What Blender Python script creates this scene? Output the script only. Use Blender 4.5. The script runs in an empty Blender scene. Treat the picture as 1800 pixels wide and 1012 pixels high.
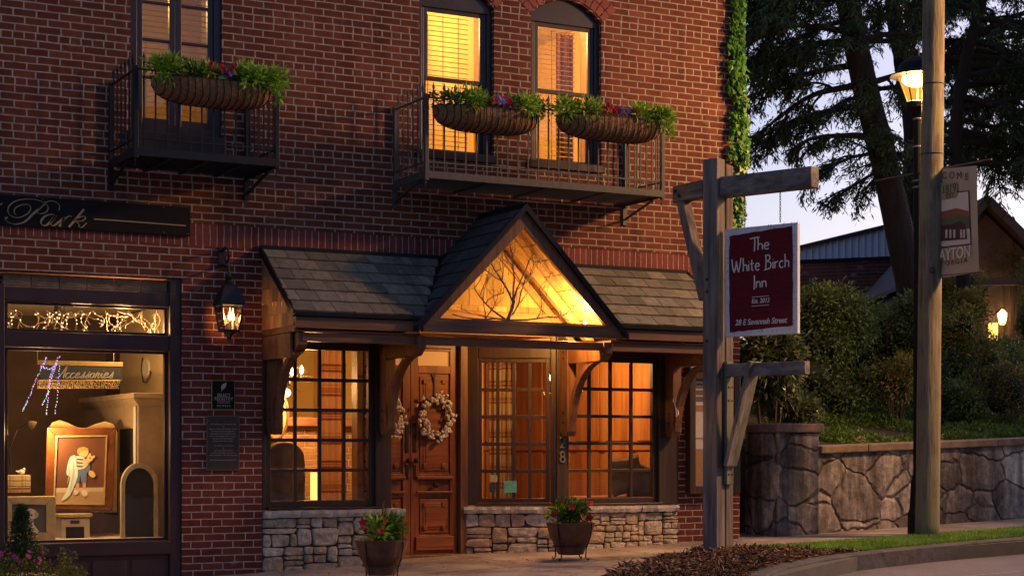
import bpy, bmesh, math, random
import numpy as np
from mathutils import Vector, Matrix, noise
R = math.radians
sc = bpy.context.scene; COL = sc.collection
rnd = random.Random(7)

# ------------------------------------------------------------------ camera (level, with lens shift)
FPX = 3080.0; AZ = math.pi/2 - math.atan2(5750.0, FPX); SA, CA = math.sin(AZ), math.cos(AZ)
CAM = (-4.97, -15.7, 1.1)
cd = bpy.data.cameras.new('camera'); cam = bpy.data.objects.new('camera', cd); COL.objects.link(cam)
cam.location = CAM; cam.rotation_euler = (R(90), 0, -AZ)
cd.sensor_width = 36; cd.sensor_fit = 'HORIZONTAL'; cd.lens = FPX/1800*36; cd.shift_y = 291/1800
cd.clip_start = .1; cd.clip_end = 2000
sc.camera = cam

# ------------------------------------------------------------------ dusk sky, faint afterglow sun
SUN_EL, SUN_ROT = 12.0, 78.0
w = bpy.data.worlds.new('World'); sc.world = w; w.use_nodes = True
nt = w.node_tree; bg = nt.nodes['Background']
sky = nt.nodes.new('ShaderNodeTexSky'); sky.sky_type = 'NISHITA'; sky.sun_disc = False
sky.sun_elevation = R(SUN_EL); sky.sun_rotation = R(SUN_ROT); sky.air_density = 1.0; sky.dust_density = 2.0; sky.ozone_density = 2.0
tn = nt.nodes.new('ShaderNodeMix'); tn.data_type = 'RGBA'; tn.blend_type = 'MULTIPLY'; tn.inputs[0].default_value = 1; tn.inputs[7].default_value = (.97, .86, 1.06, 1)
nt.links.new(sky.outputs[0], tn.inputs[6]); nt.links.new(tn.outputs[2], bg.inputs[0]); bg.inputs[1].default_value = .15
sl = bpy.data.lights.new('afterglow_sun', 'SUN'); sl.energy = .4; sl.angle = R(40); sl.color = (1, .85, .8)
so = bpy.data.objects.new('afterglow_sun', sl); COL.objects.link(so)
_az = R(SUN_ROT); _d = Vector((math.sin(_az)*math.cos(R(SUN_EL)), math.cos(_az)*math.cos(R(SUN_EL)), math.sin(R(SUN_EL))))
so.rotation_euler = _d.to_track_quat('Z', 'Y').to_euler(); so.location = (0, -20, 20)
sc.view_settings.view_transform = 'Standard'; sc.view_settings.look = 'None'
sc.view_settings.exposure = .2; sc.view_settings.gamma = 1
sc.render.engine = 'CYCLES'
sc.cycles.max_bounces = 6; sc.cycles.transparent_max_bounces = 12
sc.cycles.sample_clamp_indirect = 4

# ------------------------------------------------------------------ measuring helpers
def ray(x, y):
    u = (x-900)/FPX; return (SA+u*CA, CA-u*SA, (797-y)/FPX)
def PY(x, y, Y):
    r = ray(x, y); t = (Y-CAM[1])/r[1]; return Vector([CAM[i]+t*r[i] for i in range(3)])
def PX(x, y, X):
    r = ray(x, y); t = (X-CAM[0])/r[0]; return Vector([CAM[i]+t*r[i] for i in range(3)])
def PD(x, y, d):
    r = ray(x, y); return Vector([CAM[i]+d*r[i] for i in range(3)])
def GZ(X, Y): return -.045+.035*X+.012*Y            # the sidewalk climbs to the right
def PG(x, y, dz=0):
    r = ray(x, y); num = -.045+.035*CAM[0]+.012*CAM[1]+dz-CAM[2]; t = num/(r[2]-.035*r[0]-.012*r[1])
    return Vector([CAM[i]+t*r[i] for i in range(3)])

# ------------------------------------------------------------------ object helpers
ORG = {}
def thing(name, label, cat, loc=(0, 0, 0), group=None):
    o = bpy.data.objects.new(name, None); COL.objects.link(o); o.location = loc; o.empty_display_size = .1
    o['label'] = label; o['category'] = cat
    if group: o['group'] = group
    ORG[o.name] = Vector(loc); return o
def tag(o, label, cat, group=None):
    o['label'] = label; o['category'] = cat
    if group: o['group'] = group
    return o
def kind(o, k): o['kind'] = k; return o
class MB:
    def __init__(s): s.v = []; s.f = []; s.mi = []; s.T = None; s.m = 0; s.nofix = False
    def add(s, vs, fs):
        n = len(s.v)
        if s.T is not None: vs = [s.T @ Vector(q) for q in vs]
        s.v += [tuple(q) for q in vs]; s.f += [tuple(i+n for i in q) for q in fs]; s.mi += [s.m]*len(fs)
        return s
    def box(s, a, b):
        x0, x1 = sorted((a[0], b[0])); y0, y1 = sorted((a[1], b[1])); z0, z1 = sorted((a[2], b[2]))
        return s.add([(x0,y0,z0),(x1,y0,z0),(x1,y1,z0),(x0,y1,z0),(x0,y0,z1),(x1,y0,z1),(x1,y1,z1),(x0,y1,z1)],
                     [(0,3,2,1),(4,5,6,7),(0,1,5,4),(1,2,6,5),(2,3,7,6),(3,0,4,7)])
    def bar(s, p, q, wd, ht, up=(0, 0, 1)):       # rectangular bar from p to q
        p = Vector(p); q = Vector(q); d = (q-p).normalized(); u = Vector(up)
        sx = d.cross(u).normalized(); sz = sx.cross(d).normalized()
        vs = [c+sx*a*wd/2+sz*b*ht/2 for c in (p, q) for a, b in ((-1,-1),(1,-1),(1,1),(-1,1))]
        return s.add(vs, [(0,1,2,3),(7,6,5,4),(0,4,5,1),(1,5,6,2),(2,6,7,3),(3,7,4,0)])
    def prism(s, pts, ax, a, b):
        n = len(pts); k = {'x': lambda p, t: (t, p[0], p[1]), 'y': lambda p, t: (p[0], t, p[1]), 'z': lambda p, t: (p[0], p[1], t)}[ax]
        vs = [k(p, a) for p in pts]+[k(p, b) for p in pts]
        return s.add(vs, [tuple(range(n))[::-1], tuple(range(n, 2*n))]+[(i, (i+1) % n, n+(i+1) % n, n+i) for i in range(n)])
    def tube(s, pts, r, n=8, caps=True):
        pts = [Vector(p) for p in pts]; m = len(pts); rr = r if isinstance(r, (list, tuple)) else [r]*m
        vs = []; ref = None
        for i, p in enumerate(pts):
            d = (pts[min(i+1, m-1)]-pts[max(i-1, 0)])
            if d.length < 1e-9: d = Vector((0, 0, 1))
            d.normalize()
            if ref is None: ref = Vector((0, 0, 1)) if abs(d.z) < .9 else Vector((1, 0, 0))
            a = (ref-d*ref.dot(d))
            if a.length < 1e-6: a = d.orthogonal()
            a.normalize(); b = d.cross(a); ref = a
            for k in range(n):
                t = 2*math.pi*k/n; vs.append(p+(a*math.cos(t)+b*math.sin(t))*rr[i])
        fs = [(i*n+k, i*n+(k+1) % n, (i+1)*n+(k+1) % n, (i+1)*n+k) for i in range(m-1) for k in range(n)]
        if caps: fs += [tuple(range(n))[::-1], tuple(range((m-1)*n, m*n))]
        return s.add(vs, fs)
    def lathe(s, prof, c, n=20, caps=True):
        vs = [(c[0]+r*math.cos(2*math.pi*k/n), c[1]+r*math.sin(2*math.pi*k/n), c[2]+z) for r, z in prof for k in range(n)]
        m = len(prof); fs = [(i*n+k, i*n+(k+1) % n, (i+1)*n+(k+1) % n, (i+1)*n+k) for i in range(m-1) for k in range(n)]
        if caps: fs += [tuple(range(n))[::-1], tuple(range((m-1)*n, m*n))]
        return s.add(vs, fs)
    def ball(s, c, r, n=8, k=6):
        if not isinstance(r, (tuple, list)): r = (r, r, r)
        vs = [(c[0], c[1], c[2]-r[2])]
        for i in range(1, k):
            a = -math.pi/2+math.pi*i/k
            vs += [(c[0]+r[0]*math.cos(a)*math.cos(2*math.pi*j/n), c[1]+r[1]*math.cos(a)*math.sin(2*math.pi*j/n), c[2]+r[2]*math.sin(a)) for j in range(n)]
        vs.append((c[0], c[1], c[2]+r[2])); L = len(vs)-1
        fs = [(0, 1+(j+1) % n, 1+j) for j in range(n)]+[(L, 1+(k-2)*n+j, 1+(k-2)*n+(j+1) % n) for j in range(n)]
        fs += [(1+i*n+j, 1+i*n+(j+1) % n, 1+(i+1)*n+(j+1) % n, 1+(i+1)*n+j) for i in range(k-2) for j in range(n)]
        return s.add(vs, fs)
    def quad(s, *q): return s.add(q, [tuple(range(len(q)))])
    def pieces(s):
        """far-apart groups of shapes, so that each becomes an object of its own"""
        if len(s.f) > 20000 or not s.f: return None
        root = list(range(len(s.v)))
        def fd(a):
            while root[a] != a: root[a] = root[root[a]]; a = root[a]
            return a
        for f in s.f:
            a = fd(f[0])
            for q in f[1:]: root[fd(q)] = a
        r = np.array([fd(i) for i in range(len(s.v))]); u, inv = np.unique(r, return_inverse=True); k = len(u)
        if k < 2 or k > 1200: return None
        P = np.array([tuple(q) for q in s.v]); lo = np.full((k, 3), 1e9); hi = -lo.copy(); np.minimum.at(lo, inv, P); np.maximum.at(hi, inv, P); sz = (hi-lo).max(1)
        gap = np.maximum(0, np.maximum(lo[:, None]-hi[None], lo[None]-hi[:, None])); near = np.sqrt((gap**2).sum(2)) <= np.maximum(.02, .5*np.maximum(sz[:, None], sz[None]))
        lab = -np.ones(k, int); n = 0
        for i in range(k):
            if lab[i] >= 0: continue
            st = [i]; lab[i] = n
            while st:
                j = st.pop(); nb = np.nonzero(near[j] & (lab < 0))[0]; lab[nb] = n; st += list(nb)
            n += 1
        if n < 2 or n > 50: return None
        vl = lab[inv]; out = []
        for c in range(n):
            mb = MB(); idx = np.nonzero(vl == c)[0]; mp = {int(a): b for b, a in enumerate(idx)}; mb.v = [s.v[a] for a in idx]; mb.nofix = s.nofix
            for f, m_ in zip(s.f, s.mi):
                if vl[f[0]] == c: mb.f.append(tuple(mp[q] for q in f)); mb.mi.append(m_)
            out.append(mb)
        return out
    def build(s, name, m, parent=None, bevel=0, smooth=False, fix=True):
        if parent is not None:
            ps = s.pieces()
            if ps: return [q.build1(name, m, parent, bevel, smooth, fix) for q in ps][0]
        return s.build1(name, m, parent, bevel, smooth, fix)
    def build1(s, name, m, parent=None, bevel=0, smooth=False, fix=True):
        org = Vector((0, 0, 0)); p = parent
        while p is not None: org += p.location; p = p.parent
        me = bpy.data.meshes.new(name); me.from_pydata([tuple(Vector(q)-org) for q in s.v], [], s.f)
        for mm in (m if isinstance(m, (list, tuple)) else [m]): me.materials.append(mm)
        if any(s.mi): me.polygons.foreach_set('material_index', s.mi)
        if fix and not s.nofix and len(s.f) < 60000:
            bm = bmesh.new(); bm.from_mesh(me); bmesh.ops.recalc_face_normals(bm, faces=bm.faces); bm.to_mesh(me); bm.free()
        if smooth: me.polygons.foreach_set('use_smooth', [True]*len(me.polygons))
        me.update(); o = bpy.data.objects.new(name, me); COL.objects.link(o)
        if parent: o.parent = parent
        if bevel:
            b = o.modifiers.new('bevel', 'BEVEL'); b.width = bevel; b.segments = 2; b.limit_method = 'ANGLE'; b.angle_limit = R(40)
        return o
def copy_tree(o, parent=None):
    c = o.copy(); COL.objects.link(c)
    if parent: c.parent = parent
    for ch in list(o.children): copy_tree(ch, c)
    return c
def point_light(name, loc, watts, color, parent, size=.03, spot=None, aim=None):
    l = bpy.data.lights.new(name, 'SPOT' if spot else 'POINT'); l.energy = watts; l.color = color; l.shadow_soft_size = size
    if spot: l.spot_size = R(spot); l.spot_blend = .9
    o = bpy.data.objects.new(name, l); COL.objects.link(o)
    org = Vector((0, 0, 0)); p = parent
    while p is not None: org += p.location; p = p.parent
    o.location = Vector(loc)-org
    if aim is not None: o.rotation_euler = (Vector(loc)-Vector(aim)).to_track_quat('Z', 'Y').to_euler()
    if parent: o.parent = parent
    return o

# ------------------------------------------------------------------ material helpers
class NT:
    def __init__(s, name):
        s.m = bpy.data.materials.new(name); s.m.use_nodes = True; s.t = s.m.node_tree; s.n = s.t.nodes
        s.b = s.n['Principled BSDF']; s.pos = None
    def N(s, t, **k):
        n = s.n.new(t)
        for a, v in k.items(): setattr(n, a, v)
        return n
    def L(s, a, b): s.t.links.new(a, b)
    def val(s, sock, v):
        if isinstance(v, bpy.types.NodeSocket): s.L(v, sock)
        else: sock.default_value = v
    def M(s, op, a, b=0.0, c=0.0):
        n = s.N('ShaderNodeMath', operation=op); s.val(n.inputs[0], a); s.val(n.inputs[1], b); s.val(n.inputs[2], c); return n.outputs[0]
    def P(s):
        if s.pos is None: s.pos = s.N('ShaderNodeNewGeometry').outputs['Position']
        return s.pos
    def mapped(s, scale):
        n = s.N('ShaderNodeMapping'); s.L(s.P(), n.inputs[0]); n.inputs['Scale'].default_value = scale; return n.outputs[0]
    def noise(s, vec, scale, detail=4, rough=.55, out=0):
        n = s.N('ShaderNodeTexNoise'); s.L(vec, n.inputs['Vector']); n.inputs['Scale'].default_value = scale
        n.inputs['Detail'].default_value = detail; n.inputs['Roughness'].default_value = rough; return n.outputs[out]
    def ramp(s, fac, stops, interp='LINEAR'):
        n = s.N('ShaderNodeValToRGB'); n.color_ramp.interpolation = interp; e = n.color_ramp.elements
        while len(e) < len(stops): e.new(.5)
        for k, (p, c) in enumerate(stops): e[k].position = p; e[k].color = (*c, 1)
        s.L(fac, n.inputs[0]); return n.outputs[0]
    def mix(s, f, a, b, mode='MIX'):
        n = s.N('ShaderNodeMix', data_type='RGBA', blend_type=mode); s.val(n.inputs[0], f)
        for i, v in ((6, a), (7, b)):
            if isinstance(v, bpy.types.NodeSocket): s.L(v, n.inputs[i])
            else: n.inputs[i].default_value = (*v, 1)
        return n.outputs[2]
    def bump(s, h, dist, strength=1.0):
        n = s.N('ShaderNodeBump'); n.inputs['Strength'].default_value = strength; n.inputs['Distance'].default_value = dist
        s.L(h, n.inputs['Height']); s.L(n.outputs[0], s.b.inputs['Normal'])
    def rr(s, lo, hi, fac):
        n = s.N('ShaderNodeMapRange'); s.L(fac, n.inputs[0]); n.inputs[3].default_value = lo; n.inputs[4].default_value = hi; return n.outputs[0]
def mat(name, c1, c2=None, scale=6, rough=.6, metal=0, bump=.0, stretch=(1, 1, 1), island=0, spec=.5, detail=4):
    t = NT(name); c2 = c2 or tuple(x*.7 for x in c1)
    v = t.mapped(stretch); f = t.noise(v, scale, detail, .6)
    c = t.ramp(f, [(.3, c2), (.7, c1)])
    if island:
        g = t.N('ShaderNodeNewGeometry'); k = t.rr(1-island, 1+island, g.outputs['Random Per Island'])
        cc = t.N('ShaderNodeCombineColor'); [t.L(k, cc.inputs[i]) for i in range(3)]
        c = t.mix(1.0, c, cc.outputs[0], 'MULTIPLY')
    t.L(c, t.b.inputs['Base Color']); t.b.inputs['Roughness'].default_value = rough; t.b.inputs['Metallic'].default_value = metal
    t.b.inputs['Specular IOR Level'].default_value = spec
    if bump: t.bump(f, bump)
    return t.m
def wood(name, c1, c2, axis, rough=.6, fine=26, bump=.003, stain=None):
    st = {'x': (.08, 1, 1), 'y': (1, .08, 1), 'z': (1, 1, .08)}[axis]
    t = NT(name); v = t.mapped(st)
    f = t.noise(v, fine, 6, .65); g = t.noise(v, fine*.25, 3, .5)
    k = t.M('ADD', t.M('MULTIPLY', f, .65), t.M('MULTIPLY', g, .35))
    c = t.ramp(k, [(.36, c2), (.5, tuple((a+b)/2 for a, b in zip(c1, c2))), (.62, c1)])
    if stain:
        sN = t.noise(t.P(), 3.0, 3, .5); c = t.mix(t.ramp(sN, [(.45, (0,0,0)), (.62, (1,1,1))]), c, stain)
    t.L(c, t.b.inputs['Base Color']); t.b.inputs['Roughness'].default_value = rough; t.bump(k, bump)
    return t.m
def brickmat(name, cols, mortar, L=.203, h=.0677, headers=True, soldier=False, mw=.0055, z0=.0244):
    t = NT(name); sp = t.N('ShaderNodeSeparateXYZ')
    wob = t.noise(t.P(), 5.5, 3, .6, out=1)
    va = t.N('ShaderNodeVectorMath', operation='MULTIPLY_ADD'); t.L(wob, va.inputs[0]); va.inputs[1].default_value = (.010,)*3; t.L(t.P(), va.inputs[2])
    t.L(va.outputs[0], sp.inputs[0])
    u = t.M('ADD', sp.outputs[0], sp.outputs[1]); v = t.M('SUBTRACT', sp.outputs[2], z0)
    if soldier: L = .0677; h = 10.0
    row = t.M('FLOOR', t.M('DIVIDE', v, h)); fv = t.M('FRACT', t.M('DIVIDE', v, h))
    if headers:
        isn = t.M('MULTIPLY', t.M('COMPARE', t.M('FLOORED_MODULO', row, 6.0), 4.0, .4), t.M('GREATER_THAN', row, 40.0))
        Le = t.M('SUBTRACT', L, t.M('MULTIPLY', isn, L/2))
    else: Le = t.M('ADD', 0.0, L)
    wr = t.N('ShaderNodeTexWhiteNoise', noise_dimensions='1D'); t.L(row, wr.inputs['W'])
    off = t.M('ADD', t.M('MULTIPLY', t.M('FLOORED_MODULO', row, 2.0), L*.5), t.M('MULTIPLY', wr.outputs[0], .03 if not soldier else 0))
    uu = t.M('DIVIDE', t.M('ADD', u, off), Le); ci = t.M('FLOOR', uu); fu = t.M('FRACT', uu)
    du = t.M('MULTIPLY', t.M('MINIMUM', fu, t.M('SUBTRACT', 1.0, fu)), Le)
    dv = t.M('MULTIPLY', t.M('MINIMUM', fv, t.M('SUBTRACT', 1.0, fv)), h)
    e = t.noise(t.P(), 60, 4, .7)
    d = t.M('ADD', t.M('MINIMUM', du, dv), t.M('MULTIPLY', t.M('SUBTRACT', e, .5), .007))
    mr = t.N('ShaderNodeMapRange'); mr.interpolation_type = 'SMOOTHSTEP'; t.L(d, mr.inputs[0]); mr.inputs[1].default_value = mw-.0022; mr.inputs[2].default_value = mw+.002
    mask = mr.outputs[0]
    cv = t.N('ShaderNodeCombineXYZ'); t.L(ci, cv.inputs[0]); t.L(row, cv.inputs[1])
    wn = t.N('ShaderNodeTexWhiteNoise', noise_dimensions='2D'); t.L(cv.outputs[0], wn.inputs['Vector'])
    bc = t.ramp(wn.outputs[0], [(i/(len(cols)-1), c) for i, c in enumerate(cols)])
    gr = t.ramp(t.noise(t.P(), 110, 3, .7), [(.3, (.62,)*3), (.75, (1.2,)*3)])
    bc = t.mix(1.0, bc, gr, 'MULTIPLY')
    bc = t.mix(1.0, bc, t.ramp(t.noise(t.P(), 1.1, 4, .6), [(.3, (.74, .72, .74)), (.7, (1.12, 1.1, 1.06))]), 'MULTIPLY')
    bc = t.mix(1.0, bc, t.ramp(t.noise(t.mapped((1.5, 1.5, .16)), 2.6, 5, .65), [(.34, (.66, .64, .66)), (.5, (1,)*3), (.7, (1.12, 1.1, 1.06))]), 'MULTIPLY')
    pt = t.noise(t.P(), 3.3, 4, .7); bc = t.mix(t.ramp(pt, [(.62, (0,)*3), (.74, (.45,)*3)]), bc, (.34, .22, .18))
    mc = t.mix(1.0, mortar, t.ramp(t.noise(t.P(), 14, 3, .6), [(.3, (.62,)*3), (.7, (1.12,)*3)]), 'MULTIPLY')
    t.L(t.mix(mask, mc, bc), t.b.inputs['Base Color']); t.b.inputs['Roughness'].default_value = .85
    t.b.inputs['Specular IOR Level'].default_value = .25
    hgt = t.M('ADD', t.M('MULTIPLY', mask, 1.0), t.M('ADD', t.M('MULTIPLY', e, .35), t.M('MULTIPLY', wn.outputs[0], .25)))
    t.bump(hgt, .009, .9)
    return t.m
def glass(name, tint=(1, 1, 1), refl=.10):
    t = NT(name); t.n.remove(t.b); tr = t.N('ShaderNodeBsdfTransparent'); tr.inputs[0].default_value = (*tint, 1)
    gl = t.N('ShaderNodeBsdfGlossy'); gl.inputs['Roughness'].default_value = .02
    bn = t.N('ShaderNodeBump'); bn.inputs['Distance'].default_value = .004; bn.inputs['Strength'].default_value = .3
    t.L(t.noise(t.P(), 2.5, 2), bn.inputs['Height']); t.L(bn.outputs[0], gl.inputs['Normal'])
    lw = t.N('ShaderNodeFresnel'); lw.inputs[0].default_value = 1.5
    mx = t.N('ShaderNodeMixShader'); t.L(t.M('ADD', t.M('MULTIPLY', lw.outputs[0], 1.6), refl-.06), mx.inputs[0])
    t.L(tr.outputs[0], mx.inputs[1]); t.L(gl.outputs[0], mx.inputs[2]); t.L(mx.outputs[0], t.n['Material Output'].inputs[0]); return t.m
def emit(name, c, s):
    t = NT(name); t.b.inputs['Base Color'].default_value = (*c, 1); t.b.inputs['Emission Color'].default_value = (*c, 1); t.b.inputs['Emission Strength'].default_value = s; return t.m
def leafm(name, c1, c2, c3=None, rough=.5, trans=.25):
    t = NT(name); g = t.N('ShaderNodeNewGeometry')
    c = t.ramp(g.outputs['Random Per Island'], [(0, c1), (.55, c2), (1, c3 or c2)])
    c = t.mix(1.0, c, t.ramp(t.noise(t.P(), 1.6, 3), [(.3, (.6,)*3), (.7, (1.25,)*3)]), 'MULTIPLY')
    t.L(c, t.b.inputs['Base Color']); t.b.inputs['Roughness'].default_value = rough; t.b.inputs['Specular IOR Level'].default_value = .3
    tl = t.N('ShaderNodeBsdfTranslucent'); t.L(c, tl.inputs[0]); mx = t.N('ShaderNodeMixShader'); mx.inputs[0].default_value = trans
    t.L(t.b.outputs[0], mx.inputs[1]); t.L(tl.outputs[0], mx.inputs[2]); t.L(mx.outputs[0], t.n['Material Output'].inputs[0]); return t.m
def plain(name, c, rough=.6, metal=0):
    t = NT(name); t.b.inputs['Base Color'].default_value = (*c, 1); t.b.inputs['Roughness'].default_value = rough; t.b.inputs['Metallic'].default_value = metal; return t.m

BR = [(.135,.034,.018), (.19,.050,.025), (.16,.041,.021), (.22,.066,.032), (.14,.036,.019), (.18,.046,.023)]
m_brick = brickmat('red_brick', BR, (.44,.345,.27), mw=.0072)
m_pier = brickmat('pier_brick', [(.18,.04,.026), (.21,.05,.032), (.165,.036,.024), (.23,.06,.036)], (.55,.44,.38), headers=False, mw=.0055)
m_soldier = brickmat('soldier_brick', [(.22,.055,.045), (.26,.07,.055), (.2,.05,.042)], (.56,.45,.42), soldier=True, headers=False, mw=.004)
m_dark = mat('dark_paint', (.042,.03,.034), (.028,.02,.024), 8, .38)
m_shopframe = mat('shopfront_paint', (.062,.032,.034), (.042,.022,.025), 5, .4)
m_iron = mat('black_iron', (.02,.02,.026), (.012,.012,.014), 20, .45, metal=.3)
m_iron_lit = mat('iron_lit', (.10,.09,.08), (.06,.055,.05), 20, .55, metal=.2)  # lamplight on the iron put into a lighter copy of its colour
m_trimX = wood('stained_trim_x', (.22,.10,.042), (.09,.038,.018), 'x', .5)
m_trimY = wood('stained_trim_y', (.22,.10,.042), (.09,.038,.018), 'y', .5)
m_trimZ = wood('stained_trim_z', (.21,.09,.038), (.085,.034,.016), 'z', .5)
m_doorZ = wood('door_wood_z', (.30,.088,.020), (.12,.032,.009), 'z', .42, 22, .002)
m_doorX = wood('door_wood_x', (.30,.088,.020), (.12,.032,.009), 'x', .42, 22, .002)
m_frameZ = wood('window_wood_z', (.062,.032,.017), (.03,.015,.009), 'z', .45, 22, .002)
m_cedar = mat('cedar_shake', (.42,.22,.08), (.26,.12,.045), 18, .75, bump=.004, stretch=(1,1,.15), island=.4)
m_soffit = mat('soffit_board', (.5,.3,.12), (.36,.2,.08), 16, .7, bump=.003, stretch=(.2,1,1))
m_shingle = mat('slate_shingle', (.20,.175,.125), (.11,.10,.075), 16, .8, bump=.005, island=.38)
m_edge = mat('roof_edge_metal', (.025,.024,.028), (.015,.015,.018), 9, .35, metal=.6)
m_stone = None
def stonemat():
    t = NT('field_stone'); g = t.N('ShaderNodeNewGeometry')
    c = t.ramp(g.outputs['Random Per Island'], [(0, (.56,.44,.30)), (.2, (.68,.58,.45)), (.42, (.46,.36,.24)), (.6, (.56,.40,.26)), (.8, (.70,.62,.52)), (1, (.40,.37,.24))])
    f = t.noise(t.P(), 16, 6, .65); v = t.noise(t.mapped((1,1,3)), 34, 5, .7)
    c = t.mix(1.0, c, t.ramp(f, [(.3, (.5,.48,.46)), (.7, (1.25,1.22,1.18))]), 'MULTIPLY'); c = t.mix(1.0, c, t.ramp(v, [(.35, (.7,)*3), (.65, (1.15,)*3)]), 'MULTIPLY')
    t.L(c, t.b.inputs['Base Color']); t.b.inputs['Roughness'].default_value = .88; t.bump(t.M('ADD', f, t.M('MULTIPLY', v, .6)), .014); return t.m
m_stone = stonemat()
m_mortar = mat('dark_mortar', (.13,.11,.09), (.06,.05,.042), 12, .95, bump=.006)
m_cap = mat('stone_cap', (.58,.52,.45), (.34,.30,.25), 12, .85, bump=.018, detail=7)
m_glass = glass('window_glass', refl=.075)
def concmat():
    t = NT('concrete'); f = t.noise(t.P(), 2.2, 8, .6); g = t.noise(t.P(), 70, 3, .7); st = t.noise(t.P(), .9, 5, .6)
    wv = t.N('ShaderNodeVectorMath', operation='MULTIPLY_ADD'); t.L(t.noise(t.P(), 5, 4, .7, out=1), wv.inputs[0]); wv.inputs[1].default_value = (.35,)*3; t.L(t.P(), wv.inputs[2])
    vo = t.N('ShaderNodeTexVoronoi', feature='DISTANCE_TO_EDGE'); vo.inputs['Scale'].default_value = .55; t.L(wv.outputs[0], vo.inputs['Vector'])
    c = t.ramp(f, [(.3, (.26,.21,.18)), (.7, (.42,.35,.295))]); c = t.mix(1.0, c, t.ramp(g, [(.3, (.78,)*3), (.7, (1.14,)*3)]), 'MULTIPLY'); c = t.mix(1.0, c, t.ramp(st, [(.42, (.66, .64, .62)), (.6, (1.06,)*3)]), 'MULTIPLY')
    c = t.mix(t.ramp(vo.outputs[0], [(0, (.75,)*3), (.012, (0,)*3)]), c, (.07,.055,.045)); sp = t.noise(t.P(), 22, 2, .5); c = t.mix(t.ramp(sp, [(.70, (0,)*3), (.74, (.6,)*3)]), c, (.09,.075,.065))
    t.L(c, t.b.inputs['Base Color']); t.b.inputs['Roughness'].default_value = .88; t.bump(t.M('ADD', g, f), .004); return t.m
m_conc = concmat()
m_kerb = mat('kerb_concrete', (.085,.08,.085), (.03,.03,.034), 6, .9, bump=.02, detail=8)
m_post = [wood('weathered_timber_'+a, (.25,.21,.175), (.075,.06,.05), a, .88, 17, .02) for a in 'xyz']
m_pole = wood('pole_timber', (.24,.205,.145), (.08,.065,.042), 'z', .95, 34, .02, stain=(.19,.18,.10))
m_green = wood('greenish_timber', (.21,.20,.14), (.09,.085,.06), 'z', .85, 18, .01)
m_black = mat('black_paint', (.010,.010,.012), (.006,.006,.007), 5, .65, spec=.2)
m_gold = mat('gold_leaf', (.50,.36,.16), (.36,.25,.10), 30, .5, metal=.2)
m_white = mat('white_paint', (.72,.70,.70), (.55,.53,.53), 9, .6)
m_sign = mat('sign_red', (.15,.008,.014), (.085,.005,.009), 9, .6, stretch=(1,1,7), bump=.004, spec=.15)
m_cream = plain('cream_paint', (.62,.56,.48), .6)
WARM = (1.0, .56, .20); SODIUM = (1.0, .50, .17)

# ================================================================== GROUND
def gsheet(name, pts, dz, m, k='structure', skirt=0):
    mb = MB(); top = [(x, y, GZ(x, y)+dz) for x, y in pts]; mb.quad(*top)
    if skirt: mb.m = 0; n = len(top); [mb.quad(top[i], top[(i+1) % n], (top[(i+1) % n][0], top[(i+1) % n][1], top[(i+1) % n][2]-skirt), (top[i][0], top[i][1], top[i][2]-skirt)) for i in range(n)]
    return kind(mb.build(name, m), k)
m_earth = mat('dark_earth', (.06,.045,.03), (.03,.022,.015), 4, .95, bump=.02)
gsheet('ground', [(-300,-300), (300,-300), (300,300), (-300,300)], -.20, m_earth)
def roadmat():
    t = NT('asphalt'); f = t.noise(t.P(), 160, 3, .8); g = t.noise(t.P(), .8, 4, .6)
    c = t.mix(1.0, t.ramp(f, [(.35, (.075,.07,.085)), (.55, (.15,.14,.165)), (.72, (.34,.32,.36))]), t.ramp(g, [(.3, (.75,)*3), (.7, (1.2,)*3)]), 'MULTIPLY')
    t.L(c, t.b.inputs['Base Color']); t.b.inputs['Roughness'].default_value = .6; t.bump(f, .006); return t.m
gsheet('road', [(-60,-14.2), (60,-14.2), (60,-2.0), (8.3,-2.1), (6.2,-2.25), (5.2,-2.5), (4.1,-3.3), (3.3,-4.6), (2.9,-5.2), (-60,-5.2)], -.145, roadmat())
gsheet('far_sidewalk', [(-60,-30), (60,-30), (60,-14.2), (-60,-14.2)], 0.0, m_conc, skirt=.2)
# concrete sidewalk with joints
mb = MB()
xs = [-60, -30, -12]+[-6+1.5*i for i in range(16)]+[24, 60]
for a, b in zip(xs[:-1], xs[1:]):
    g = .006
    for (y0, y1) in ((-1.22, .9),):
        q = [(a+g, y0), (b-g, y0), (b-g, y1), (a+g, y1)]; mb.quad(*[(x, y, GZ(x, y)) for x, y in q])
sw = kind(mb.build('sidewalk', m_conc), 'structure')
mb = MB()
xs = [-60, -30, -12]+[-6+1.5*i for i in range(6)]+[4.2]
for a, b in zip(xs[:-1], xs[1:]):
    x1 = b-.006; q = [(a+.006, -5.1), (min(x1, 3.0) if b > 3 else x1, -5.1), (x1, -1.235), (a+.006, -1.235)]
    mb.quad(*[(x, y, GZ(x, y)) for x, y in q])
kind(mb.build('sidewalk_apron', m_conc), 'structure')
gsheet('sidewalk_base', [(-60,-5.1), (3.1,-5.1), (4.2,-3.45), (6.2,-2.3), (60,-2.2), (60,1.0), (-60,1.0)], -.012, mat('joint_dirt', (.1,.09,.08), rough=.95), skirt=.2)
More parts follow.
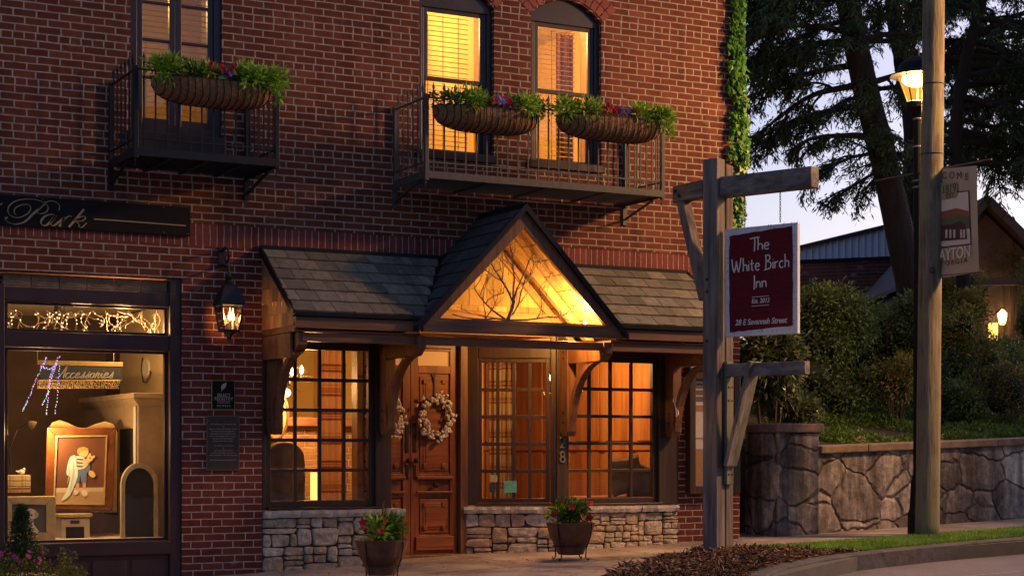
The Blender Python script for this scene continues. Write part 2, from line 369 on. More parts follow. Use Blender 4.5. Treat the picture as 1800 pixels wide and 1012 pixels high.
# kerb: swept stone along the road edge
KP = [(3.0,-5.35), (3.35,-4.45), (3.75,-3.85), (4.12,-3.4), (4.6,-3.02), (5.2,-2.70), (5.75,-2.5), (6.3,-2.39), (6.9,-2.3), (7.5,-2.25), (8.3,-2.22), (10,-2.2), (14,-2.2), (25,-2.2), (60,-2.2)]
def sweep2(mb, path, prof):      # prof: (offset to road side, z)
    rows = []
    for i, p in enumerate(path):
        a = Vector(path[max(i-1, 0)]); b = Vector(path[min(i+1, len(path)-1)]); d = (b-a).normalized(); n = Vector((d.y, -d.x))
        rows.append([(p[0]+n.x*o, p[1]+n.y*o, GZ(p[0], p[1])+z) for o, z in prof])
    for i in range(len(rows)-1):
        for k in range(len(prof)-1): mb.quad(rows[i][k], rows[i+1][k], rows[i+1][k+1], rows[i][k+1])
mb = MB(); sweep2(mb, KP, [(-.16,-.02), (-.16,.012), (0,.012), (.02,.0), (.035,-.16)])
kind(mb.build('kerb', m_kerb), 'structure')
mb = MB(); sweep2(mb, KP, [(.30,-.139), (.31,-.139)]); 
mb = MB()
for x0, y0, x1, y1 in ((4.6,-3.62,60,-2.75), (5.2,-4.0,60,-3.35)):
    d = Vector((x1-x0, y1-y0)).normalized(); n = Vector((-d.y, d.x))*.012
    mb.quad(*[(x, y, GZ(x, y)-.14) for x, y in ((x0+n.x, y0+n.y), (x0-n.x, y0-n.y), (x1-n.x, y1-n.y), (x1+n.x, y1+n.y))])
kind(mb.build('road_marking', mat('worn_road_paint', (.5,.47,.45), (.2,.19,.19), 20, .7)), 'structure')

# ================================================================== INN BUILDING
inn = thing('brick_building', 'two storey red brick inn with lit bay windows, slate porch roof and dark iron balconies', 'building', (3.0, 0, 0))
XL, XR, ZT = -6.0, 6.26, 7.6
W1 = (-.50, .37, 3.99, 6.4); W2 = (2.40, 3.235, 4.03, 5.79); W3 = (3.66, 4.50, 4.03, 5.79)
def cells(mb, x0, x1, z0, z1, holes, y0=0, y1=.3):
    xs = sorted({x0, x1, *[v for h in holes for v in h[:2] if x0 < v < x1]}); zs = sorted({z0, z1, *[v for h in holes for v in h[2:] if z0 < v < z1]})
    for a, b in zip(xs[:-1], xs[1:]):
        run = None
        for c, d in zip(zs[:-1], zs[1:]):
            cx, cz = (a+b)/2, (c+d)/2
            if any(h[0] < cx < h[1] and h[2] < cz < h[3] for h in holes):
                if run: mb.box((a, y0, run[0]), (b, y1, run[1])); run = None
            else: run = (run[0] if run else c, d)
        if run: mb.box((a, y0, run[0]), (b, y1, run[1]))
mb = MB()
cells(mb, XL, XR, 3.235, ZT, [W1, W2, W3])
mb.box((XL, .3, 2.72), (XL+.3, 9, ZT)); mb.box((XR-.3, .3, -1), (XR, 9, ZT)); mb.box((XL+.3, 8.7, 2.72), (XR-.3, 9, ZT))
# band between shopfront lintel and soldier course
mb.box((XL, 0, 2.715), (.02, .3, 3.03))
# spandrels above the segmental arches
for W in (W2, W3):
    xm = (W[0]+W[1])/2; n = 10; rise = .19; zb = W[3]-rise
    for sgn in (-1, 1):
        hw = (W[1]-W[0])/2; pts = [(xm+sgn*hw, W[3]), (xm+sgn*hw, zb)]
        for k in range(1, n+1):
            x = hw*(1-k/n); pts.append((xm+sgn*x, zb+rise*(1-(x/hw)**2)))
        mb.prism(pts, 'y', 0.0015, .298)
mb.build('brick_wall', m_brick, inn)
mb = MB(); mb.box((XL, 0.006, 3.03), (XR, .3, 3.235)); mb.build('soldier_course', m_soldier, inn)
mb = MB()
mb.box((-.016, 0, -.4), (.762, .3, 2.715)); mb.box((.02, 0, 2.715), (.762, .3, 3.03)); mb.box((.762, 0, 2.72), (5.46, .3, 3.03))
mb.box((5.46, 0, -.4), (XR, .3, 3.03)); mb.build('brick_pier', m_pier, inn)
m_arch = mat('arch_brick', (.30,.08,.06), (.2,.05,.04), 30, .85, bump=.004, island=.25)
for W in (W2, W3):                                    # ring of rowlock bricks over each arch
    mb = MB(); xm = (W[0]+W[1])/2; hw = (W[1]-W[0])/2+.02; rise = .2; zb = W[3]-.19
    rad = (hw*hw+rise*rise)/(2*rise); zc = zb+rise-rad; a0 = math.asin(hw/rad); n = 14
    for ring in range(2):
        for k in range(n):
            a = -a0+2*a0*(k+.5)/n; r0 = rad+.004+ring*.108; da = a0/n*.86
            P4 = [(xm+math.sin(t)*r, zc+math.cos(t)*r) for t, r in ((a-da, r0), (a+da, r0), (a+da, r0+.1), (a-da, r0+.1))]
            mb.prism(P4, 'y', -.006, .02)
    mb.build('window_arch', m_arch, inn)

# -------------------------------------------------- rooms behind the glass
def room(name, x0, x1, y0, y1, z0, z1, mw, mf, mc, parent=inn):
    mb = MB(); mb.quad((x0,y0,z0),(x0,y1,z0),(x0,y1,z1),(x0,y0,z1)); mb.quad((x1,y0,z0),(x1,y1,z0),(x1,y1,z1),(x1,y0,z1)); mb.quad((x0,y1,z0),(x1,y1,z0),(x1,y1,z1),(x0,y1,z1))
    mb.m = 1; mb.quad((x0,y0,z0),(x1,y0,z0),(x1,y1,z0),(x0,y1,z0)); mb.m = 2; mb.quad((x0,y0,z1),(x1,y0,z1),(x1,y1,z1),(x0,y1,z1))
    return mb.build(name, [mw, mf, mc], parent, fix=False)
m_yel = mat('cream_plaster', (.66,.50,.20), (.60,.44,.17), 3, .8)
m_tan = mat('tan_plaster', (.55,.42,.24), (.48,.36,.2), 3, .8)
m_floor = wood('floor_boards', (.22,.11,.05), (.12,.06,.025), 'x', .5)
m_panel = wood('orange_panelling', (.48,.20,.05), (.26,.09,.02), 'z', .5, 14, .003)
m_ceil = plain('ceiling_paint', (.6,.52,.38), .8)
room('left_room', .31, 3.35, .62, 5.2, .12, 2.62, m_yel, m_floor, m_ceil)
room('right_room', 3.37, 5.93, .50, 4.6, .12, 2.62, m_panel, m_floor, m_panel)
room('upper_room', -2.2, 1.6, .31, 4.0, 3.3, 6.3, m_tan, m_floor, m_ceil)
room('upper_room', 1.65, 3.45, .31, 4.5, 3.3, 6.3, m_yel, m_floor, m_ceil)
room('upper_room', 3.47, 5.9, .31, 4.5, 3.3, 6.3, m_yel, m_floor, m_ceil)
room('shop_room', -5.6, .25, .35, 3.6, .25, 2.6, mat('dark_shop_wall', (.12,.075,.045), (.08,.05,.03), 3, .8), m_floor, m_ceil)

# -------------------------------------------------- generic framed window in any vertical plane
def paned(name, o, u, wd, z0, z1, cols, rows, parent, mf, fr=.05, mu=.018, dep=.06, gm=None, sill=True, sub='frame'):
    o = Vector(o); u = Vector(u).normalized(); n = Vector((u.y, -u.x, 0))   # n points out to the street
    T = Matrix(((u.x, -n.x, 0, o.x), (u.y, -n.y, 0, o.y), (0, 0, 1, 0), (0, 0, 0, 1)))
    mb = MB(); mb.T = T
    mb.box((0, 0, z0), (fr, dep, z1)); mb.box((wd-fr, 0, z0), (wd, dep, z1)); mb.box((fr, 0.001, z0), (wd-fr, dep, z0+fr)); mb.box((fr, .001, z1-fr), (wd-fr, dep, z1))
    f = mb.build(name, mf, parent, bevel=.004)
    iw, ih = wd-2*fr, z1-z0-2*fr
    if cols > 1 or rows > 1:
        mb = MB(); mb.T = T
        for i in range(1, cols): x = fr+iw*i/cols; mb.box((x-mu/2, .012, z0+fr), (x+mu/2, dep-.016, z1-fr))
        for j in range(1, rows): z = z0+fr+ih*j/rows; mb.box((fr, .016, z-mu/2), (wd-fr, dep-.02, z+mu/2))
        mb.build('glazing_bar', mf, f, bevel=.003)
    mb = MB(); mb.T = T; mb.quad((fr, .034, z0+fr), (wd-fr, .034, z0+fr), (wd-fr, .034, z1-fr), (fr, .034, z1-fr)); mb.build('glass', gm or m_glass, f)
    return f
# -------------------------------------------------- upper windows
m_blind = plain('blind_slat', (.55,.38,.18), .5); m_blindw = plain('pale_blind_slat', (.30,.19,.08), .5)
def blinds(parent, x0, x1, z0, z1, y, m, step=.042, tilt=.35):
    mb = MB(); z = z0
    while z < z1:
        mb.add([(x0, y-.017, z-.004), (x1, y-.017, z-.004), (x1, y+.017, z+.014), (x0, y+.017, z+.014)], [(0,1,2,3)]); z += step
    for x in (x0+.12, (x0+x1)/2, x1-.12): mb.box((x-.004, y-.018, z0), (x+.004, y-.016, z1))
    return mb.build('blind', m, parent, fix=False)
def win_arch(W, mf):
    x0, x1, z0, z1 = W; xm = (x0+x1)/2; hw = (x1-x0)/2; rise = .19; zb = z1-rise
    arc = [(xm+hw*t, zb+rise*(1-t*t)) for t in [1-2*k/12 for k in range(13)]]
    mb = MB(); mb.prism([(x0, zb-.06), (x1, zb-.06)]+arc, 'y', .055, .12)
    mb.box((x0, .05, z0), (x0+.055, .14, zb-.06)); mb.box((x1-.055, .05, z0), (x1, .14, zb-.06)); mb.box((x0-.03, -.03, z0-.005), (x1+.03, .13, z0+.075))
    mb.box((x0+.055, .07, z0+.075), (x0+.085, .15, zb-.06)); mb.box((x1-.085, .07, z0+.075), (x1-.055, .15, zb-.06))
    f = mb.build('window', mf, inn, bevel=.006)
    zm = 4.84
    a, b = x0+.085, x1-.085
    for (za, zc, y) in ((z0+.076, zm+.02, .105), (zm-.02, zb-.061, .075)):
        mb = MB(); s = .038
        mb.box((a, y, za), (a+s, y+.03, zc)); mb.box((b-s, y, za), (b, y+.03, zc)); mb.box((a+s, y+.001, za), (b-s, y+.03, za+s)); mb.box((a+s, y+.001, zc-s), (b-s, y+.03, zc))
        mb.build('sash', mf, f, bevel=.003)
        mb = MB(); mb.quad((a+s, y+.016, za+s), (b-s, y+.016, za+s), (b-s, y+.016, zc-s), (a+s, y+.016, zc-s)); mb.build('glass', m_glass, f)
    mb = MB(); mb.box((x1-.05, .15, z0), (x1+.05, .36, z1)); mb.box((x0-.06, .15, z0), (x0+.06, .305, z1)); mb.build('inner_reveal', m_soffit, f)
    blinds(f, x0+.09, x1-.16, z0+.08, zb-.08, .27, m_blindw, .05)
    return f
wA = win_arch(W2, m_dark); wB = win_arch(W3, m_dark)
# tall pair of casements on the left
mb = MB(); x0, x1, z0, z1 = W1
mb.box((x0, .03, z0), (x0+.07, .14, z1)); mb.box((x1-.07, .03, z0), (x1, .14, z1)); mb.box((x0-.03, -.03, z0-.12), (x1+.03, .14, z0+.05)); mb.box((x0+.07, .04, z0+.05), (x1-.07, .14, z0+.13))
f = mb.build('window', m_dark, inn, bevel=.006)
for a, b in ((x0+.07, -.065), (-.062, x1-.07)):
    mb = MB(); s = .055
    mb.box((a, .05, z0+.131), (a+s, .1, z1)); mb.box((b-s, .05, z0+.131), (b, .1, z1)); mb.box((a+s, .052, z0+.131), (b-s, .1, z0+.19))
    for z in (4.555, 4.9, 5.245, 5.6): mb.box((a+s, .058, z-.012), (b-s, .094, z+.012))
    mb.build('casement', m_dark, f, bevel=.004)
    mb = MB(); mb.quad((a+s, .075, z0+.19), (b-s, .075, z0+.19), (b-s, .075, z1), (a+s, .075, z1)); mb.build('glass', m_glass, f)
mb = MB(); mb.box((x1-.09, .141, z0), (x1+.05, .34, z1)); mb.build('inner_reveal', m_soffit, f)
blinds(f, x0+.06, x1-.09, z0+.1, z1, .16, m_blind, .05)
# things seen up in the rooms
mb = MB(); mb.bar((1.7, 1.2, 4.75), (3.4, 2.3, 6.2), .14, .2); mb.bar((1.7, 3.0, 5.2), (3.4, 4.2, 5.6), .16, .16); mb.build('ceiling_beam', m_soffit, inn)
def curtain(name, x0, x1, y, z0, z1, m, parent, waves=6, amp=.02, pinch=0.0, n=60, u=None):
    mb = MB(); rows = 10
    for j in range(rows+1):
        t = j/rows; z = z0+(z1-z0)*t
        for i in range(n+1):
            s = i/n; k = 1-pinch*math.sin(t*math.pi)*.5; x = x0+(x1-x0)*(s*k); yy = y+amp*math.sin(s*waves*2*math.pi+math.sin(t*2)*.5)
            mb.v.append((x, yy, z) if u is None else (u[0].x+u[1].x*(x)+u[2].x*yy, u[0].y+u[1].y*x+u[2].y*yy, z))
    for j in range(rows):
        for i in range(n): a = j*(n+1)+i; mb.f.append((a, a+1, a+n+2, a+n+1)); mb.mi.append(0)
    return mb.build(name, m, parent, smooth=True, fix=False)
def stripes(name, base, c1, c2, s=5.0, plaid=False):
    t = NT(name); sp = t.N('ShaderNodeSeparateXYZ'); t.L(t.P(), sp.inputs[0])
    def st(sock, k, stops): return t.ramp(t.M('FRACT', t.M('MULTIPLY', sock, k)), stops, 'CONSTANT')
    w_, b_ = (1,1,1), (0,0,0)
    m1 = st(sp.outputs[2], s, [(0, w_), (.10, b_), (.16, w_), (.19, b_), (.24, w_), (.34, b_)])
    m2 = st(sp.outputs[2], s*.5, [(0, b_), (.6, w_), (.68, b_), (.72, w_), (.74, b_)])
    c = t.mix(m1, base, c1); c = t.mix(m2, c, c2)
    if plaid:
        u = t.M('ADD', sp.outputs[0], sp.outputs[1]); c = t.mix(t.M('MULTIPLY', st(u, 9.0, [(0, b_), (.5, w_), (.66, b_), (.8, w_), (.86, b_)]), .7), c, c2)
    t.L(c, t.b.inputs['Base Color']); t.b.inputs['Roughness'].default_value = .9
    tl = t.N('ShaderNodeBsdfTranslucent'); t.L(c, tl.inputs[0]); mx = t.N('ShaderNodeMixShader'); mx.inputs[0].default_value = .35
    t.L(t.b.outputs[0], mx.inputs[1]); t.L(tl.outputs[0], mx.inputs[2]); t.L(mx.outputs[0], t.n['Material Output'].inputs[0]); return t.m
c_ = curtain('curtain', PY(978, 150, .62).x, PY(1008, 150, .62).x, .62, 3.9, 5.6, plain('brown_drape', (.38,.2,.09), .9), None, 4); tag(c_, 'dark brown drape tied beside the right-hand upper window', 'curtain')

# -------------------------------------------------- balconies
def balcony(x0, x1, yo, zf, zr, n, m):
    mb = MB(); t = .04
    mb.box((x0, -yo, zf), (x1, -yo+.012, zf+.07)); mb.box((x0, -yo+.012, zf), (x0+.012, -.01, zf+.07)); mb.box((x1-.012, -yo+.012, zf), (x1, -.01, zf+.07))
    b = mb.build('balcony', m, inn, bevel=.002)
    mb = MB(); k = int((yo-.03)/.028)
    for i in range(k): y = -yo+.02+i*.028; mb.box((x0+.012, y, zf+.012), (x1-.012, y+.006, zf+.035))
    for i in range(1, 4):
        x = x0+(x1-x0)*i/4; mb.box((x-.02, -yo+.013, zf-.004), (x+.02, -.012, zf+.01))
    mb.build('floor_grating', m, b)
    for x, y in ((x0, -yo), (x1-t, -yo), (x0, -t-.005), (x1-t, -t-.005)): mb = MB(); mb.box((x+.0007, y+.0007, zf-.02), (x+t, y+t, zr+.035)); mb.build('post', m, b, bevel=.003)
    mb = MB()
    for z in (zf+.15, zr):
        mb.box((x0+t, -yo+.012, z), (x1-t, -yo+.03, z+.014)); mb.box((x0+.012, -yo+t, z), (x0+.03, -t, z+.014)); mb.box((x1-.03, -yo+t, z), (x1-.012, -t, z+.014))
    mb.build('rail', m, b)
    mb = MB(); r = .0062; ball = []
    pts = [(x0+t+(x1-x0-2*t)*(i+.5)/n, -yo+.021) for i in range(n)]
    ks = max(4, int(yo/.12))
    pts += [(x, -yo+t+(yo-2*t)*(i+.5)/ks) for x in (x0+.021, x1-.021) for i in range(ks)]
    for x, y in pts: mb.box((x-r, y-r, zf+.05), (x+r, y+r, zr+.06))
    mb.build('baluster', m, b)
    mb = MB()
    for x, y in pts: mb.lathe([(.004, 0), (.014, .012), (.006, .024), (.012, .035), (.015, .05), (.002, .1)], (x, y, zr+.055), 6)
    mb.build('finial', m, b)
    for x in (x0+.02, x1-.02):
        mb = MB(); mb.bar((x, -.02, zf-.14), (x, -yo*.75, zf-.005), .03, .012); mb.box((x-.025, -.02, zf-.2), (x+.025, -.002, zf+.02))
        mb.tube([(x, -yo+.03, zf-.01), (x, -yo+.03, zf-.05), (x, -yo+.045, zf-.065), (x, -yo+.03, zf-.08)], .006, 6)
        mb.build('bracket', m, b)
    return b
balcony(-.705, .625, .83, 3.675, 4.42, 12, m_iron)
balcony(2.11, 4.80, .75, 3.70, 4.46, 23, m_iron_lit)

# -------------------------------------------------- field stone base of the bays
def guillotine(x, z, w_, h_, out, rd, depth=0):
    if (w_ < .38 and h_ < .22 and rd.random() < .42) or (w_ < .17 and h_ < .085) or w_ < .075 or h_ < .045: out.append((x, z, w_, h_)); return
    if w_/max(h_, 1e-6) > 1.9*rd.uniform(.7, 1.4):
        a = w_*rd.uniform(.24, .76); guillotine(x, z, a, h_, out, rd); guillotine(x+a, z, w_-a, h_, out, rd)
    else:
        a = h_*rd.uniform(.24, .76); guillotine(x, z, w_, a, out, rd); guillotine(x, z+a, w_, h_-a, out, rd)
def stones(path, z0f, z1, seed, parent):
    rd = random.Random(seed); L = [0]
    for a, b in zip(path[:-1], path[1:]): L.append(L[-1]+(Vector(b)-Vector(a)).length)
    def at(s):
        s = min(max(s, 0), L[-1]-1e-6)
        for i in range(len(L)-1):
            if L[i] <= s <= L[i+1]+1e-9:
                t = (s-L[i])/(L[i+1]-L[i]); a, b = Vector(path[i]), Vector(path[i+1]); p = a.lerp(b, t); d = (b-a).normalized(); return p, Vector((d.y, -d.x))
    out = []
    for i in range(len(L)-1):
        zb = min(z0f(*path[i]), z0f(*path[i+1])); guillotine(L[i], zb, L[i+1]-L[i], z1-zb, out, rd)
    mb = MB()
    for (x, z, w_, h_) in out:
        g = .0042; n = 14; cx, cz = x+w_/2, z+h_/2; hw, hh = w_/2-g, h_/2-g; ex = rd.uniform(.22, .5); dep = rd.uniform(.010, .034)
        skx, skz = rd.uniform(-.22, .22), rd.uniform(-.16, .16); ph = rd.random()*9
        rings = []
        for sc_, dd in ((1.0, -.02), (.985, dep*.55), (.86, dep*.92), (.45, dep*rd.uniform(1.0, 1.25))):
            ring = []
            for k in range(n):
                a = 2*math.pi*(k+.5)/n; c, s_ = math.cos(a), math.sin(a)
                px = math.copysign(abs(c)**ex, c)*hw; pz = math.copysign(abs(s_)**ex, s_)*hh
                px, pz = px*(1+skx*pz/hh*.5), pz*(1+skz*px/hw)
                q = 1+.13*noise.noise(Vector((c*1.5+ph, s_*1.5, ph)))
                P, N_ = at(cx+px*sc_*q); o = dd+.010*noise.noise(Vector((px*14+ph, pz*14, sc_*3)))
                ring.append((P.x+N_.x*o, P.y+N_.y*o, cz+pz*sc_*q))
            rings.append(ring)
        vs = [v for r_ in rings for v in r_]; fs = [(i*n+k, i*n+(k+1) % n, (i+1)*n+(k+1) % n, (i+1)*n+k) for i in range(3) for k in range(n)]+[tuple(range(3*n, 4*n))]
        mb.add(vs, fs)
    mb.build('field_stone', m_stone, parent, smooth=False)
    mb = MB()
    for a, b in zip(path[:-1], path[1:]):
        zb = min(z0f(*a), z0f(*b))-.1
        d = (Vector(b)-Vector(a)).normalized(); nn = Vector((d.y, -d.x))*-.012
        mb.quad((a[0]+nn.x, a[1]+nn.y, zb), (b[0]+nn.x, b[1]+nn.y, zb), (b[0]+nn.x, b[1]+nn.y, z1), (a[0]+nn.x, a[1]+nn.y, z1))
    mb.build('mortar', m_mortar, parent, fix=False)
def capstones(path, z0, z1, inn_off, seed, parent):
    rd = random.Random(seed); mb = MB()
    for a, b in zip(path[:-1], path[1:]):
        a, b = Vector(a), Vector(b); Ls = (b-a).length; s = 0
        d = (b-a).normalized(); n = Vector((d.y, -d.x))
        while s < Ls-.02:
            e = min(Ls, s+rd.uniform(.3, .6)); e = Ls if Ls-e < .15 else e
            m_ = 10; 
            ring = []
            for i in range(m_+1):
                t = s+.003+(e-s-.006)*i/m_; j = rd.uniform(-.008, .008); k = rd.uniform(-.006, .006)
                col_ = [a+d*t+n*(.045+j), a+d*t+n*(.055+j+k), a+d*t+n*(.05+k), a+d*t-n*inn_off, a+d*t-n*inn_off]
                zz = [z0+k*.6, (z0+z1)/2, z1-.006+k*.3, z1, z0]
                ring.append([(p.x, p.y, z) for p, z in zip(col_, zz)])
            n0 = len(mb.v); mb.v += [v for r_ in ring for v in r_]
            for i in range(m_):
                for q in range(5): mb.f.append((n0+i*5+q, n0+i*5+(q+1) % 5, n0+(i+1)*5+(q+1) % 5, n0+(i+1)*5+q)); mb.mi.append(0)
            mb.f += [tuple(n0+q for q in range(5)), tuple(n0+m_*5+q for q in range(5))]; mb.mi += [0, 0]
            s = e
    mb.build('cap_stone', m_cap, parent)
sb = thing('bay_base', '', '', (0, 0, 0)); 
for k_ in ('label', 'category'): del sb[k_]
sb.name = 'stone_plinth'; sb.parent = inn; sb.location = (-3, 0, 0); 
pathL = [(.768, .0), (2.2, .0), (2.27, .5)]; pathR = [(3.14, .46), (4.0, 0.0), (5.45, 0.0)]
stones(pathL, lambda x, y: GZ(x, y)-.02, .49, 11, sb); stones(pathR, lambda x, y: GZ(x, y)-.02, .485, 24, sb)
capstones([(.768, 0), (2.235, 0)], .493, .565, .3, 3, sb); capstones([(3.12, .46), (3.99, -.005), (5.44, 0)], .488, .56, .25, 5, sb)

# -------------------------------------------------- bay windows and door case
bay = paned('bay_window', (.80, .03, 0), (1, 0, 0), 1.13, .59, 2.16, 4, 5, inn, m_frameZ, fr=.062, mu=.033)
mb = MB(); mb.box((.764, .0, .567), (.80, .12, 2.5)); mb.box((1.93, -.004, .567), (2.10, .13, 2.5)); mb.box((.80, 0.0, 2.161), (1.93, .12, 2.5)); mb.box((.82, -.02, .566), (1.95, .1, .588))
mb.build('casing', m_frameZ, bay, bevel=.006)
ret = paned('bay_window', (2.11, .12, 0), (.16, .40, 0), .40, .59, 2.3, 1, 5, inn, m_frameZ, fr=.05, mu=.02)
bay2 = paned('bay_window', (4.07, .03, 0), (1, 0, 0), 1.14, .585, 2.115, 4, 5, inn, m_frameZ, fr=.055, mu=.033)
mb = MB(); mb.box((3.96, -.012, .562), (4.069, .13, 2.5)); mb.box((5.211, -.006, .562), (5.46, .13, 2.5)); mb.box((4.07, 0.0, 2.116), (5.21, .12, 2.5)); mb.box((4.08, -.025, .561), (5.25, .1, .584))
mb.build('casing', m_frameZ, bay2, bevel=.006)
U = Vector((.86, -.46, 0)).normalized(); O = Vector((3.14, .46, 0))
bay3 = paned('bay_window', O+U*.14+Vector((0, .02, 0)), U, .74, .60, 2.08, 4, 5, inn, m_frameZ, fr=.04, mu=.035)
nU = Vector((U.y, -U.x, 0)); TT = Matrix(((U.x, -nU.x, 0, O.x), (U.y, -nU.y, 0, O.y), (0, 0, 1, 0), (0, 0, 0, 1)))
mb = MB(); mb.T = TT; mb.box((0, .0, .565), (.135, .12, 2.5)); mb.box((.88, -.003, .565), (.95, .12, 2.5)); mb.box((.135, -.006, 2.085), (.88, .11, 2.2)); mb.box((.10, -.03, .563), (.9, .1, .596))
mb.build('casing', m_frameZ, bay3, bevel=.006)
mb = MB(); mb.T = TT; mb.box((.1, .02, 2.2), (.9, .06, 2.42)); mb.build('header_board', m_soffit, bay3)
# door frame and two leaves
YD = .50
mb = MB(); mb.box((3.075, YD-.06, .0), (3.16, YD+.1, 2.42)); mb.box((1.93, YD-.05, 0), (1.985, YD+.1, 2.42)); mb.box((1.985, YD-.03, 2.32), (3.075, YD+.1, 2.5)); mb.box((1.98, YD-.14, GZ(2.5, 0)-.1), (3.12, YD+.1, .075))
df = mb.build('door_frame', m_trimZ, inn, bevel=.006)
def leaf(x0, x1, knob):
    mb = MB(); s = .085; y = YD; z0, z1 = .085, 2.30
    d = Vector
    mb.box((x0, y, z0), (x0+s, y+.05, z1)); mb.box((x1-s, y, z0), (x1, y+.05, z1))
    for a, b in ((z0, .27), (.655, .715), (.835, .895), (1.92, 2.0), (2.15, 2.30)): mb.box((x0+s, y+.001, a), (x1-s, y+.05, b))
    mb.box((x0+s, y+.02, .27), (x1-s, y+.04, .655)); mb.box((x0+s, y+.02, .715), (x1-s, y+.04, .835)); mb.box((x0+s, y+.02, .895), (x1-s, y+.04, 1.92))
    lf = mb.build('door', m_doorZ, inn, bevel=.004)
    mb = MB()
    for a, b in ((.29, .635), (.925, 1.89)):
        for (q, r_) in ((0, .012), (.035, .006), (.06, .0)):
            mb.box((x0+s+.02+q, y+r_-.002, a+q), (x1-s-.02-q, y+.02, b-q))
        for cx in (x0+s+.075, x1-s-.075):
            for cz in (a+.055, b-.055): mb.box((cx-.022, y-.012, cz-.022), (cx+.022, y+.004, cz+.022))
    mb.box((x0+.06, y-.028, .695), (x1-.06, y, .72)); mb.box((x0+.06, y-.028, .84), (x1-.06, y, .87)); mb.box((x0+.05, y-.02, z0+.03), (x1-.05, y, z0+.17))
    mb.box((x0+.07, y-.03, 2.175), (x1-.07, y, 2.21))
    mb.build('raised_panel', m_doorX, lf, bevel=.006)
    mb = MB(); mb.box((x0+s, y+.025, 2.0), (x1-s, y+.03, 2.15)); mb.build('glass', emit('lit_textured_glass', (.50,.25,.07), .35), lf)
    hx = x0+.04 if knob else x1-.04
    mb = MB(); mb.prism([(hx-.022+.022*(1-math.cos(t)), 0) for t in (0,)]+[], 'y', 0, 0) if False else None
    mb.box((hx-.02, y-.008, 1.11), (hx+.02, y, 1.42)); mb.ball((hx, y-.04, 1.03), .028); mb.box((hx-.018, y-.006, .84), (hx+.018, y, .99)); mb.ball(((x0+x1)/2, y-.035, .78), (.04, .03, .03)); mb.tube([((x0+x1)/2, y, .78), ((x0+x1)/2, y-.03, .78)], .012, 8)
    mb.build('door_handle', m_iron, lf, bevel=.003)
leaf(1.99, 2.535, False); leaf(2.54, 3.07, True)

# -------------------------------------------------- porch roof
ZW, ZE, YE = 3.035, 2.375, -.87
def shingle_plane(p0, pu, pv, nu, nv, jit, mb, seed, wid=.2, thick=.012, skip=None):
    """p0 eave corner, pu along the eave, pv up the slope"""
    rd = random.Random(seed); P0, U_, V_ = Vector(p0), Vector(pu), Vector(pv); L = U_.length; u = U_.normalized(); v = V_.normalized(); n = u.cross(v).normalized()
    if n.z < 0: n = -n
    H = V_.length; h = H/nv
    for j in range(nv):
        s = -rd.uniform(0, wid)
        s = -(j*wid*.37 % wid)
        while s < L-.003:
            a = max(s, 0)+.003; w_ = wid*rd.uniform(.93, 1.07); b = min(s+w_, L)-.003; s += w_
            if b-a < .02: continue
            if skip and skip(P0+u*(a+b)/2+v*(j*h+h*.6)): continue
            e = rd.uniform(-.006, .006); q = P0+u*a+v*(j*h+e); r_ = P0+u*b+v*(j*h+e+rd.uniform(-.003, .003)); up = v*(h*1.25)
            lo = n*(thick*1.7+rd.uniform(0, .004)); hi = n*.004
            vs = [q, r_, r_+up, q+up, q+lo, r_+lo, r_+up+hi, q+up+hi]; vs[0] = q; vs[1] = r_
            mb.add(vs, [(4,5,6,7), (0,1,5,4), (1,2,6,5), (3,0,4,7)])
def under(q): return q.z < 3.475-1.056*abs(q.x-3.07)-.01
roof = MB(); roof.box((.762, YE+.02, ZE-.03), (5.55, YE+.05, ZE-.0))
pr = roof.build('porch_roof', m_trimX, inn)
mb = MB()
shingle_plane((.735, YE-.03, ZE), (1.36, 0, 0), (0, -YE+.03, ZW-ZE), 7, 6, 0, mb, 1); shingle_plane((2.05, YE-.03, ZE), (.62, 0, 0), (0, -YE+.03, ZW-ZE), 3, 6, 0, mb, 1, wid=.1, skip=under)
shingle_plane((4.0, YE-.03, ZE), (1.575, 0, 0), (0, -YE+.03, ZW-ZE), 7, 6, 0, mb, 2); shingle_plane((3.45, YE-.03, ZE), (.6, 0, 0), (0, -YE+.03, ZW-ZE), 3, 6, 0, mb, 2, wid=.1, skip=under)
mb.build('roof_shingle', m_shingle, pr, fix=False)
mb = MB()
for x0, x1, xa, xb in ((.745, 2.03, .745, 2.64), (4.11, 5.565, 3.50, 5.565)): mb.add([(x0, YE, ZE-.012), (x1, YE, ZE-.012), (xb, -.001, ZW-.012), (xa, -.001, ZW-.012), (x0, YE, ZE-.04), (x1, YE, ZE-.04), (xb, -.001, ZW-.04), (xa, -.001, ZW-.04)], [(0,1,2,3), (4,5,6,7), (0,1,5,4), (1,2,6,5), (2,3,7,6), (3,0,4,7)])
for x0, x1 in ((.735, 2.02), (4.12, 5.575)): mb.box((x0, YE-.035, ZE-.03), (x1, YE-.018, ZE+.004))
mb.bar((.74, YE-.02, ZE-.01), (.74, 0, ZW-.006), .022, .06); mb.bar((5.57, YE-.02, ZE-.01), (5.57, 0, ZW-.006), .022, .06)
mb.box((.74, -.03, ZW-.005), (2.7, -.002, ZW+.03)); mb.box((3.45, -.03, ZW-.005), (5.57, -.002, ZW+.03))
mb.build('roof_edge', m_edge, pr)
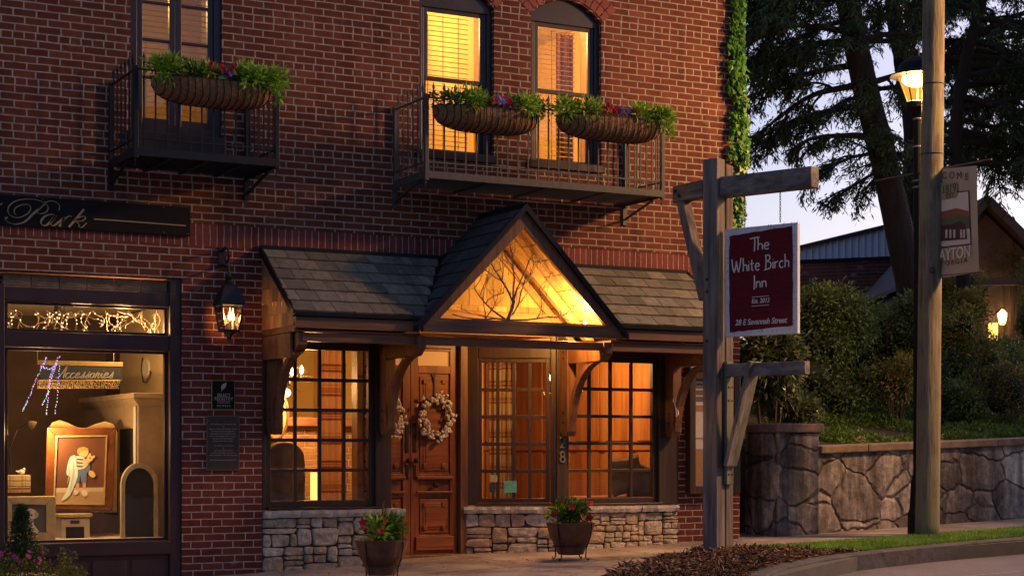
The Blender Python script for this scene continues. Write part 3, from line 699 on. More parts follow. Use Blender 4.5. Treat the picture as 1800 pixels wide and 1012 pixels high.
# cheeks, fascias, beams and ceiling
mb = MB()
for x in (.765, 5.52):
    for k in range(6):
        za = 2.26+k*.125; zb_ = za+.14
        def yy(z): return YE+.03+(z-ZE+.05)/(ZW-ZE)*(-YE) if z > ZE-.05 else YE+.03
        if yy(za+.02) > -.02: continue
        y0_ = yy(za); y = y0_
        rd = random.Random(k)
        while y < -.01:
            b_ = min(y+rd.uniform(.08, .16), -.004)
            mb.add([(x-.012, y, za), (x-.012, b_-.003, za), (x-.002, b_-.003, min(zb_, ZE-.05+(b_-YE-.03)/(-YE)*(ZW-ZE))), (x-.002, y, min(zb_, max(za+.01, ZE-.05+(y-YE-.03)/(-YE)*(ZW-ZE)))), (x+.01, y, za), (x+.01, b_-.003, za)], [(0,1,2,3), (0,1,5,4)])
            y = b_
mb.build('side_shake', m_cedar, pr, fix=False)
mb = MB(); mb.box((.763, YE, 2.235), (2.0, YE+.035, ZE-.035)); mb.box((4.14, YE, 2.235), (5.54, YE+.035, ZE-.035)); mb.box((.85, YE+.06, 2.12), (2.0, YE+.12, 2.20)); mb.box((4.14, YE+.06, 2.12), (5.4, YE+.12, 2.20))
mb.box((.764, YE+.036, 2.205), (.80, -.001, 2.29)); mb.box((.766, YE+.15, 1.98), (.795, -.002, 2.2))
mb.box((5.50, YE+.036, 2.205), (5.538, -.001, 2.29))
mb.build('fascia', m_trimX, pr, bevel=.004)
mb = MB()
for i in range(6):
    y = -.02-i*.135
    for x0, x1 in ((.80, 2.03), (4.11, 5.5)): mb.box((x0, y-.13, 2.205), (x1, y, 2.225))
mb.build('ceiling_board', m_trimX, pr, bevel=.004)
# gable
GX, GH, YG, ZA, ZF = 3.07, 1.07, -.95, 3.475, 2.345
g = MB()
sl_ = (ZA-ZF)/GH
def rake(mb, off, wd, y0, y1, x_in=0):      # pair of raking boards, top edge lowered by off
    for s in (-1, 1):
        top = [(GX, ZA-off), (GX+s*(GH+.03), ZA-off-sl_*(GH+.03))]
        mb.prism([top[0], top[1], (top[1][0]-s*wd*.9, top[1][1]), (GX, ZA-off-wd*1.43)], 'y', y0, y1)
mb = MB(); rake(mb, .035, .125, YG, YG+.05)
gb = mb.build('porch_gable', m_trimZ, inn, bevel=.005)
mb = MB(); mb.box((GX-GH-.01, YG-.006, 2.235), (GX+GH+.01, YG+.055, 2.352)); mb.box((GX-GH+.05, YG+.10, 2.12), (GX+GH-.05, YG+.17, 2.20)); mb.build('tie_beam', m_trimX, gb, bevel=.006)
mb = MB()
for s in (-1, 1):
    n = 9
    E0 = Vector((GX+s*(GH+.06), 0, ZA-sl_*(GH+.06))); 
    p0 = (E0.x, YG-.03 if s < 0 else YG-.03, E0.z); 
    shingle_plane(p0, (0, -YG+.03, 0), (-s*(GH+.06), 0, ZA-E0.z), 6, 9, 0, mb, 4+s, wid=.19)
mb.build('roof_shingle', mat('dark_shingle', (.06,.06,.066), (.03,.03,.034), 16, .7, bump=.004, island=.3), gb, fix=False)
mb = MB()
for s in (-1, 1):
    a = (GX, ZA-.004); b = (GX+s*(GH+.07), ZA-.004-sl_*(GH+.07))
    mb.prism([a, b, (b[0]-s*.0, b[1]-.028), (a[0], a[1]-.04)], 'y', YG-.02, -.002)           # deck
    mb.prism([(GX, ZA+.02), (b[0]+s*.01, b[1]+.014), (b[0]+s*.01, b[1]-.05), (GX, ZA-.05)], 'y', YG-.04, YG-.021)
mb.add([(GX-.05, YG-.04, ZA-.03), (GX, YG-.04, ZA+.035), (GX+.05, YG-.04, ZA-.03), (GX-.05, -.002, ZA-.03), (GX, -.002, ZA+.035), (GX+.05, -.002, ZA-.03)], [(0,1,4,3), (1,2,5,4)])
for s in (-1, 1): mb.bar((GX+s*1.06, YE-.02, ZE+.0), (GX+s*.42, -.01, ZW+.03), .11, .014, up=(s*.7, -.5, .6))   # valley flashing
mb.build('roof_edge', m_edge, gb)
mb = MB()                                              # boards under the roof slopes, rafters, back wall of shakes
for s in (-1, 1):
    for k in range(8):
        t0, t1 = k/8, (k+.96)/8
        mb.add([(GX+s*GH*t0, YG+.05, ZA-.05-sl_*GH*t0), (GX+s*GH*t1, YG+.05, ZA-.05-sl_*GH*t1), (GX+s*GH*t1, -.02, ZA-.05-sl_*GH*t1), (GX+s*GH*t0, -.02, ZA-.05-sl_*GH*t0)], [(0,1,2,3)])
mb.build('soffit_board', m_soffit, gb, fix=False)
mb = MB(); rake(mb, .07, .11, -.42, -.34); rake(mb, .07, .09, -.06, -.012); mb.box((GX-.95, -.05, 2.44), (GX+.95, -.01, 2.53)); mb.build('rafter', m_soffit, gb, bevel=.004)
mb = MB(); rd = random.Random(5)
for k in range(7):
    za = 2.43+k*.16; hw = GH-(za+.0-ZF)/sl_
    x = GX-hw
    hw = max(0, GH-(za+.2-ZF)/sl_); x = GX-hw-.02
    while x < GX+hw-.02 and hw > .05:
        b_ = min(x+rd.uniform(.09, .2), GX+hw+.02); mb.box((x+.002, -.020-rd.random()*.006, za), (b_-.002, .0, za+.158)); x = b_
mb.build('back_shake', mat('pale_shake', (.62,.42,.16), (.42,.26,.09), 20, .75, bump=.003, stretch=(1,1,.2), island=.35), gb)
mb = MB(); mb.box((2.0, .02, 2.3), (4.0, .5, 2.33)); mb.box((2.0, .0, 2.33), (4.05, .04, 2.45)); mb.build('door_soffit', m_soffit, gb)
# curved brackets
def bracket(x, arm, tail=''):
    mb = MB(); wd = .105; x0, x1 = x-wd/2, x+wd/2
    mb.prism([(0, 1.34), (-.05, 1.28), (-.13, 1.28), (-.16, 1.33), (-.16, 2.2), (0, 2.2)], 'x', x0, x1)
    mb.prism([(-.162, 2.02), (-arm+.1, 2.02), (-arm, 2.09), (-arm, 2.2), (-.162, 2.2)], 'x', x0+.004, x1-.004)
    n = 12; out = []; inn_ = []
    for k in range(n+1):
        a = math.pi/2*k/n; cy, cz = -.66, 1.40; 
        out.append((cy+.50*math.cos(a), cz+.60*math.sin(a))); inn_.append((cy+.02+.59*math.cos(a)*.86+.075*math.cos(a), cz+.70*math.sin(a)))
    lower = [(-.17+(-.48)*math.sin(math.pi/2*k/n)**1.0*(1 if 1 else 0)*(1-math.cos(math.pi/2*k/n))/1.0-.0, 1.34+.68*math.sin(math.pi/2*k/n)) for k in range(n+1)]
    lower = [(-.165-.58*(1-math.cos(math.pi/2*k/n)), 1.33+.69*math.sin(math.pi/2*k/n)) for k in range(n+1)]
    upper = [(-.163-.49*(1-math.cos(math.pi/2*k/n)), 1.44+.578*math.sin(math.pi/2*k/n)) for k in range(n+1)]
    # brace: thick arched knee between post and arm
    for k in range(n):
        a, b, c, d = lower[k], lower[k+1], upper[k+1], upper[k]
        if k == 0: pass
        mb.prism([(a[0]-.022*min(1, k/2), a[1]), (b[0]-.022*min(1, (k+1)/2), b[1]), c, d], 'x', x0+.014, x1-.014)
    o = mb.build('porch_bracket', m_trimZ, inn, bevel=.006)
    mb = MB()
    for z in (1.42, 1.52, 2.08, 2.14): mb.tube([(x0-.006, -.08, z), (x1+.006, -.08, z)], .01, 8)
    mb.build('peg', m_iron, o); return o
bracket(.86, .80); bracket(2.02, .86); bracket(4.05, .88); bracket(5.34, .80)
# the flood lamp tucked into the gable
fl = thing('flood_lamp', 'small bright flood lamp tucked in the lower right corner of the porch gable', 'lamp', (3.83, -.80, 2.36))
mb = MB(); mb.lathe([(.02, 0), (.03, .01), (.035, .05), (.03, .055)], (3.83, -.80, 2.325), 12); mb.build('housing', m_iron, fl)
mb = MB(); mb.ball((3.83, -.80, 2.392), .018); mb.build('bulb', emit('flood_bulb', (1, .62, .25), 60), fl)
point_light('flood_light', (3.74, -.72, 2.40), 72, (1, .50, .12), fl, .03)
mb = MB(); 
for k in range(3): pass
# branches in the gable
def branchy(mb, p, d, L, r, depth, rd, clip=None):
    n = 5; pts = [Vector(p)]; dd = Vector(d).normalized()
    for i in range(n):
        dd = (dd+Vector((rd.uniform(-.3, .3), rd.uniform(-.12, .12), rd.uniform(-.25, .28)))).normalized(); pts.append(pts[-1]+dd*L/n)
        if clip: pts[-1] = clip(pts[-1])
    mb.tube(pts, [r*(1-.55*i/n) for i in range(n+1)], 5, caps=False)
    if depth > 0:
        for k in range(3 if depth > 1 else 2):
            i = rd.randint(1, n); s = rd.choice((-1, 1)); nd = (dd+Vector((s*rd.uniform(.5, 1.1), rd.uniform(-.2, .2), rd.uniform(-.2, .7)))).normalized()
            branchy(mb, pts[i], nd, L*rd.uniform(.45, .7), r*.55, depth-1, rd, clip)
def in_gable(q):
    q = Vector(q); q.y = min(max(q.y, -.86), -.2); q.x = min(max(q.x, 2.32), 3.82); q.z = max(2.37, min(q.z, 3.36-1.056*abs(q.x-3.07))); return q
mb = MB(); rd = random.Random(12)
base = Vector((2.98, -.75, 2.36))
mb.tube([base, base+Vector((.05, 0, .12)), base+Vector((.08, 0, .22))], [.022, .019, .017], 7)
for d, L in (((-.5, 0, 1), .60), ((.35, 0, .9), .62), ((.9, 0, .15), .52), ((-.9, 0, .2), .6), ((-.15, 0, 1), .6), ((.6, 0, .6), .5), ((-.8, 0, .5), .45)): branchy(mb, base+Vector((.07*(1 if abs(d[0]) < .6 else 0), 0, .2 if abs(d[0]) < .6 else .03)), d, L, .011, 4, rd, in_gable)
o = mb.build('bare_branch', mat('grey_bark', (.30,.24,.17), (.16,.12,.08), 30, .85), None, smooth=True); tag(o, 'bare twisting grey branches arranged inside the porch gable', 'branch')
# a fuzzy wreath of cotton on each door leaf
def wreath(cx, cz, r, label):
    t = thing('wreath', label, 'wreath', (cx, YD-.03, cz), 'cotton wreaths on the double door')
    mb = MB(); rd = random.Random(int(cx*100)); N_ = 26
    for k in range(5):
        ph = rd.random()*6; pts = [(cx+(r+.02*math.sin(3*a+ph))*math.cos(a), YD-.04+.015*math.sin(5*a+ph), cz+(r*1.2+.02*math.cos(2*a+ph))*math.sin(a)) for a in [2*math.pi*i/N_ for i in range(N_+1)]]
        mb.tube(pts, .006, 5)
    mb.build('twig_ring', mat('twig_brown', (.10,.05,.025), rough=.9), t)
    mb = MB()
    for k in range(125):
        a = rd.random()*2*math.pi; q = r+rd.gauss(0, .03); c = (cx+q*math.cos(a), YD-.055-rd.random()*.03, cz+q*1.2*math.sin(a)); 
        for j in range(3): mb.ball((c[0]+rd.uniform(-.011, .011), c[1]+rd.uniform(-.008, .008), c[2]+rd.uniform(-.011, .011)), rd.uniform(.010, .016), 6, 4)
    mb.build('cotton_boll', m_cream, t, smooth=True, fix=False)
    mb = MB(); mb.box((cx-.008, YD-.012, cz+r), (cx+.008, YD-.003, 1.93)); mb.build('hanger', m_iron, t)
wreath(2.80, 1.475, .165, 'round cotton boll wreath on the right leaf, fully in view'); wreath(2.255, 1.475, .165, 'cotton boll wreath on the left leaf, half hidden by the porch bracket')

# ================================================================== SHOPFRONT
SX0, SX1 = -1.72, -.018
mb = MB(); yb = .02
mb.box((-.125, yb, -.4), (SX1, .2, 2.715)); mb.box((-1.75, yb, -.4), (-1.62, .2, 2.6)); 
mb.box((-1.62, yb+.02, 2.455), (-.125, .2, 2.575)); mb.box((-1.62, yb+.012, 2.045), (-.125, .2, 2.185)); mb.box((-1.62, yb-.01, .18), (-.125, .2, .30)); mb.box((-1.62, yb+.03, -.4), (-.125, .2, .18))
mb.box((-6, yb, 2.575), (-1.76, .2, 2.715)); mb.box((-6, yb, -.4), (-1.76, .2, .3))
sf = mb.build('shopfront', m_shopframe, inn, bevel=.006)
mb = MB()
for i in range(4):
    x = -1.56+i*.36; mb.box((x, yb+.018, -.3), (x+.31, yb+.03, .13))
mb.build('kick_panel', m_shopframe, sf, bevel=.008)
mb = MB()
for i in range(6):
    x = -1.62+i*.249; mb.box((x+.004, .1, 2.58), (x+.245, .13, 2.70))
    for k in range(3): mb.box((x+.03+k*.02, .092, 2.60+k*.022), (x+.215-k*.02, .1, 2.612+k*.022))
    mb.prism([(x+.06, 2.69), (x+.12, 2.62), (x+.18, 2.69), (x+.165, 2.69), (x+.12, 2.64), (x+.075, 2.69)], 'y', .09, .1)
mb.build('carved_panel', mat('tan_terracotta', (.34,.24,.14), (.2,.14,.08), 14, .8, bump=.004), sf)
for a, b, c, d, nm in ((-1.60, -.135, 2.19, 2.45, 'transom'), (-1.60, -.135, .305, 2.04, 'display_window')):
    mb = MB(); y = .09; s = .022
    mb.box((a, y, c), (a+s, y+.05, d)); mb.box((b-s, y, c), (b, y+.05, d)); mb.box((a+s, y+.001, c), (b-s, y+.05, c+s)); mb.box((a+s, y+.001, d-s), (b-s, y+.05, d))
    f = mb.build(nm, m_dark, sf, bevel=.003); mb = MB(); mb.quad((a+s, y+.02, c+s), (b-s, y+.02, c+s), (b-s, y+.02, d-s), (a+s, y+.02, d-s)); mb.build('glass', m_glass, f)
# a small scroll hook on the frame
mb = MB(); c = PY(320, 578, -.01); mb.tube([(c.x-.05, -.005, c.z+.1), (c.x-.03, -.02, c.z+.04), (c.x-.06, -.02, c.z), (c.x-.03, -.02, c.z-.05), (c.x+.02, -.03, c.z), (c.x+.05, -.04, c.z+.02), (c.x+.06, -.04, c.z-.02)], .005, 6); mb.ball((c.x-.05, -.008, c.z-.08), .01)
o = mb.build('scroll_hook', m_iron); tag(o, 'small black scrolled iron hook beside the shop transom', 'hook')

# ------- ribbon lettering
def cat(pts, n=8):
    P = [Vector(p) for p in pts]; P = [P[0]*2-P[1]]+P+[P[-1]*2-P[-2]]; out = []
    for i in range(1, len(P)-2):
        for k in range(n):
            t = k/n; a, b, c, d = P[i-1:i+3]
            out.append(.5*((2*b)+(c-a)*t+(2*a-5*b+4*c-d)*t*t+(3*b-a-3*c+d)*t**3))
    return out+[P[-2]]
def stroke(mb, pts, w0, w1, fn, th=.003, smooth=True, ang=None):
    """ribbon through 2D points, fn(x,y,depth)->3D; ang picks the pen direction that is thick"""
    P = cat(pts) if smooth and len(pts) > 2 else [Vector(p) for p in pts]; L = []; R_ = []
    for i, p in enumerate(P):
        d = (P[min(i+1, len(P)-1)]-P[max(i-1, 0)]); d = d.normalized() if d.length > 1e-9 else Vector((1, 0)); n = Vector((-d.y, d.x))
        wd = w1 if ang is None else w0+(w1-w0)*abs(math.cos(math.atan2(d.y, d.x)-ang))**3
        L.append(p+n*wd/2); R_.append(p-n*wd/2)
    m_ = len(P); vs = [fn(q.x, q.y, th) for q in L]+[fn(q.x, q.y, th) for q in R_]+[fn(q.x, q.y, 0) for q in L]+[fn(q.x, q.y, 0) for q in R_]
    fs = []
    for i in range(m_-1): fs += [(i, i+1, m_+i+1, m_+i), (i, 2*m_+i, 2*m_+i+1, i+1), (m_+i, m_+i+1, 3*m_+i+1, 3*m_+i)]
    mb.add(vs, fs)
def text_mesh(name, s, origin, ux, uz, size, m, parent, align='CENTER', shear=0, sx=1, th=.002, bold=0):
    c = bpy.data.curves.new(name, 'FONT'); c.body = s; c.size = size; c.align_x = align; c.align_y = 'CENTER'; c.shear = shear; c.extrude = th; c.offset = bold
    tmp = bpy.data.objects.new('tmp', c); COL.objects.link(tmp); dg = bpy.context.evaluated_depsgraph_get(); dg.update()
    me = bpy.data.meshes.new_from_object(tmp.evaluated_get(dg)); bpy.data.objects.remove(tmp)
    ux = Vector(ux).normalized(); uz = Vector(uz).normalized(); n = ux.cross(uz); org = Vector((0, 0, 0)); p = parent
    while p is not None: org += p.location; p = p.parent
    O_ = Vector(origin)-org
    for v in me.vertices: v.co = O_+ux*(v.co.x*sx)+uz*v.co.y+n*v.co.z
    me.name = name; me.materials.clear(); me.materials.append(m); o = bpy.data.objects.new(name, me); COL.objects.link(o); o.parent = parent; return o
# ------- black fascia sign with gold script
t = thing('fascia_sign', 'long black fascia sign lettered Park in gold script above the shop', 'sign', (-1.4, -.03, 3.1))
mb = MB(); mb.box((-4.2, -.035, 3.105), (.054, -.004, 3.372)); mb.build('board', m_black, t, bevel=.004)
def fpark(px, py, d):
    q = PY(px/7.496, 330+py/7.496, -.0365); q.y -= d; return q
mb = MB()
A_ = R(-52)
S_ = [[(600,190),(510,280),(430,350),(370,410),(310,455),(240,476),(180,480),(110,455),(78,425),(75,400),(100,390)],
 [(215,360),(188,330),(200,270),(290,225),(375,225),(405,270),(370,335),(270,388),(180,388),(110,330),(115,250),(200,178),(340,150),(480,160),(580,200),(632,255),(612,315),(540,343),(475,325)],
 [(500,290),(545,235),(600,195),(680,175),(745,195),(785,240),(775,300)],
 [(735,370),(690,350),(600,372),(545,430),(543,480),(585,500),(640,470),(735,365),(665,465),(700,500),(760,462),(850,390)], [(850,385),(780,513)], [(800,480),(860,405),(920,372),(945,385)],
 [(1105,285),(1000,410),(905,520)], [(965,440),(1045,390),(1105,375),(1125,400),(1080,438),(1000,445),(1040,480),(1040,515),(1080,520),(1140,465)],
 [(-60,300),(-20,240),(30,205)]]
for s in S_: stroke(mb, s, 6, 30 if s[0] in ((600,190),(1105,285),(850,385),(735,370)) else 16, fpark, ang=R(128), th=.004)
stroke(mb, [(1235,413),(1500,430),(1800,452),(2150,478),(2448,500)], 15, 15, fpark, th=.004)
mb.build('lettering', m_gold, t)
mb = MB()
for x in (-1.3, -.2, .03):
    for z in (3.125, 3.355): mb.lathe([(.006, 0), (.006, .003)], (x, -.037, z), 8)
mb.build('screw', m_gold, t)

# ------- plaques on the pier
t = thing('plaque', 'small black square plaque with a leaf emblem reading SELECT REGISTRY MEMBER', 'plaque', (.376, -.01, 1.5))
mb = MB(); mb.box((.262, -.016, 1.51), (.489, -.002, 1.785)); mb.build('border', m_gold, t, bevel=.002)
mb = MB(); mb.box((.268, -.019, 1.516), (.483, -.0161, 1.779)); mb.build('plate', m_black, t)
m_lett = plain('pale_gold_lettering', (.5,.42,.3), .6)
def tx(s, x, z, size, par, m=m_lett, y=-.0195, **k): return text_mesh('lettering', s, (x, y, z), (1,0,0), (0,0,1), size, m, par, **k)
tx('SELECT', .378, 1.645, .040, t); tx('REGISTRY', .378, 1.612, .042, t); tx('DISTINGUISHED INNS', .378, 1.588, .013, t); tx('OF NORTH AMERICA', .378, 1.573, .013, t); tx('M E M B E R', .378, 1.545, .026, t)
mb = MB(); mb.prism([(.353, 1.675), (.358, 1.70), (.352, 1.72), (.362, 1.745), (.385, 1.757), (.405, 1.765), (.402, 1.74), (.392, 1.715), (.372, 1.70), (.36, 1.69)], 'y', -.021, -.0191); mb.build('emblem', m_lett, t)
t = thing('plaque', 'tall brown bronze history plaque covered in small raised text', 'plaque', (.373, -.01, .94))
m_bz = mat('bronze_plate', (.06,.04,.03), (.04,.027,.02), 20, .5)
mb = MB(); mb.box((.212, -.02, .944), (.534, -.002, 1.456)); mb.build('border', mat('bronze_rim', (.22,.16,.11), (.15,.1,.07), 20, .45, metal=.4), t, bevel=.003)
mb = MB(); mb.box((.223, -.0225, .955), (.523, -.0201, 1.445)); mb.build('plate', m_bz, t)
LN = ['This building was constructed in 1925', 'by', 'Duncan E. Moore and Charlie E. Cannon.', 'Mr. Moore housed his family in an', 'apartment on the second floor of his', 'part of the building, and Mr. Cannon', 'used his part of the building for', 'storage and furniture repairs.', '', 'The building was purchased', 'by', 'Chuck and Wanda Cabrera', 'in 2012 and beautifully restored as a', 'bed and breakfast - The White Birch Inn', '', 'Rabun County Historical Society 2013']
for i, s in enumerate(LN):
    if s: tx(s, .373, 1.375-i*.0222, .0165, t, y=-.0228)

# ------- hanging gas lantern
t = thing('wall_lantern', 'black iron gas lantern with three flames hanging on the brick pier', 'lantern', (.36, -.22, 2.15))
lx, ly = .36, -.22
mb = MB(); mb.box((lx-.035, -.03, 2.84), (lx+.035, -.002, 3.02)); mb.tube([(lx, -.02, 2.98), (lx, -.10, 3.01), (lx, -.19, 2.99), (lx, -.22, 2.93), (lx, -.20, 2.88), (lx, -.15, 2.87), (lx, -.13, 2.91)], .012, 8); mb.tube([(lx, -.02, 2.86), (lx, -.10, 2.84), (lx, -.2, 2.83), (lx, ly, 2.78), (lx, ly, 2.70)], .013, 8)
mb.lathe([(.03, 0), (.04, .02), (.03, .04), (.045, .06), (.02, .08), (.012, .12)], (lx, ly, 2.66), 10); mb.build('wall_bracket', m_iron, t)
def fr4(mb, z0, h0, z1, h1, r=.008):
    for a, b in ((-1, -1), (1, -1), (1, 1), (-1, 1)): mb.tube([(lx+a*h0, ly+b*h0, z0), (lx+a*h1, ly+b*h1, z1)], r, 6)
mb = MB()
prof = [(.118, 2.47), (.113, 2.50), (.08, 2.60), (.06, 2.64), (.025, 2.67)]
for (h0, z0), (h1, z1) in zip(prof[:-1], prof[1:]):
    c0 = [(lx+a*h0, ly+b*h0, z0) for a, b in ((-1,-1),(1,-1),(1,1),(-1,1))]; c1 = [(lx+a*h1, ly+b*h1, z1) for a, b in ((-1,-1),(1,-1),(1,1),(-1,1))]
    for k in range(4): mb.quad(c0[k], c0[(k+1) % 4], c1[(k+1) % 4], c1[k])
mb.build('cap', m_iron, t, fix=False)
mb = MB(); fr4(mb, 2.235, .072, 2.475, .104); mb.box((lx-.078, ly-.078, 2.222), (lx+.078, ly+.078, 2.24)); mb.box((lx-.11, ly-.11, 2.465), (lx+.11, ly+.11, 2.475)); mb.lathe([(.066, .07), (.028, .03), (.02, 0), (.004, -.03)], (lx, ly, 2.155), 4)
mb.build('frame', m_iron, t)
mb = MB()
c0 = [(lx+a*.07, ly+b*.07, 2.24) for a, b in ((-1,-1),(1,-1),(1,1),(-1,1))]; c1 = [(lx+a*.102, ly+b*.102, 2.465) for a, b in ((-1,-1),(1,-1),(1,1),(-1,1))]
for k in range(4): mb.quad(c0[k], c0[(k+1) % 4], c1[(k+1) % 4], c1[k])
mb.build('glass', m_glass, t)
m_flame = emit('gas_flame', (1, .52, .13), 9)
for dx, dy in ((0, -.03), (-.048, .03), (.048, .03)):
    mb = MB(); mb.tube([(lx+dx, ly+dy, 2.245), (lx+dx, ly+dy, 2.32)], .011, 8); mb.build('burner', m_cream, t)
    mb = MB(); mb.lathe([(.004, 0), (.018, .015), (.020, .035), (.010, .07), (.002, .12)], (lx+dx, ly+dy, 2.325), 8); mb.build('flame', m_flame, t, smooth=True)
point_light('lantern_light', (lx, ly, 2.36), 2.2, (1, .45, .1), t, .05)

# ------- hanging flower baskets on the rails
m_coir = mat('coconut_coir', (.36,.19,.085), (.18,.09,.04), 45, .95, bump=.01)
m_lime = leafm('lime_leaf', (.14,.30,.03), (.26,.46,.04), (.38,.56,.06)); m_midg = leafm('mid_leaf', (.05,.12,.02), (.09,.2,.03), (.15,.28,.045))
m_red = leafm('red_petal', (.45,.012,.025), (.6,.025,.035), (.7,.05,.05)); m_pur = leafm('violet_petal', (.26,.17,.5), (.38,.26,.65), (.52,.4,.75)); m_pink = leafm('pink_petal', (.35,.03,.12), (.5,.06,.2), (.6,.12,.3)); m_yelp = leafm('pale_yellow_petal', (.6,.55,.2), (.65,.6,.25), (.7,.65,.3))
nr = np.random.default_rng(3)
def leafquads(C, D, N, L, W, fold=.25):
    """C base, D direction, N face normal -> diamond leaves"""
    D = D/np.linalg.norm(D, axis=1, keepdims=True); S = np.cross(D, N); S /= (np.linalg.norm(S, axis=1, keepdims=True)+1e-9); Nn = np.cross(S, D)
    L = np.broadcast_to(np.asarray(L, float), (len(C),))[:, None]; W = np.broadcast_to(np.asarray(W, float), (len(C),))[:, None]
    V = np.stack([C, C+D*L*.45+S*W*.5+Nn*W*fold, C+D*L-Nn*W*fold*.5, C+D*L*.45-S*W*.5+Nn*W*fold], 1)
    return V
def quadmesh(name, Vs, mats, parent, mids=None):
    org = Vector((0, 0, 0)); p = parent
    while p is not None: org += p.location; p = p.parent
    V = np.concatenate(Vs).reshape(-1, 3)-np.array(org); n = len(V)//4
    me = bpy.data.meshes.new(name); me.vertices.add(n*4); me.vertices.foreach_set('co', V.astype(np.float32).ravel())
    me.loops.add(n*4); me.loops.foreach_set('vertex_index', np.arange(n*4, dtype=np.int32)); me.polygons.add(n)
    me.polygons.foreach_set('loop_start', np.arange(0, n*4, 4, dtype=np.int32)); me.polygons.foreach_set('loop_total', np.full(n, 4, np.int32))
    for m in mats: me.materials.append(m)
    if mids is not None: me.polygons.foreach_set('material_index', np.concatenate(mids).astype(np.int32))
    me.update(calc_edges=True); o = bpy.data.objects.new(name, me); COL.objects.link(o)
    if parent: o.parent = parent
    return o
def rdir(n, up=.3):
    d = nr.normal(size=(n, 3)); d[:, 2] += up; return d/np.linalg.norm(d, axis=1, keepdims=True)
def clump(c, r, n, L, W, up=.4, out=1.0):
    d = rdir(n, up); q = nr.random(n)**(.45); C = np.array(c)+d*np.array(r)*q[:, None]
    D = d*out+nr.normal(size=(n, 3))*.45; return leafquads(C, D, rdir(n, .8), L*(.6+.8*nr.random(n)), W*(.7+.6*nr.random(n)))
def florets(c, r, n, L=.022):
    """little five petalled flowers"""
    out = []
    for k in range(n):
        d = nr.normal(size=3); d[1] -= .8; d[2] += .5; d /= np.linalg.norm(d); p = np.array(c)+d*np.array(r)*(.7+.3*nr.random())
        a = np.cross(d, [0, 0, 1.]); a /= np.linalg.norm(a)+1e-9; b = np.cross(d, a); th = np.arange(5)*2*np.pi/5+nr.random()*6
        D = np.cos(th)[:, None]*a+np.sin(th)[:, None]*b+d*.25; out.append(leafquads(np.repeat(p[None], 5, 0), D, np.repeat(d[None], 5, 0), L, L*.9, .05))
    return np.concatenate(out)
def basket(x0, x1, y, zt, label, seed, extra):
    """half-round trough hung outside the rail"""
    t = thing('hanging_basket', label, 'flower basket', ((x0+x1)/2, y, zt), 'flower baskets on the balcony rails')
    dep, hh = .24, .20; yb = y+dep; n = 40; m_ = 12; mb = MB()
    def S(u, a, e=0):
        k = min(1, math.sin(math.pi*min(max(u, .0), 1))**.45) if 0 < u < 1 else 0
        k = (1-abs(2*u-1)**3.2)**.5 if 0 < u < 1 else 0
        k = .25+.75*k; x = x0+(x1-x0)*u; r = 1+e
        return (x, yb-.02-(dep-.02)*k*math.sin(a)**.8*r if a > 0 else yb-.02, zt-hh*k*(math.sin(a+.0) if 0 else (1-math.cos(a)) if 0 else math.cos(a)**.9*r if a < math.pi/2 else 0))
    for i in range(n+1):
        for j in range(m_+1):
            a = math.pi/2*j/m_; u = i/n; bul = .02*math.sin(u*17*math.pi)**2*(1 if 0 < u < 1 else 0)
            mb.v.append(S(u, a, bul*2.2))
    for i in range(n):
        for j in range(m_): q = i*(m_+1)+j; mb.f.append((q, q+1, q+m_+2, q+m_+1)); mb.mi.append(0)
    for u in (0, 1):
        k = len(mb.v); mb.v.append((x0+(x1-x0)*u, yb-.02, zt)); i = 0 if u == 0 else n
        for j in range(m_): q = i*(m_+1)+j; mb.f.append((q, q+1, k)); mb.mi.append(0)
    mb.build('coir_liner', m_coir, t, smooth=True)
    mb = MB()
    for k in range(18):
        u = .0+1.0*k/17; 
        mb.tube([S(min(max(u+.018*math.sin(math.pi*j/8), 0), 1), math.pi/2*j/8, .055) for j in range(9)], .0042, 5)
    mb.tube([(x0-.005, yb, zt)]+[tuple(Vector(S(u, math.pi/2, .03))+Vector((0, 0, .006))) for u in [k/20 for k in range(21)]]+[(x1+.005, yb, zt)], .006, 6)
    mb.tube([S(u, 0, .04) for u in [k/20 for k in range(21)]], .005, 5)
    mb.build('wire_frame', m_iron, t)
    V = []; M_ = []
    def addv(v, mi): V.append(v); M_.append(np.full(len(v), mi))
    W_ = x1-x0
    for u, kind_, hgt in extra:
        c = (x0+W_*u, y+.11, zt+.02)
        if kind_ == 'lime':
            for q in range(5): addv(clump((c[0]+nr.uniform(-.07, .07), c[1]-.06+nr.uniform(-.05, .04), c[2]+nr.uniform(-.01, .05)*1), (.09, .09, hgt), 42, .075, .020, .5), 0)
        elif kind_ == 'mid':
            for q in range(3): addv(clump((c[0]+nr.uniform(-.06, .06), c[1]+nr.uniform(-.05, .05), c[2]+.02), (.08, .09, hgt), 60, .04, .02, .5), 1)
        elif kind_ in ('red', 'violet', 'yellow'):
            addv(clump((c[0], c[1], c[2]), (.08, .08, hgt*.8), 50, .035, .02, .4), 1)
            addv(florets((c[0], c[1]-.06, c[2]+hgt*.45), (.07, .05, hgt*.5), {'red': 15, 'violet': 26, 'yellow': 3}[kind_], {'red': .030, 'violet': .019, 'yellow': .026}[kind_]), {'red': 2, 'violet': 3, 'yellow': 4}[kind_])
        elif kind_ == 'trail':
            for q in range(4): addv(clump((c[0]+nr.uniform(-.02, .02), y-.02, c[2]-.03-q*.035), (.02, .02, .03), 14, .07, .018, -.9), 0)
    quadmesh('foliage', V, [m_lime, m_midg, m_red, m_pur, m_yelp], t, M_)
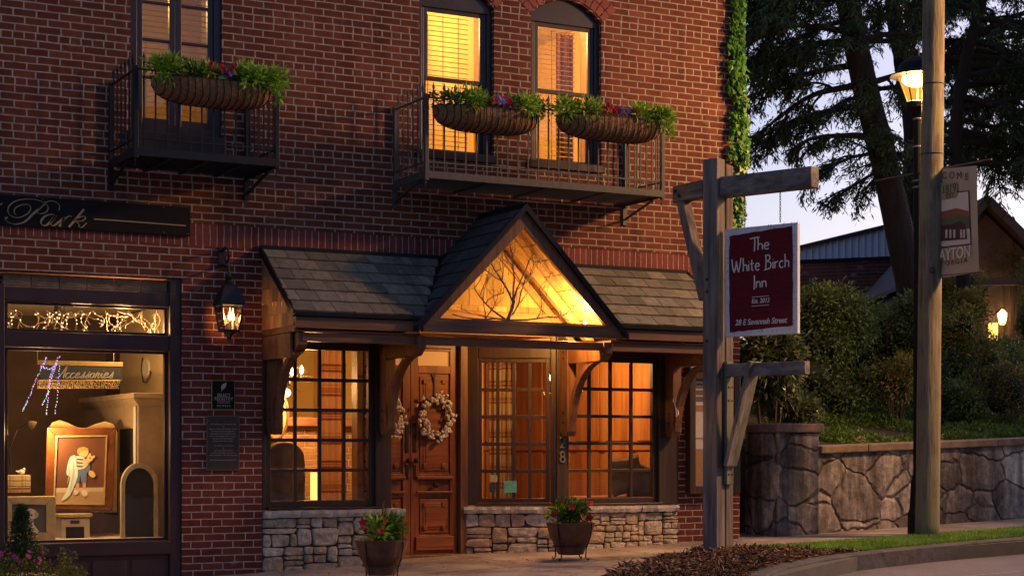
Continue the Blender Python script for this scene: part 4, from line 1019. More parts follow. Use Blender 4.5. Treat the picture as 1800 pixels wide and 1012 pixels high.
basket(-.56, .53, -1.06, 4.35, 'coir flower basket on the left balcony with a pale yellow flower and a trailing leaf', 1, [(.05,'lime',.08),(.13,'lime',.12),(.22,'mid',.12),(.32,'mid',.13),(.38,'yellow',.2),(.40,'lime',.08),(.44,'red',.17),(.52,'red',.14),(.56,'violet',.12),(.62,'violet',.1),(.64,'red',.17),(.68,'mid',.08),(.75,'lime',.12),(.82,'lime',.08),(.9,'lime',.09),(.97,'lime',.07),(.985,'trail',.1)])
basket(2.18, 3.28, -.98, 4.37, 'coir flower basket on the wide balcony in front of the middle window', 2, [(.04,'mid',.1),(.14,'mid',.1),(.26,'lime',.12),(.36,'lime',.1),(.42,'mid',.1),(.5,'red',.1),(.55,'violet',.12),(.6,'violet',.1),(.64,'red',.12),(.74,'mid',.14),(.82,'lime',.1),(.92,'mid',.11),(.98,'mid',.1)])
basket(3.52, 4.70, -.98, 4.41, 'coir flower basket at the right end of the wide balcony', 3, [(.03,'lime',.08),(.12,'mid',.1),(.22,'lime',.1),(.32,'mid',.09),(.42,'red',.12),(.5,'red',.1),(.56,'violet',.12),(.62,'violet',.1),(.66,'red',.1),(.74,'lime',.1),(.84,'mid',.1),(.93,'lime',.1),(1.0,'lime',.08),(1.02,'trail',.05)])

# ================================================================== STREET THINGS
def plane_pt(x, y, c, n):
    r = Vector(ray(x, y)); n = Vector(n); t = (Vector(c)-Vector(CAM)).dot(n)/r.dot(n); return Vector(CAM)+r*t
# ------- timber sign post
PC = Vector((4.93, -1.50, 0)); d_ = Vector((math.sin(R(22)), -math.cos(R(22)), 0)); p_ = Vector((math.cos(R(22)), math.sin(R(22)), 0)); UPV = Vector((0, 0, 1))
zb = GZ(PC.x, PC.y)-.05
t = thing('sign_post', 'weathered grey timber post with a long top arm standing in the mulch', 'post', (PC.x, PC.y, zb))
def tb(name, a, b, wd, ht, up, m, bev=.006, par=None):
    mb = MB(); mb.bar(a, b, wd, ht, up); return mb.build(name, m, par or t, bevel=bev)
a = PC-p_*.075; tb('post', a+UPV*zb, a+UPV*3.975, .15, .165, d_, m_post[2], .012)
a = PC+p_*.075+d_*.01; tb('post', a+UPV*zb, a+UPV*3.93, .13, .155, d_, m_post[2], .012)
a = PC-p_*.03+UPV*3.695; tb('arm', a+d_*.086, a+d_*1.10, .15, .195, UPV, m_post[1], .01)
st = PC-p_*.06-d_*.083+UPV*3.70; en = st+Vector((-.02, .50, 0)); tb('arm', st, en, .13, .165, UPV, m_post[1], .008)
tb('brace', en+Vector((0, -.10, -.07)), Vector((st.x+.0, st.y+.03, 2.62)), .11, .10, (1, 0, 0), m_post[2], .008)
mb = MB()
for q, z in ((en+Vector((-.07, -.06, 0)), .03), (en+Vector((-.07, -.13, -.0)), -.03), (PC-p_*.152-d_*.03, None)):
    if z is None:
        for zz in (3.0-.2, 2.68, 2.2): mb.ball(q+UPV*zz, .015)
    else: mb.ball(q+UPV*z, .018)
mb.build('bolt', m_iron, t)
a = PC+p_*.0+UPV*1.912; tb('lower_arm', a+d_*.11, a+d_*1.0, .10, .125, UPV, m_post[1], .008)
a = PC+p_*.03+d_*.105; tb('back_plate', a+UPV*.80, a+UPV*2.0, .12, .035, d_, m_green, .004)
for o_ in (.045, -.05): tb('brace', PC+p_*o_+d_*.42+UPV*1.99, PC+p_*o_+d_*.14+UPV*.98, .04, .10, p_, m_post[2] if o_ < 0 else m_green, .006)
mb = MB()
for zz in (.9, 1.75, 1.62):
    for k in (-.03, .03): mb.ball(PC+p_*(.03+k)+d_*.125+UPV*zz, .009)
mb.build('bolt', m_iron, t)
# ------- hanging inn sign
sc_c = PC-p_*.03
t = thing('hanging_sign', 'dark red hanging sign with a white birch border reading The White Birch Inn', 'sign', (sc_c.x+d_.x*.5, sc_c.y+d_.y*.5, 2.24))
mb = MB(); mb.bar(sc_c+d_*.115+UPV*2.76, sc_c+d_*.925+UPV*2.76, .05, 1.05, UPV); mb.build('board', m_white, t, bevel=.006)
fo = sc_c-p_*.0265
def fs(px, py, d): q = plane_pt(px, py, fo, p_); return q-p_*d
rd = random.Random(2)
def ragged(a, b, n, amp): return [(a[0]+(b[0]-a[0])*k/n+rd.uniform(-amp, amp)*(abs(b[1]-a[1]) > abs(b[0]-a[0])), a[1]+(b[1]-a[1])*k/n+rd.uniform(-amp, amp)*(abs(b[1]-a[1]) < abs(b[0]-a[0]))) for k in range(n)]
C4 = [(1282.5, 415), (1393, 397), (1393.5, 572), (1282.5, 584)]
poly = [q for i in range(4) for q in ragged(C4[i], C4[(i+1) % 4], 14, .8)]
mb = MB(); top = [fs(x, y, .003) for x, y in poly]; bt = [fs(x, y, -.001) for x, y in poly]; n = len(poly)
mb.add(top+bt, [tuple(range(n))]+[(i, (i+1) % n, n+(i+1) % n, n+i) for i in range(n)]); mb.build('red_panel', m_sign, t)
mb = MB()
for k in range(46):                                     # birch bark ticks on the border
    s = k/46; side = rd.choice((0, 1, 2, 3))
    if side == 0: x = 1279+rd.random()*124; e = 402+(x-1277)*-.122; stroke(mb, [(x, e+1.5), (x+rd.uniform(-.6, .6), e+rd.uniform(4, 9))], .5, .5, lambda a, b, d: fs(a, b, d+.0005), th=.001)
    elif side == 1: x = 1279+rd.random()*118; e = 589+(x-1277)*-.072; stroke(mb, [(x, e-1), (x, e-rd.uniform(3, 6))], .5, .5, lambda a, b, d: fs(a, b, d+.0005), th=.001)
    elif side == 2: y = 408+rd.random()*175; stroke(mb, [(1278, y), (1278+rd.uniform(2, 4), y)], .6, .6, lambda a, b, d: fs(a, b, d+.0005), th=.001)
    else: y = 395+rd.random()*180; stroke(mb, [(1394, y), (1394+rd.uniform(2, 4.5), y)], .6, .6, lambda a, b, d: fs(a, b, d+.0005), th=.001)
mb.build('bark_mark', plain('bark_grey', (.16,.14,.14)), t)
FONT = {'T': [[(0,.93),(.3,.99),(.62,1.0)], [(.3,.98),(.31,.5),(.28,-.08)]], 'h': [[(0,.98),(.02,.5),(0,0)], [(0,.33),(.12,.46),(.25,.42),(.28,.2),(.28,0)]],
 'e': [[(.02,.24),(.27,.30),(.24,.46),(.12,.50),(.01,.34),(.02,.1),(.14,-.01),(.28,.06)]], 'W': [[(0,.95),(.06,.4),(.17,-.03)], [(.17,-.03),(.28,.4),(.33,.8)], [(.33,.8),(.40,.3),(.48,-.03)], [(.48,-.03),(.6,.5),(.66,1.02)]],
 'i': [[(0,.48),(.01,.2),(0,0)], [(0,.64),(.03,.67)]], 't': [[(.1,.78),(.1,.3),(.12,.04),(.22,0)], [(-.04,.5),(.1,.5),(.26,.53)]],
 'B': [[(.05,1),(.06,.5),(.03,-.03)], [(-.03,.98),(.2,1.02),(.34,.88),(.28,.68),(.07,.56)], [(.07,.56),(.32,.5),(.42,.28),(.3,.04),(-.08,-.06)]],
 'r': [[(0,.5),(.01,.2),(0,0)], [(0,.3),(.1,.45),(.24,.48)]], 'c': [[(.28,.44),(.17,.51),(.03,.38),(.01,.15),(.13,0),(.29,.07)]],
 'I': [[(0,1),(.01,.5),(-.02,-.12)]], 'n': [[(0,.5),(.01,.2),(0,0)], [(0,.32),(.12,.47),(.25,.43),(.28,.2),(.28,0)]]}
ADV = {'T': .5, 'h': .40, 'e': .42, 'W': .82, 'i': .13, 't': .36, 'B': .56, 'r': .34, 'c': .40, 'I': .14, 'n': .42, ' ': .3}
m_signlet = plain('sign_lettering', (.72,.66,.58), .6)
def sign_word(s, x0, x1, ybase, h, slope=-.10):
    w_ = sum(ADV[c] for c in s)-.1; sx = (x1-x0)/w_; x = x0; mb = MB()
    for ch in s:
        if ch != ' ':
            for st_ in FONT[ch]: stroke(mb, [(x+a*sx, ybase+slope*(x+a*sx-x0)-b*h) for a, b in st_], 1.6, 1.9, fs2, th=.003)
        x += ADV[ch]*sx
    mb.build('lettering', m_signlet, t)
def fs2(a, b, d): return fs(a, b, d+.0035)
sign_word('The', 1318.5, 1353, 440.5, 22); sign_word('White Birch', 1287, 1387.5, 479, 24); sign_word('Inn', 1326.5, 1348, 506, 22)
mb = MB(); stroke(mb, [(1322, 522.3), (1352, 519.8)], .9, .9, fs2, th=.002); stroke(mb, [(1322, 538), (1352, 535.7)], .9, .9, fs2, th=.002); mb.build('rule_line', m_signlet, t)
dn = (fs(1340, 500, 0)-fs(1320, 502, 0)).normalized(); dn = d_
text_mesh('lettering', 'Est. 2013', fs(1337, 528.8, .004), d_, UPV, .062, m_signlet, t, sx=.86, shear=.18, bold=.0008)
text_mesh('lettering', '28 E Savannah Street', fs(1337.5, 565, .004), d_, UPV, .079, m_signlet, t, sx=.86, shear=.2, bold=.0008)
def chain(px, ytop, ybot, name='chain'):
    a = plane_pt(px, ytop, sc_c, p_); b = plane_pt(px, ybot, sc_c, p_); n = int((a-b).length/.026); mb = MB()
    for k in range(n):
        c = a.lerp(b, (k+.5)/n); u = d_ if k % 2 else p_
        mb.tube([c+u*.008*math.cos(q)+UPV*.017*math.sin(q) for q in [2*math.pi*j/8 for j in range(9)]], .0028, 5, caps=False)
    mb.build(name, m_iron, t)
chain(1309, 345, 399); chain(1371.5, 335, 391)

# ------- utility pole
up = PG(1629, 943); 
t = thing('utility_pole', 'tall weathered wooden utility pole rising out of the grass verge', 'pole', tuple(up))
mb = MB(); n = 40; pts = []; rr_ = []
for k in range(n+1):
    z = up.z-.1+9.6*k/n; pts.append((up.x+.0165*z+.003*math.sin(z*1.7), up.y, z)); rr_.append(.129-.0022*z+.002*noise.noise(Vector((z*2.1, 0, 0))))
mb.tube(pts, rr_, 28); mb.build('shaft', m_pole, t, smooth=True)
mb = MB()
for z in (5.05, 4.3): mb.tube([(up.x+.0165*z+.121*math.cos(a), up.y+.121*math.sin(a), z) for a in [2*math.pi*j/24 for j in range(25)]], .005, 5, caps=False)
mb.build('wire_band', m_iron, t)
mb = MB(); q = PG(1629, 943); mb.ball((up.x-.03, up.y-.115, 3.05), (.03, .03, .035)); mb.ball((up.x+.06, up.y-.10, 2.35), (.02, .02, .025)); mb.build('knot', plain('knot_brown', (.07,.05,.035), .9), t)
# ------- street lamp
def amber_glass():
    t = NT('glowing_lantern_glass'); t.n.remove(t.b); tr = t.N('ShaderNodeBsdfTransparent'); em = t.N('ShaderNodeEmission'); em.inputs[0].default_value = (1, .42, .05, 1); em.inputs[1].default_value = 1.3
    ad = t.N('ShaderNodeMixShader'); ad.inputs[0].default_value = .45; t.L(tr.outputs[0], ad.inputs[1]); t.L(em.outputs[0], ad.inputs[2]); t.L(ad.outputs[0], t.n['Material Output'].inputs[0]); return t.m
LX, LY = 7.905, -1.0; lz = GZ(LX, LY)
t = thing('street_lamp', 'lit black street lamp with a wide brimmed glass lantern behind the utility pole', 'street lamp', (LX, LY, lz))
mb = MB(); mb.lathe([(.11, 0), (.11, .25), (.09, .3), (.075, .6), (.05, .68), (.047, 4.1), (.044, 4.62)], (LX, LY, lz-.02), 14); mb.build('post', m_black, t, smooth=False)
mb = MB()
for z in (4.72, 4.42, 4.05, 3.98): mb.lathe([(.049, 0), (.055, .004), (.055, .016), (.049, .02)], (LX, LY, z), 14)
mb.build('collar', mat('grey_clamp', (.3,.3,.3), rough=.5, metal=.5), t)
mb = MB(); mb.lathe([(.05, 0), (.07, .03), (.12, .08), (.135, .10), (.135, .16), (.11, .17)], (LX, LY, 4.75), 16); mb.build('lantern_base', m_black, t)
mb = MB(); mb.lathe([(.30, 0), (.235, .02), (.23, .05), (.20, .13), (.12, .19), (.05, .21), (.02, .23), (.02, .29), (.002, .3)], (LX, LY, 5.195), 18); mb.build('lantern_hood', m_black, t)
mb = MB()
for k in range(4): a = k*math.pi/2+.3; mb.tube([(LX+.115*math.cos(a), LY+.115*math.sin(a), 4.90), (LX+.225*math.cos(a), LY+.225*math.sin(a), 5.2)], .008, 5)
mb.tube([(LX, LY, 4.9), (LX, LY, 5.1)], .010, 8); mb.build('lantern_frame', m_black, t)
mb = MB(); mb.lathe([(.11, 4.905), (.218, 5.195)], (LX, LY, 0), 6, caps=False); mb.build('glass', amber_glass(), t, fix=False)
mb = MB(); mb.ball((LX-.02, LY, 5.165), (.155, .155, .085), 16, 10); mb.build('bulb', emit('sodium_lamp', (1, .50, .10), 60), t, smooth=True)
point_light('lamp_light', (LX-.02, LY, 4.98), 420, SODIUM, t, .09)
mb = MB(); a = PX(1743, 280, LX); b = PX(1538, 318, LX); mb.tube([(LX, a.y, a.z), (LX, b.y, b.z)], .008, 6); c = PX(1722, 478, LX); mb.tube([(LX, c.y-.05, c.z), (LX, LY, c.z+.02)], .008, 6)
mb.build('banner_arm', m_iron_lit, t)
# ------- banner
t = thing('banner', 'hanging beige town banner welcoming to Clayton Georgia beside the lamp post', 'banner', (LX, -1.6, 2.75))
m_ban = mat('banner_cloth', (.50,.39,.25), (.42,.32,.2), 3, .85)
def bp(x, y, d=0): q = PX(x, y, LX); q.x -= .006+d; return q
mb = MB(); y0_, y1_ = -1.07, bp(1716, 350).y; zt_ = lambda y: None
gA = [(1620, 301), (1718, 291), (1722, 478), (1620, 494)]
n = 12; m_ = 12; grid = []
for j in range(m_+1):
    for i in range(n+1):
        u, v = i/n, j/m_; xa = gA[0][0]+(gA[1][0]-gA[0][0])*u; ya = gA[0][1]+(gA[1][1]-gA[0][1])*u; xb = gA[3][0]+(gA[2][0]-gA[3][0])*u; yb_ = gA[3][1]+(gA[2][1]-gA[3][1])*u
        q = bp(xa+(xb-xa)*v, ya+(yb_-ya)*v); q.x += .006*math.sin(v*3.1)*math.sin(u*5); mb.v.append(tuple(q))
for j in range(m_):
    for i in range(n): a = j*(n+1)+i; mb.f.append((a, a+1, a+n+2, a+n+1)); mb.mi.append(0)
mb.build('cloth', m_ban, t, smooth=True)
def bpoly(pts, m, name, d): mb = MB(); mb.quad(*[bp(x, y, d) for x, y in pts]); mb.build(name, m, t, fix=False)
bpoly([(1632, 343), (1706, 334.5), (1710, 430), (1634, 438)], plain('picture_border', (.08,.04,.03)), 'picture_border', .010)
bpoly([(1634, 345), (1704, 337), (1708, 428), (1636, 436)], plain('picture_sky', (.62,.55,.44)), 'picture', .012)
bpoly([(1634.5, 375), (1660, 372), (1683, 366), (1705, 371), (1706, 384), (1635, 392)], plain('picture_hill_red', (.28,.08,.045)), 'picture', .014)
bpoly([(1635, 388), (1665, 384), (1690, 378), (1706, 381), (1707, 402), (1635, 410)], plain('picture_hill_green', (.09,.12,.06)), 'picture', .016)
bpoly([(1636, 400), (1676, 394), (1690, 389), (1700, 395), (1703, 420), (1636, 426)], plain('picture_house', (.07,.03,.028)), 'picture', .018)
mb = MB()
for x in (1665, 1672, 1679, 1691, 1696): mb.quad(bp(x, 404, .020), bp(x+3.5, 403.5, .020), bp(x+3.6, 418, .020), bp(x, 418.6, .020))
mb.build('picture', plain('picture_white', (.55,.5,.42)), t, fix=False)
bpoly([(1635, 325), (1686, 320), (1686, 346), (1660, 351), (1635, 350)], plain('year_badge', (.30,.27,.12)), 'badge', .022)
m_bt = plain('banner_lettering', (.09,.05,.05))
def bt_(s, x, y, size, m=m_bt, sx=1.0, b=0): text_mesh('lettering', s, bp(x, y, .024), (0, -1, 0), UPV, size, m, t, sx=sx, bold=b)
for i, ch in enumerate('WELCOME'):
    u = (i-3)/3; bt_(ch, 1664+u*39, 309.5+6.5*u*u-4.5*u, .105)
bt_('1819', 1672, 333, .135, sx=.8); bt_('EST', 1674, 345, .075, sx=1.1); bt_('CLAYTON', 1673, 447.5, .17, plain('banner_white', (.7,.62,.5)), sx=.80, b=.002); bt_('G E O R G I A', 1676, 461.5, .07, sx=1.15)

# ------- second street light standing further along the kerb (lights the facade)
t = thing('street_light', 'roadside street light with a long arm reaching over the road', 'street light', (11.5, -2.0, GZ(11.5, -2)))
mb = MB(); mb.tube([(11.5, -2.0, .1), (11.5, -2.0, 5.8), (11.4, -2.3, 6.3), (10.6, -3.6, 6.55)], [.10, .07, .05, .04], 10); mb.build('post', m_iron, t, smooth=True)
mb = MB(); mb.bar((10.65, -3.5, 6.58), (10.1, -4.4, 6.58), .28, .13); mb.build('head', m_iron, t, bevel=.03)
mb = MB(); mb.bar((10.55, -3.7, 6.5), (10.2, -4.25, 6.5), .2, .02); mb.build('lens', emit('street_lens', (1, .6, .25), 15), t)
point_light('street_light_source', (10.3, -4.1, 6.4), 3000, (1, .50, .18), t, .35, spot=96, aim=(4.0, -.2, 1.6))

# ------- notice case on the wall
t = thing('notice_case', 'brown wall case of pinned papers hanging behind the timber sign post', 'notice case', (5.86, -.08, .67))
mb = MB(); mb.box((5.545, -.10, .67), (5.62, -.003, 1.99)); mb.box((6.12, -.10, .67), (6.2, -.003, 1.99)); mb.box((5.62, -.098, .67), (6.12, -.003, .76)); mb.box((5.62, -.098, 1.9), (6.12, -.003, 1.99)); mb.box((5.53, -.12, 1.99), (6.215, -.003, 2.03)); mb.build('frame', m_frameZ, t, bevel=.006)
mb = MB(); mb.box((5.62, -.03, .76), (6.12, -.004, 1.9)); mb.build('back_board', mat('cork', (.42,.25,.13), (.32,.18,.09), 30, .9), t)
m_paper = mat('paper', (.62,.58,.55), (.55,.5,.48), 20, .8)
for a, b, c, d in ((5.65, 1.62, 5.80, 1.88), (5.65, 1.27, 5.82, 1.55), (5.65, 1.15, 5.82, 1.255), (5.9, 1.3, 6.05, 1.5)):
    mb = MB(); mb.box((a, -.034, b), (c, -.031, d)); mb.build('paper', m_paper, t)
mb = MB(); [mb.box((5.665, -.0365, 1.66+k*.07), (5.785, -.0345, 1.715+k*.07)) for k in range(3)]; mb.build('printed_photo', plain('print_dark', (.12,.10,.10)), t)

# ------- house number and key ornament
t = thing('house_number', 'dark iron numerals 28 on the timber post of the porch', 'house number', (4.0, -.02, 1.1))
m_numl = plain('worn_numeral', (.16,.13,.11), .5)
text_mesh('numeral', '2', (4.02, -.02, 1.21), (1,0,0), UPV, .17, m_numl, t, sx=.9, th=.006); text_mesh('numeral', '8', (4.02, -.02, 1.06), (1,0,0), UPV, .17, m_numl, t, sx=.9, th=.006)
mb = MB(); kx, ky, kz = 5.285, -.19, 1.55
mb.tube([(kx, ky-.0, kz+.09), (kx, ky-.04, kz)], .006, 6); mb.tube([(kx, ky-.0+.025*math.cos(a), kz+.115+.025*math.sin(a)) for a in [2*math.pi*k/12 for k in range(13)]], .006, 6); mb.tube([(kx, ky-.03, kz+.02), (kx, ky-.07, kz), (kx, ky-.075, kz-.04), (kx, ky-.03, kz-.05)], .006, 6); mb.tube([(kx, ky-.04, kz), (kx, ky-.04, kz-.06)], .006, 6)
o = mb.build('key_ornament', m_white); tag(o, 'white key shaped ornament on the foot of the right-hand porch bracket', 'ornament')

# ================================================================== POTS AND PLANTS AT THE WALL
m_cop = mat('rusty_copper', (.20,.085,.045), (.08,.04,.028), 7, .55, metal=.35, bump=.004, detail=7)
m_dred = leafm('dark_red_blade', (.10,.02,.02), (.16,.04,.035), (.2,.07,.05))
def bowl(base, label, seed, group='copper bowl planters by the stone plinth'):
    bx_, by_, bz_ = base; t = thing('flower_bowl', label, 'planter', base, group); rd = random.Random(seed)
    mb = MB(); mb.lathe([(.10, .055), (.125, .06), (.150, .13), (.153, .145), (.20, .22), (.232, .34), (.240, .365), (.225, .367), (.215, .34)], base, 26); mb.build('bowl', m_cop, t, smooth=False, bevel=0)
    mb = MB(); mb.lathe([(.0, .325), (.208, .33)], base, 20, caps=False); mb.build('soil', m_earth, t, fix=False)
    mb = MB()
    for k in range(4):
        a = k*math.pi/2+.5; c, s_ = math.cos(a), math.sin(a)
        mb.tube([(bx_+c*.235, by_+s_*.235, bz_+.37), (bx_+c*.238, by_+s_*.238, bz_+.33), (bx_+c*.21, by_+s_*.21, bz_+.2), (bx_+c*.175, by_+s_*.175, bz_+.12), (bx_+c*.17, by_+s_*.17, bz_+.03), (bx_+c*.20, by_+s_*.20, bz_+.008), (bx_+c*.21, by_+s_*.21, bz_+.03)], .007, 6)
    mb.tube([(bx_+.172*math.cos(a), by_+.172*math.sin(a), bz_+.14) for a in [2*math.pi*j/24 for j in range(25)]], .006, 5, caps=False); mb.build('stand', m_iron, t, smooth=True)
    V = []; M_ = []
    def addv(v, mi): V.append(v); M_.append(np.full(len(v), mi))
    for k in range(15):
        a = rd.random()*6.28; q = rd.random()*.15; addv(clump((bx_+q*math.cos(a), by_+q*math.sin(a), bz_+.40+rd.random()*.10), (.09, .09, .08), 55, .075, .024, .7), 0 if k % 3 else 1)
    for k in range(6):
        a = rd.random()*6.28; addv(florets((bx_+.19*math.cos(a), by_-abs(.17*math.sin(a)), bz_+.40+rd.random()*.16), (.015, .015, .015), 1, .048), 2)
    quadmesh('foliage', V, [m_midg, m_lime, m_red], t, M_)
    mb = MB()
    for k in range(9):
        a = rd.random()*6.28; ln = rd.uniform(.18, .34); o = Vector((math.cos(a), math.sin(a), 0)); b0 = Vector(base)+UPV*.40; le = rd.uniform(.1, .5)
        P = [b0+o*(le*s*s)*ln+UPV*ln*s*(1-.2*s*le) for s in (0, .3, .6, .85, 1)]; sd = Vector((-o.y, o.x, 0)); wds = (.006, .008, .007, .004, .0005)
        mb.add([p-sd*w_ for p, w_ in zip(P, wds)]+[p+sd*w_ for p, w_ in zip(P, wds)], [(i, i+1, 6+i, 5+i) for i in range(4)])
    mb.build('spike_leaf', m_dred, t, fix=False)
b1 = PG(671, 1021); b2 = PG(1003, 984)
bowl(tuple(b1), 'copper bowl of red flowers before the left bay plinth, nearest the door', 5); bowl(tuple(b2), 'copper bowl of red flowers in front of the right bay plinth under the number post', 8)
# planter in the bottom left corner
pb = PG(38, 1092); t = thing('flower_planter', 'planter with a small conifer, magenta petunias and trailing golden leaves before the shop', 'planter', tuple(pb))
mb = MB(); mb.lathe([(.15, 0), (.2, .05), (.25, .3), (.27, .34), (.25, .35)], tuple(pb), 20); mb.build('pot', m_cop, t)
V = []; 
for k in range(34): z = k/34; V.append(clump((pb.x-.0, pb.y, pb.z+.38+z*.46), (.155*(1-z)**.7+.015,)*2+(.04,), 90, .03, .009, .9))
quadmesh('conifer', V, [leafm('conifer_needle', (.015,.045,.015), (.03,.07,.02), (.05,.09,.025))], t)
V = []; M_ = []
for k in range(44): a = nr.random()*6.28; v = clump((pb.x+.26*math.cos(a)+(.13 if k % 2 else 0), pb.y+.2*math.sin(a)-.05, pb.z+.42+nr.uniform(-.2, .08)), (.09, .09, .07), 85, .022, .016, .2); V.append(v); M_.append(np.full(len(v), 0))
v = florets((pb.x-.06, pb.y-.2, pb.z+.46), (.26, .1, .12), 30, .021); V.append(v); M_.append(np.full(len(v), 1))
quadmesh('trailing_foliage', V, [leafm('golden_leaf', (.13,.15,.02), (.20,.22,.03), (.28,.25,.05)), m_pink], t, M_)

# ================================================================== RETAINING WALL, BANK
def oldstone():
    t = NT('stained_rubble'); wv = t.N('ShaderNodeVectorMath', operation='MULTIPLY_ADD'); t.L(t.noise(t.P(), 2.2, 3, .6, out=1), wv.inputs[0]); wv.inputs[1].default_value = (.24, .24, .24); t.L(t.P(), wv.inputs[2])
    mp = t.N('ShaderNodeMapping'); t.L(wv.outputs[0], mp.inputs[0]); mp.inputs['Scale'].default_value = (1.5, 1.5, 1.9)
    vo = t.N('ShaderNodeTexVoronoi', feature='DISTANCE_TO_EDGE'); vo.inputs['Scale'].default_value = 1.45; t.L(mp.outputs[0], vo.inputs['Vector'])
    v2 = t.N('ShaderNodeTexVoronoi'); v2.inputs['Scale'].default_value = 1.45; t.L(mp.outputs[0], v2.inputs['Vector'])
    cr = t.ramp(vo.outputs[0], [(0, (0,0,0)), (.035, (1,1,1))]); f = t.noise(t.P(), 9, 8, .7); sn = t.noise(t.mapped((1.6, 1.6, .18)), 3.4, 6, .7); big = t.noise(t.mapped((1,1,.5)), 1.1, 3)
    c = t.ramp(f, [(.3, (.13,.115,.105)), (.5, (.31,.28,.255)), (.72, (.54,.50,.46))]); c = t.mix(1.0, c, t.ramp(sn, [(.36, (.34,.31,.31)), (.52, (.85,.82,.8)), (.66, (1.6,1.55,1.5))]), 'MULTIPLY'); c = t.mix(1.0, c, t.ramp(big, [(.35, (.5,)*3), (.65, (1.3,)*3)]), 'MULTIPLY')
    c = t.mix(1.0, c, t.ramp(v2.outputs['Color'], [(.2, (.6,)*3), (.8, (1.3,)*3)]), 'MULTIPLY')
    rg = t.ramp(t.noise(t.P(), 3.0, 2), [(.38, (1,1,1)), (.55, (0,0,0))]); cr2 = t.mix(rg, cr, (1, 1, 1))
    c = t.mix(cr2, (.045,.035,.03), c); t.L(c, t.b.inputs['Base Color']); t.b.inputs['Roughness'].default_value = .92
    dome = t.ramp(vo.outputs[0], [(0, (0,0,0)), (.06, (.85,)*3), (.3, (1,1,1))])
    t.bump(t.M('ADD', dome, t.M('MULTIPLY', f, .6)), .045); return t.m
m_old = oldstone(); m_oldcap = mat('old_cap', (.27,.19,.13), (.12,.085,.06), 9, .9, bump=.012, detail=8)
def WT(X): return 1.10+.033*(X-7.3)
t = thing('retaining_wall', 'old stained stone retaining wall with a pillar and brown coping below the shrubs', 'wall', (10, 0, .3))
def bend(X): return -.03+max(0, X-7.3)*.02
mb = MB(); XS = [7.27, 8, 9, 10, 12, 15, 20, 30, 60]
for a, b in zip(XS[:-1], XS[1:]): mb.add([(a, bend(a), -.3), (b, bend(b), -.3), (b, bend(b)+.35, -.3), (a, bend(a)+.35, -.3), (a, bend(a), WT(a)), (b, bend(b), WT(b)), (b, bend(b)+.35, WT(b)), (a, bend(a)+.35, WT(a))], [(0,1,5,4), (1,2,6,5), (2,3,7,6), (3,0,4,7), (4,5,6,7)])
mb.build('stonework', m_old, t)
mb = MB(); mb.box((6.69, -.10, -.3), (7.268, .50, 1.335)); mb.build('pillar', m_old, t, bevel=.012)
mb = MB(); mb.box((6.655, -.14, 1.336), (7.31, .54, 1.435)); mb.build('pillar_cap', m_oldcap, t, bevel=.015)
mb = MB(); 
for a, b in zip(XS[:-1], XS[1:]):
    a_ = max(a, 7.315); mb.add([(x, bend(x)+o, WT(x)+z) for x in (a_+.003, b-.003) for o, z in ((-.05, 0), (-.055, .085), (.4, .09), (.4, 0))], [(0,1,2,3), (4,5,6,7), (0,4,5,1), (1,5,6,2), (2,6,7,3), (3,7,4,0)])
mb.build('coping', m_oldcap, t, bevel=.012)
def BZ(X, Y): return 1.12+.035*(min(max(X, 6.5), 20)-7.3)+.20*max(0, min(Y, 5.5)-.3)+.10*noise.noise(Vector((X*.9, Y*.9, 0)))*min(1, max(0, Y-.4))
mb = MB(); nx, ny = 70, 40
for j in range(ny+1):
    for i in range(nx+1):
        X = 6.75+(i/nx)**1.6*70; Y = .30+(j/ny)**1.7*60; mb.v.append((X, Y, BZ(X, Y)))
for j in range(ny):
    for i in range(nx): a = j*(nx+1)+i; mb.f.append((a, a+1, a+nx+2, a+nx+1)); mb.mi.append(0)
for j in range(ny): a = j*(nx+1); b = a+nx+1; k = len(mb.v); mb.v += [(6.75, mb.v[a][1], -.2), (6.75, mb.v[b][1], -.2)]; mb.f.append((a, b, k+1, k)); mb.mi.append(0)
kind(mb.build('planting_bank', m_earth, smooth=True), 'structure')

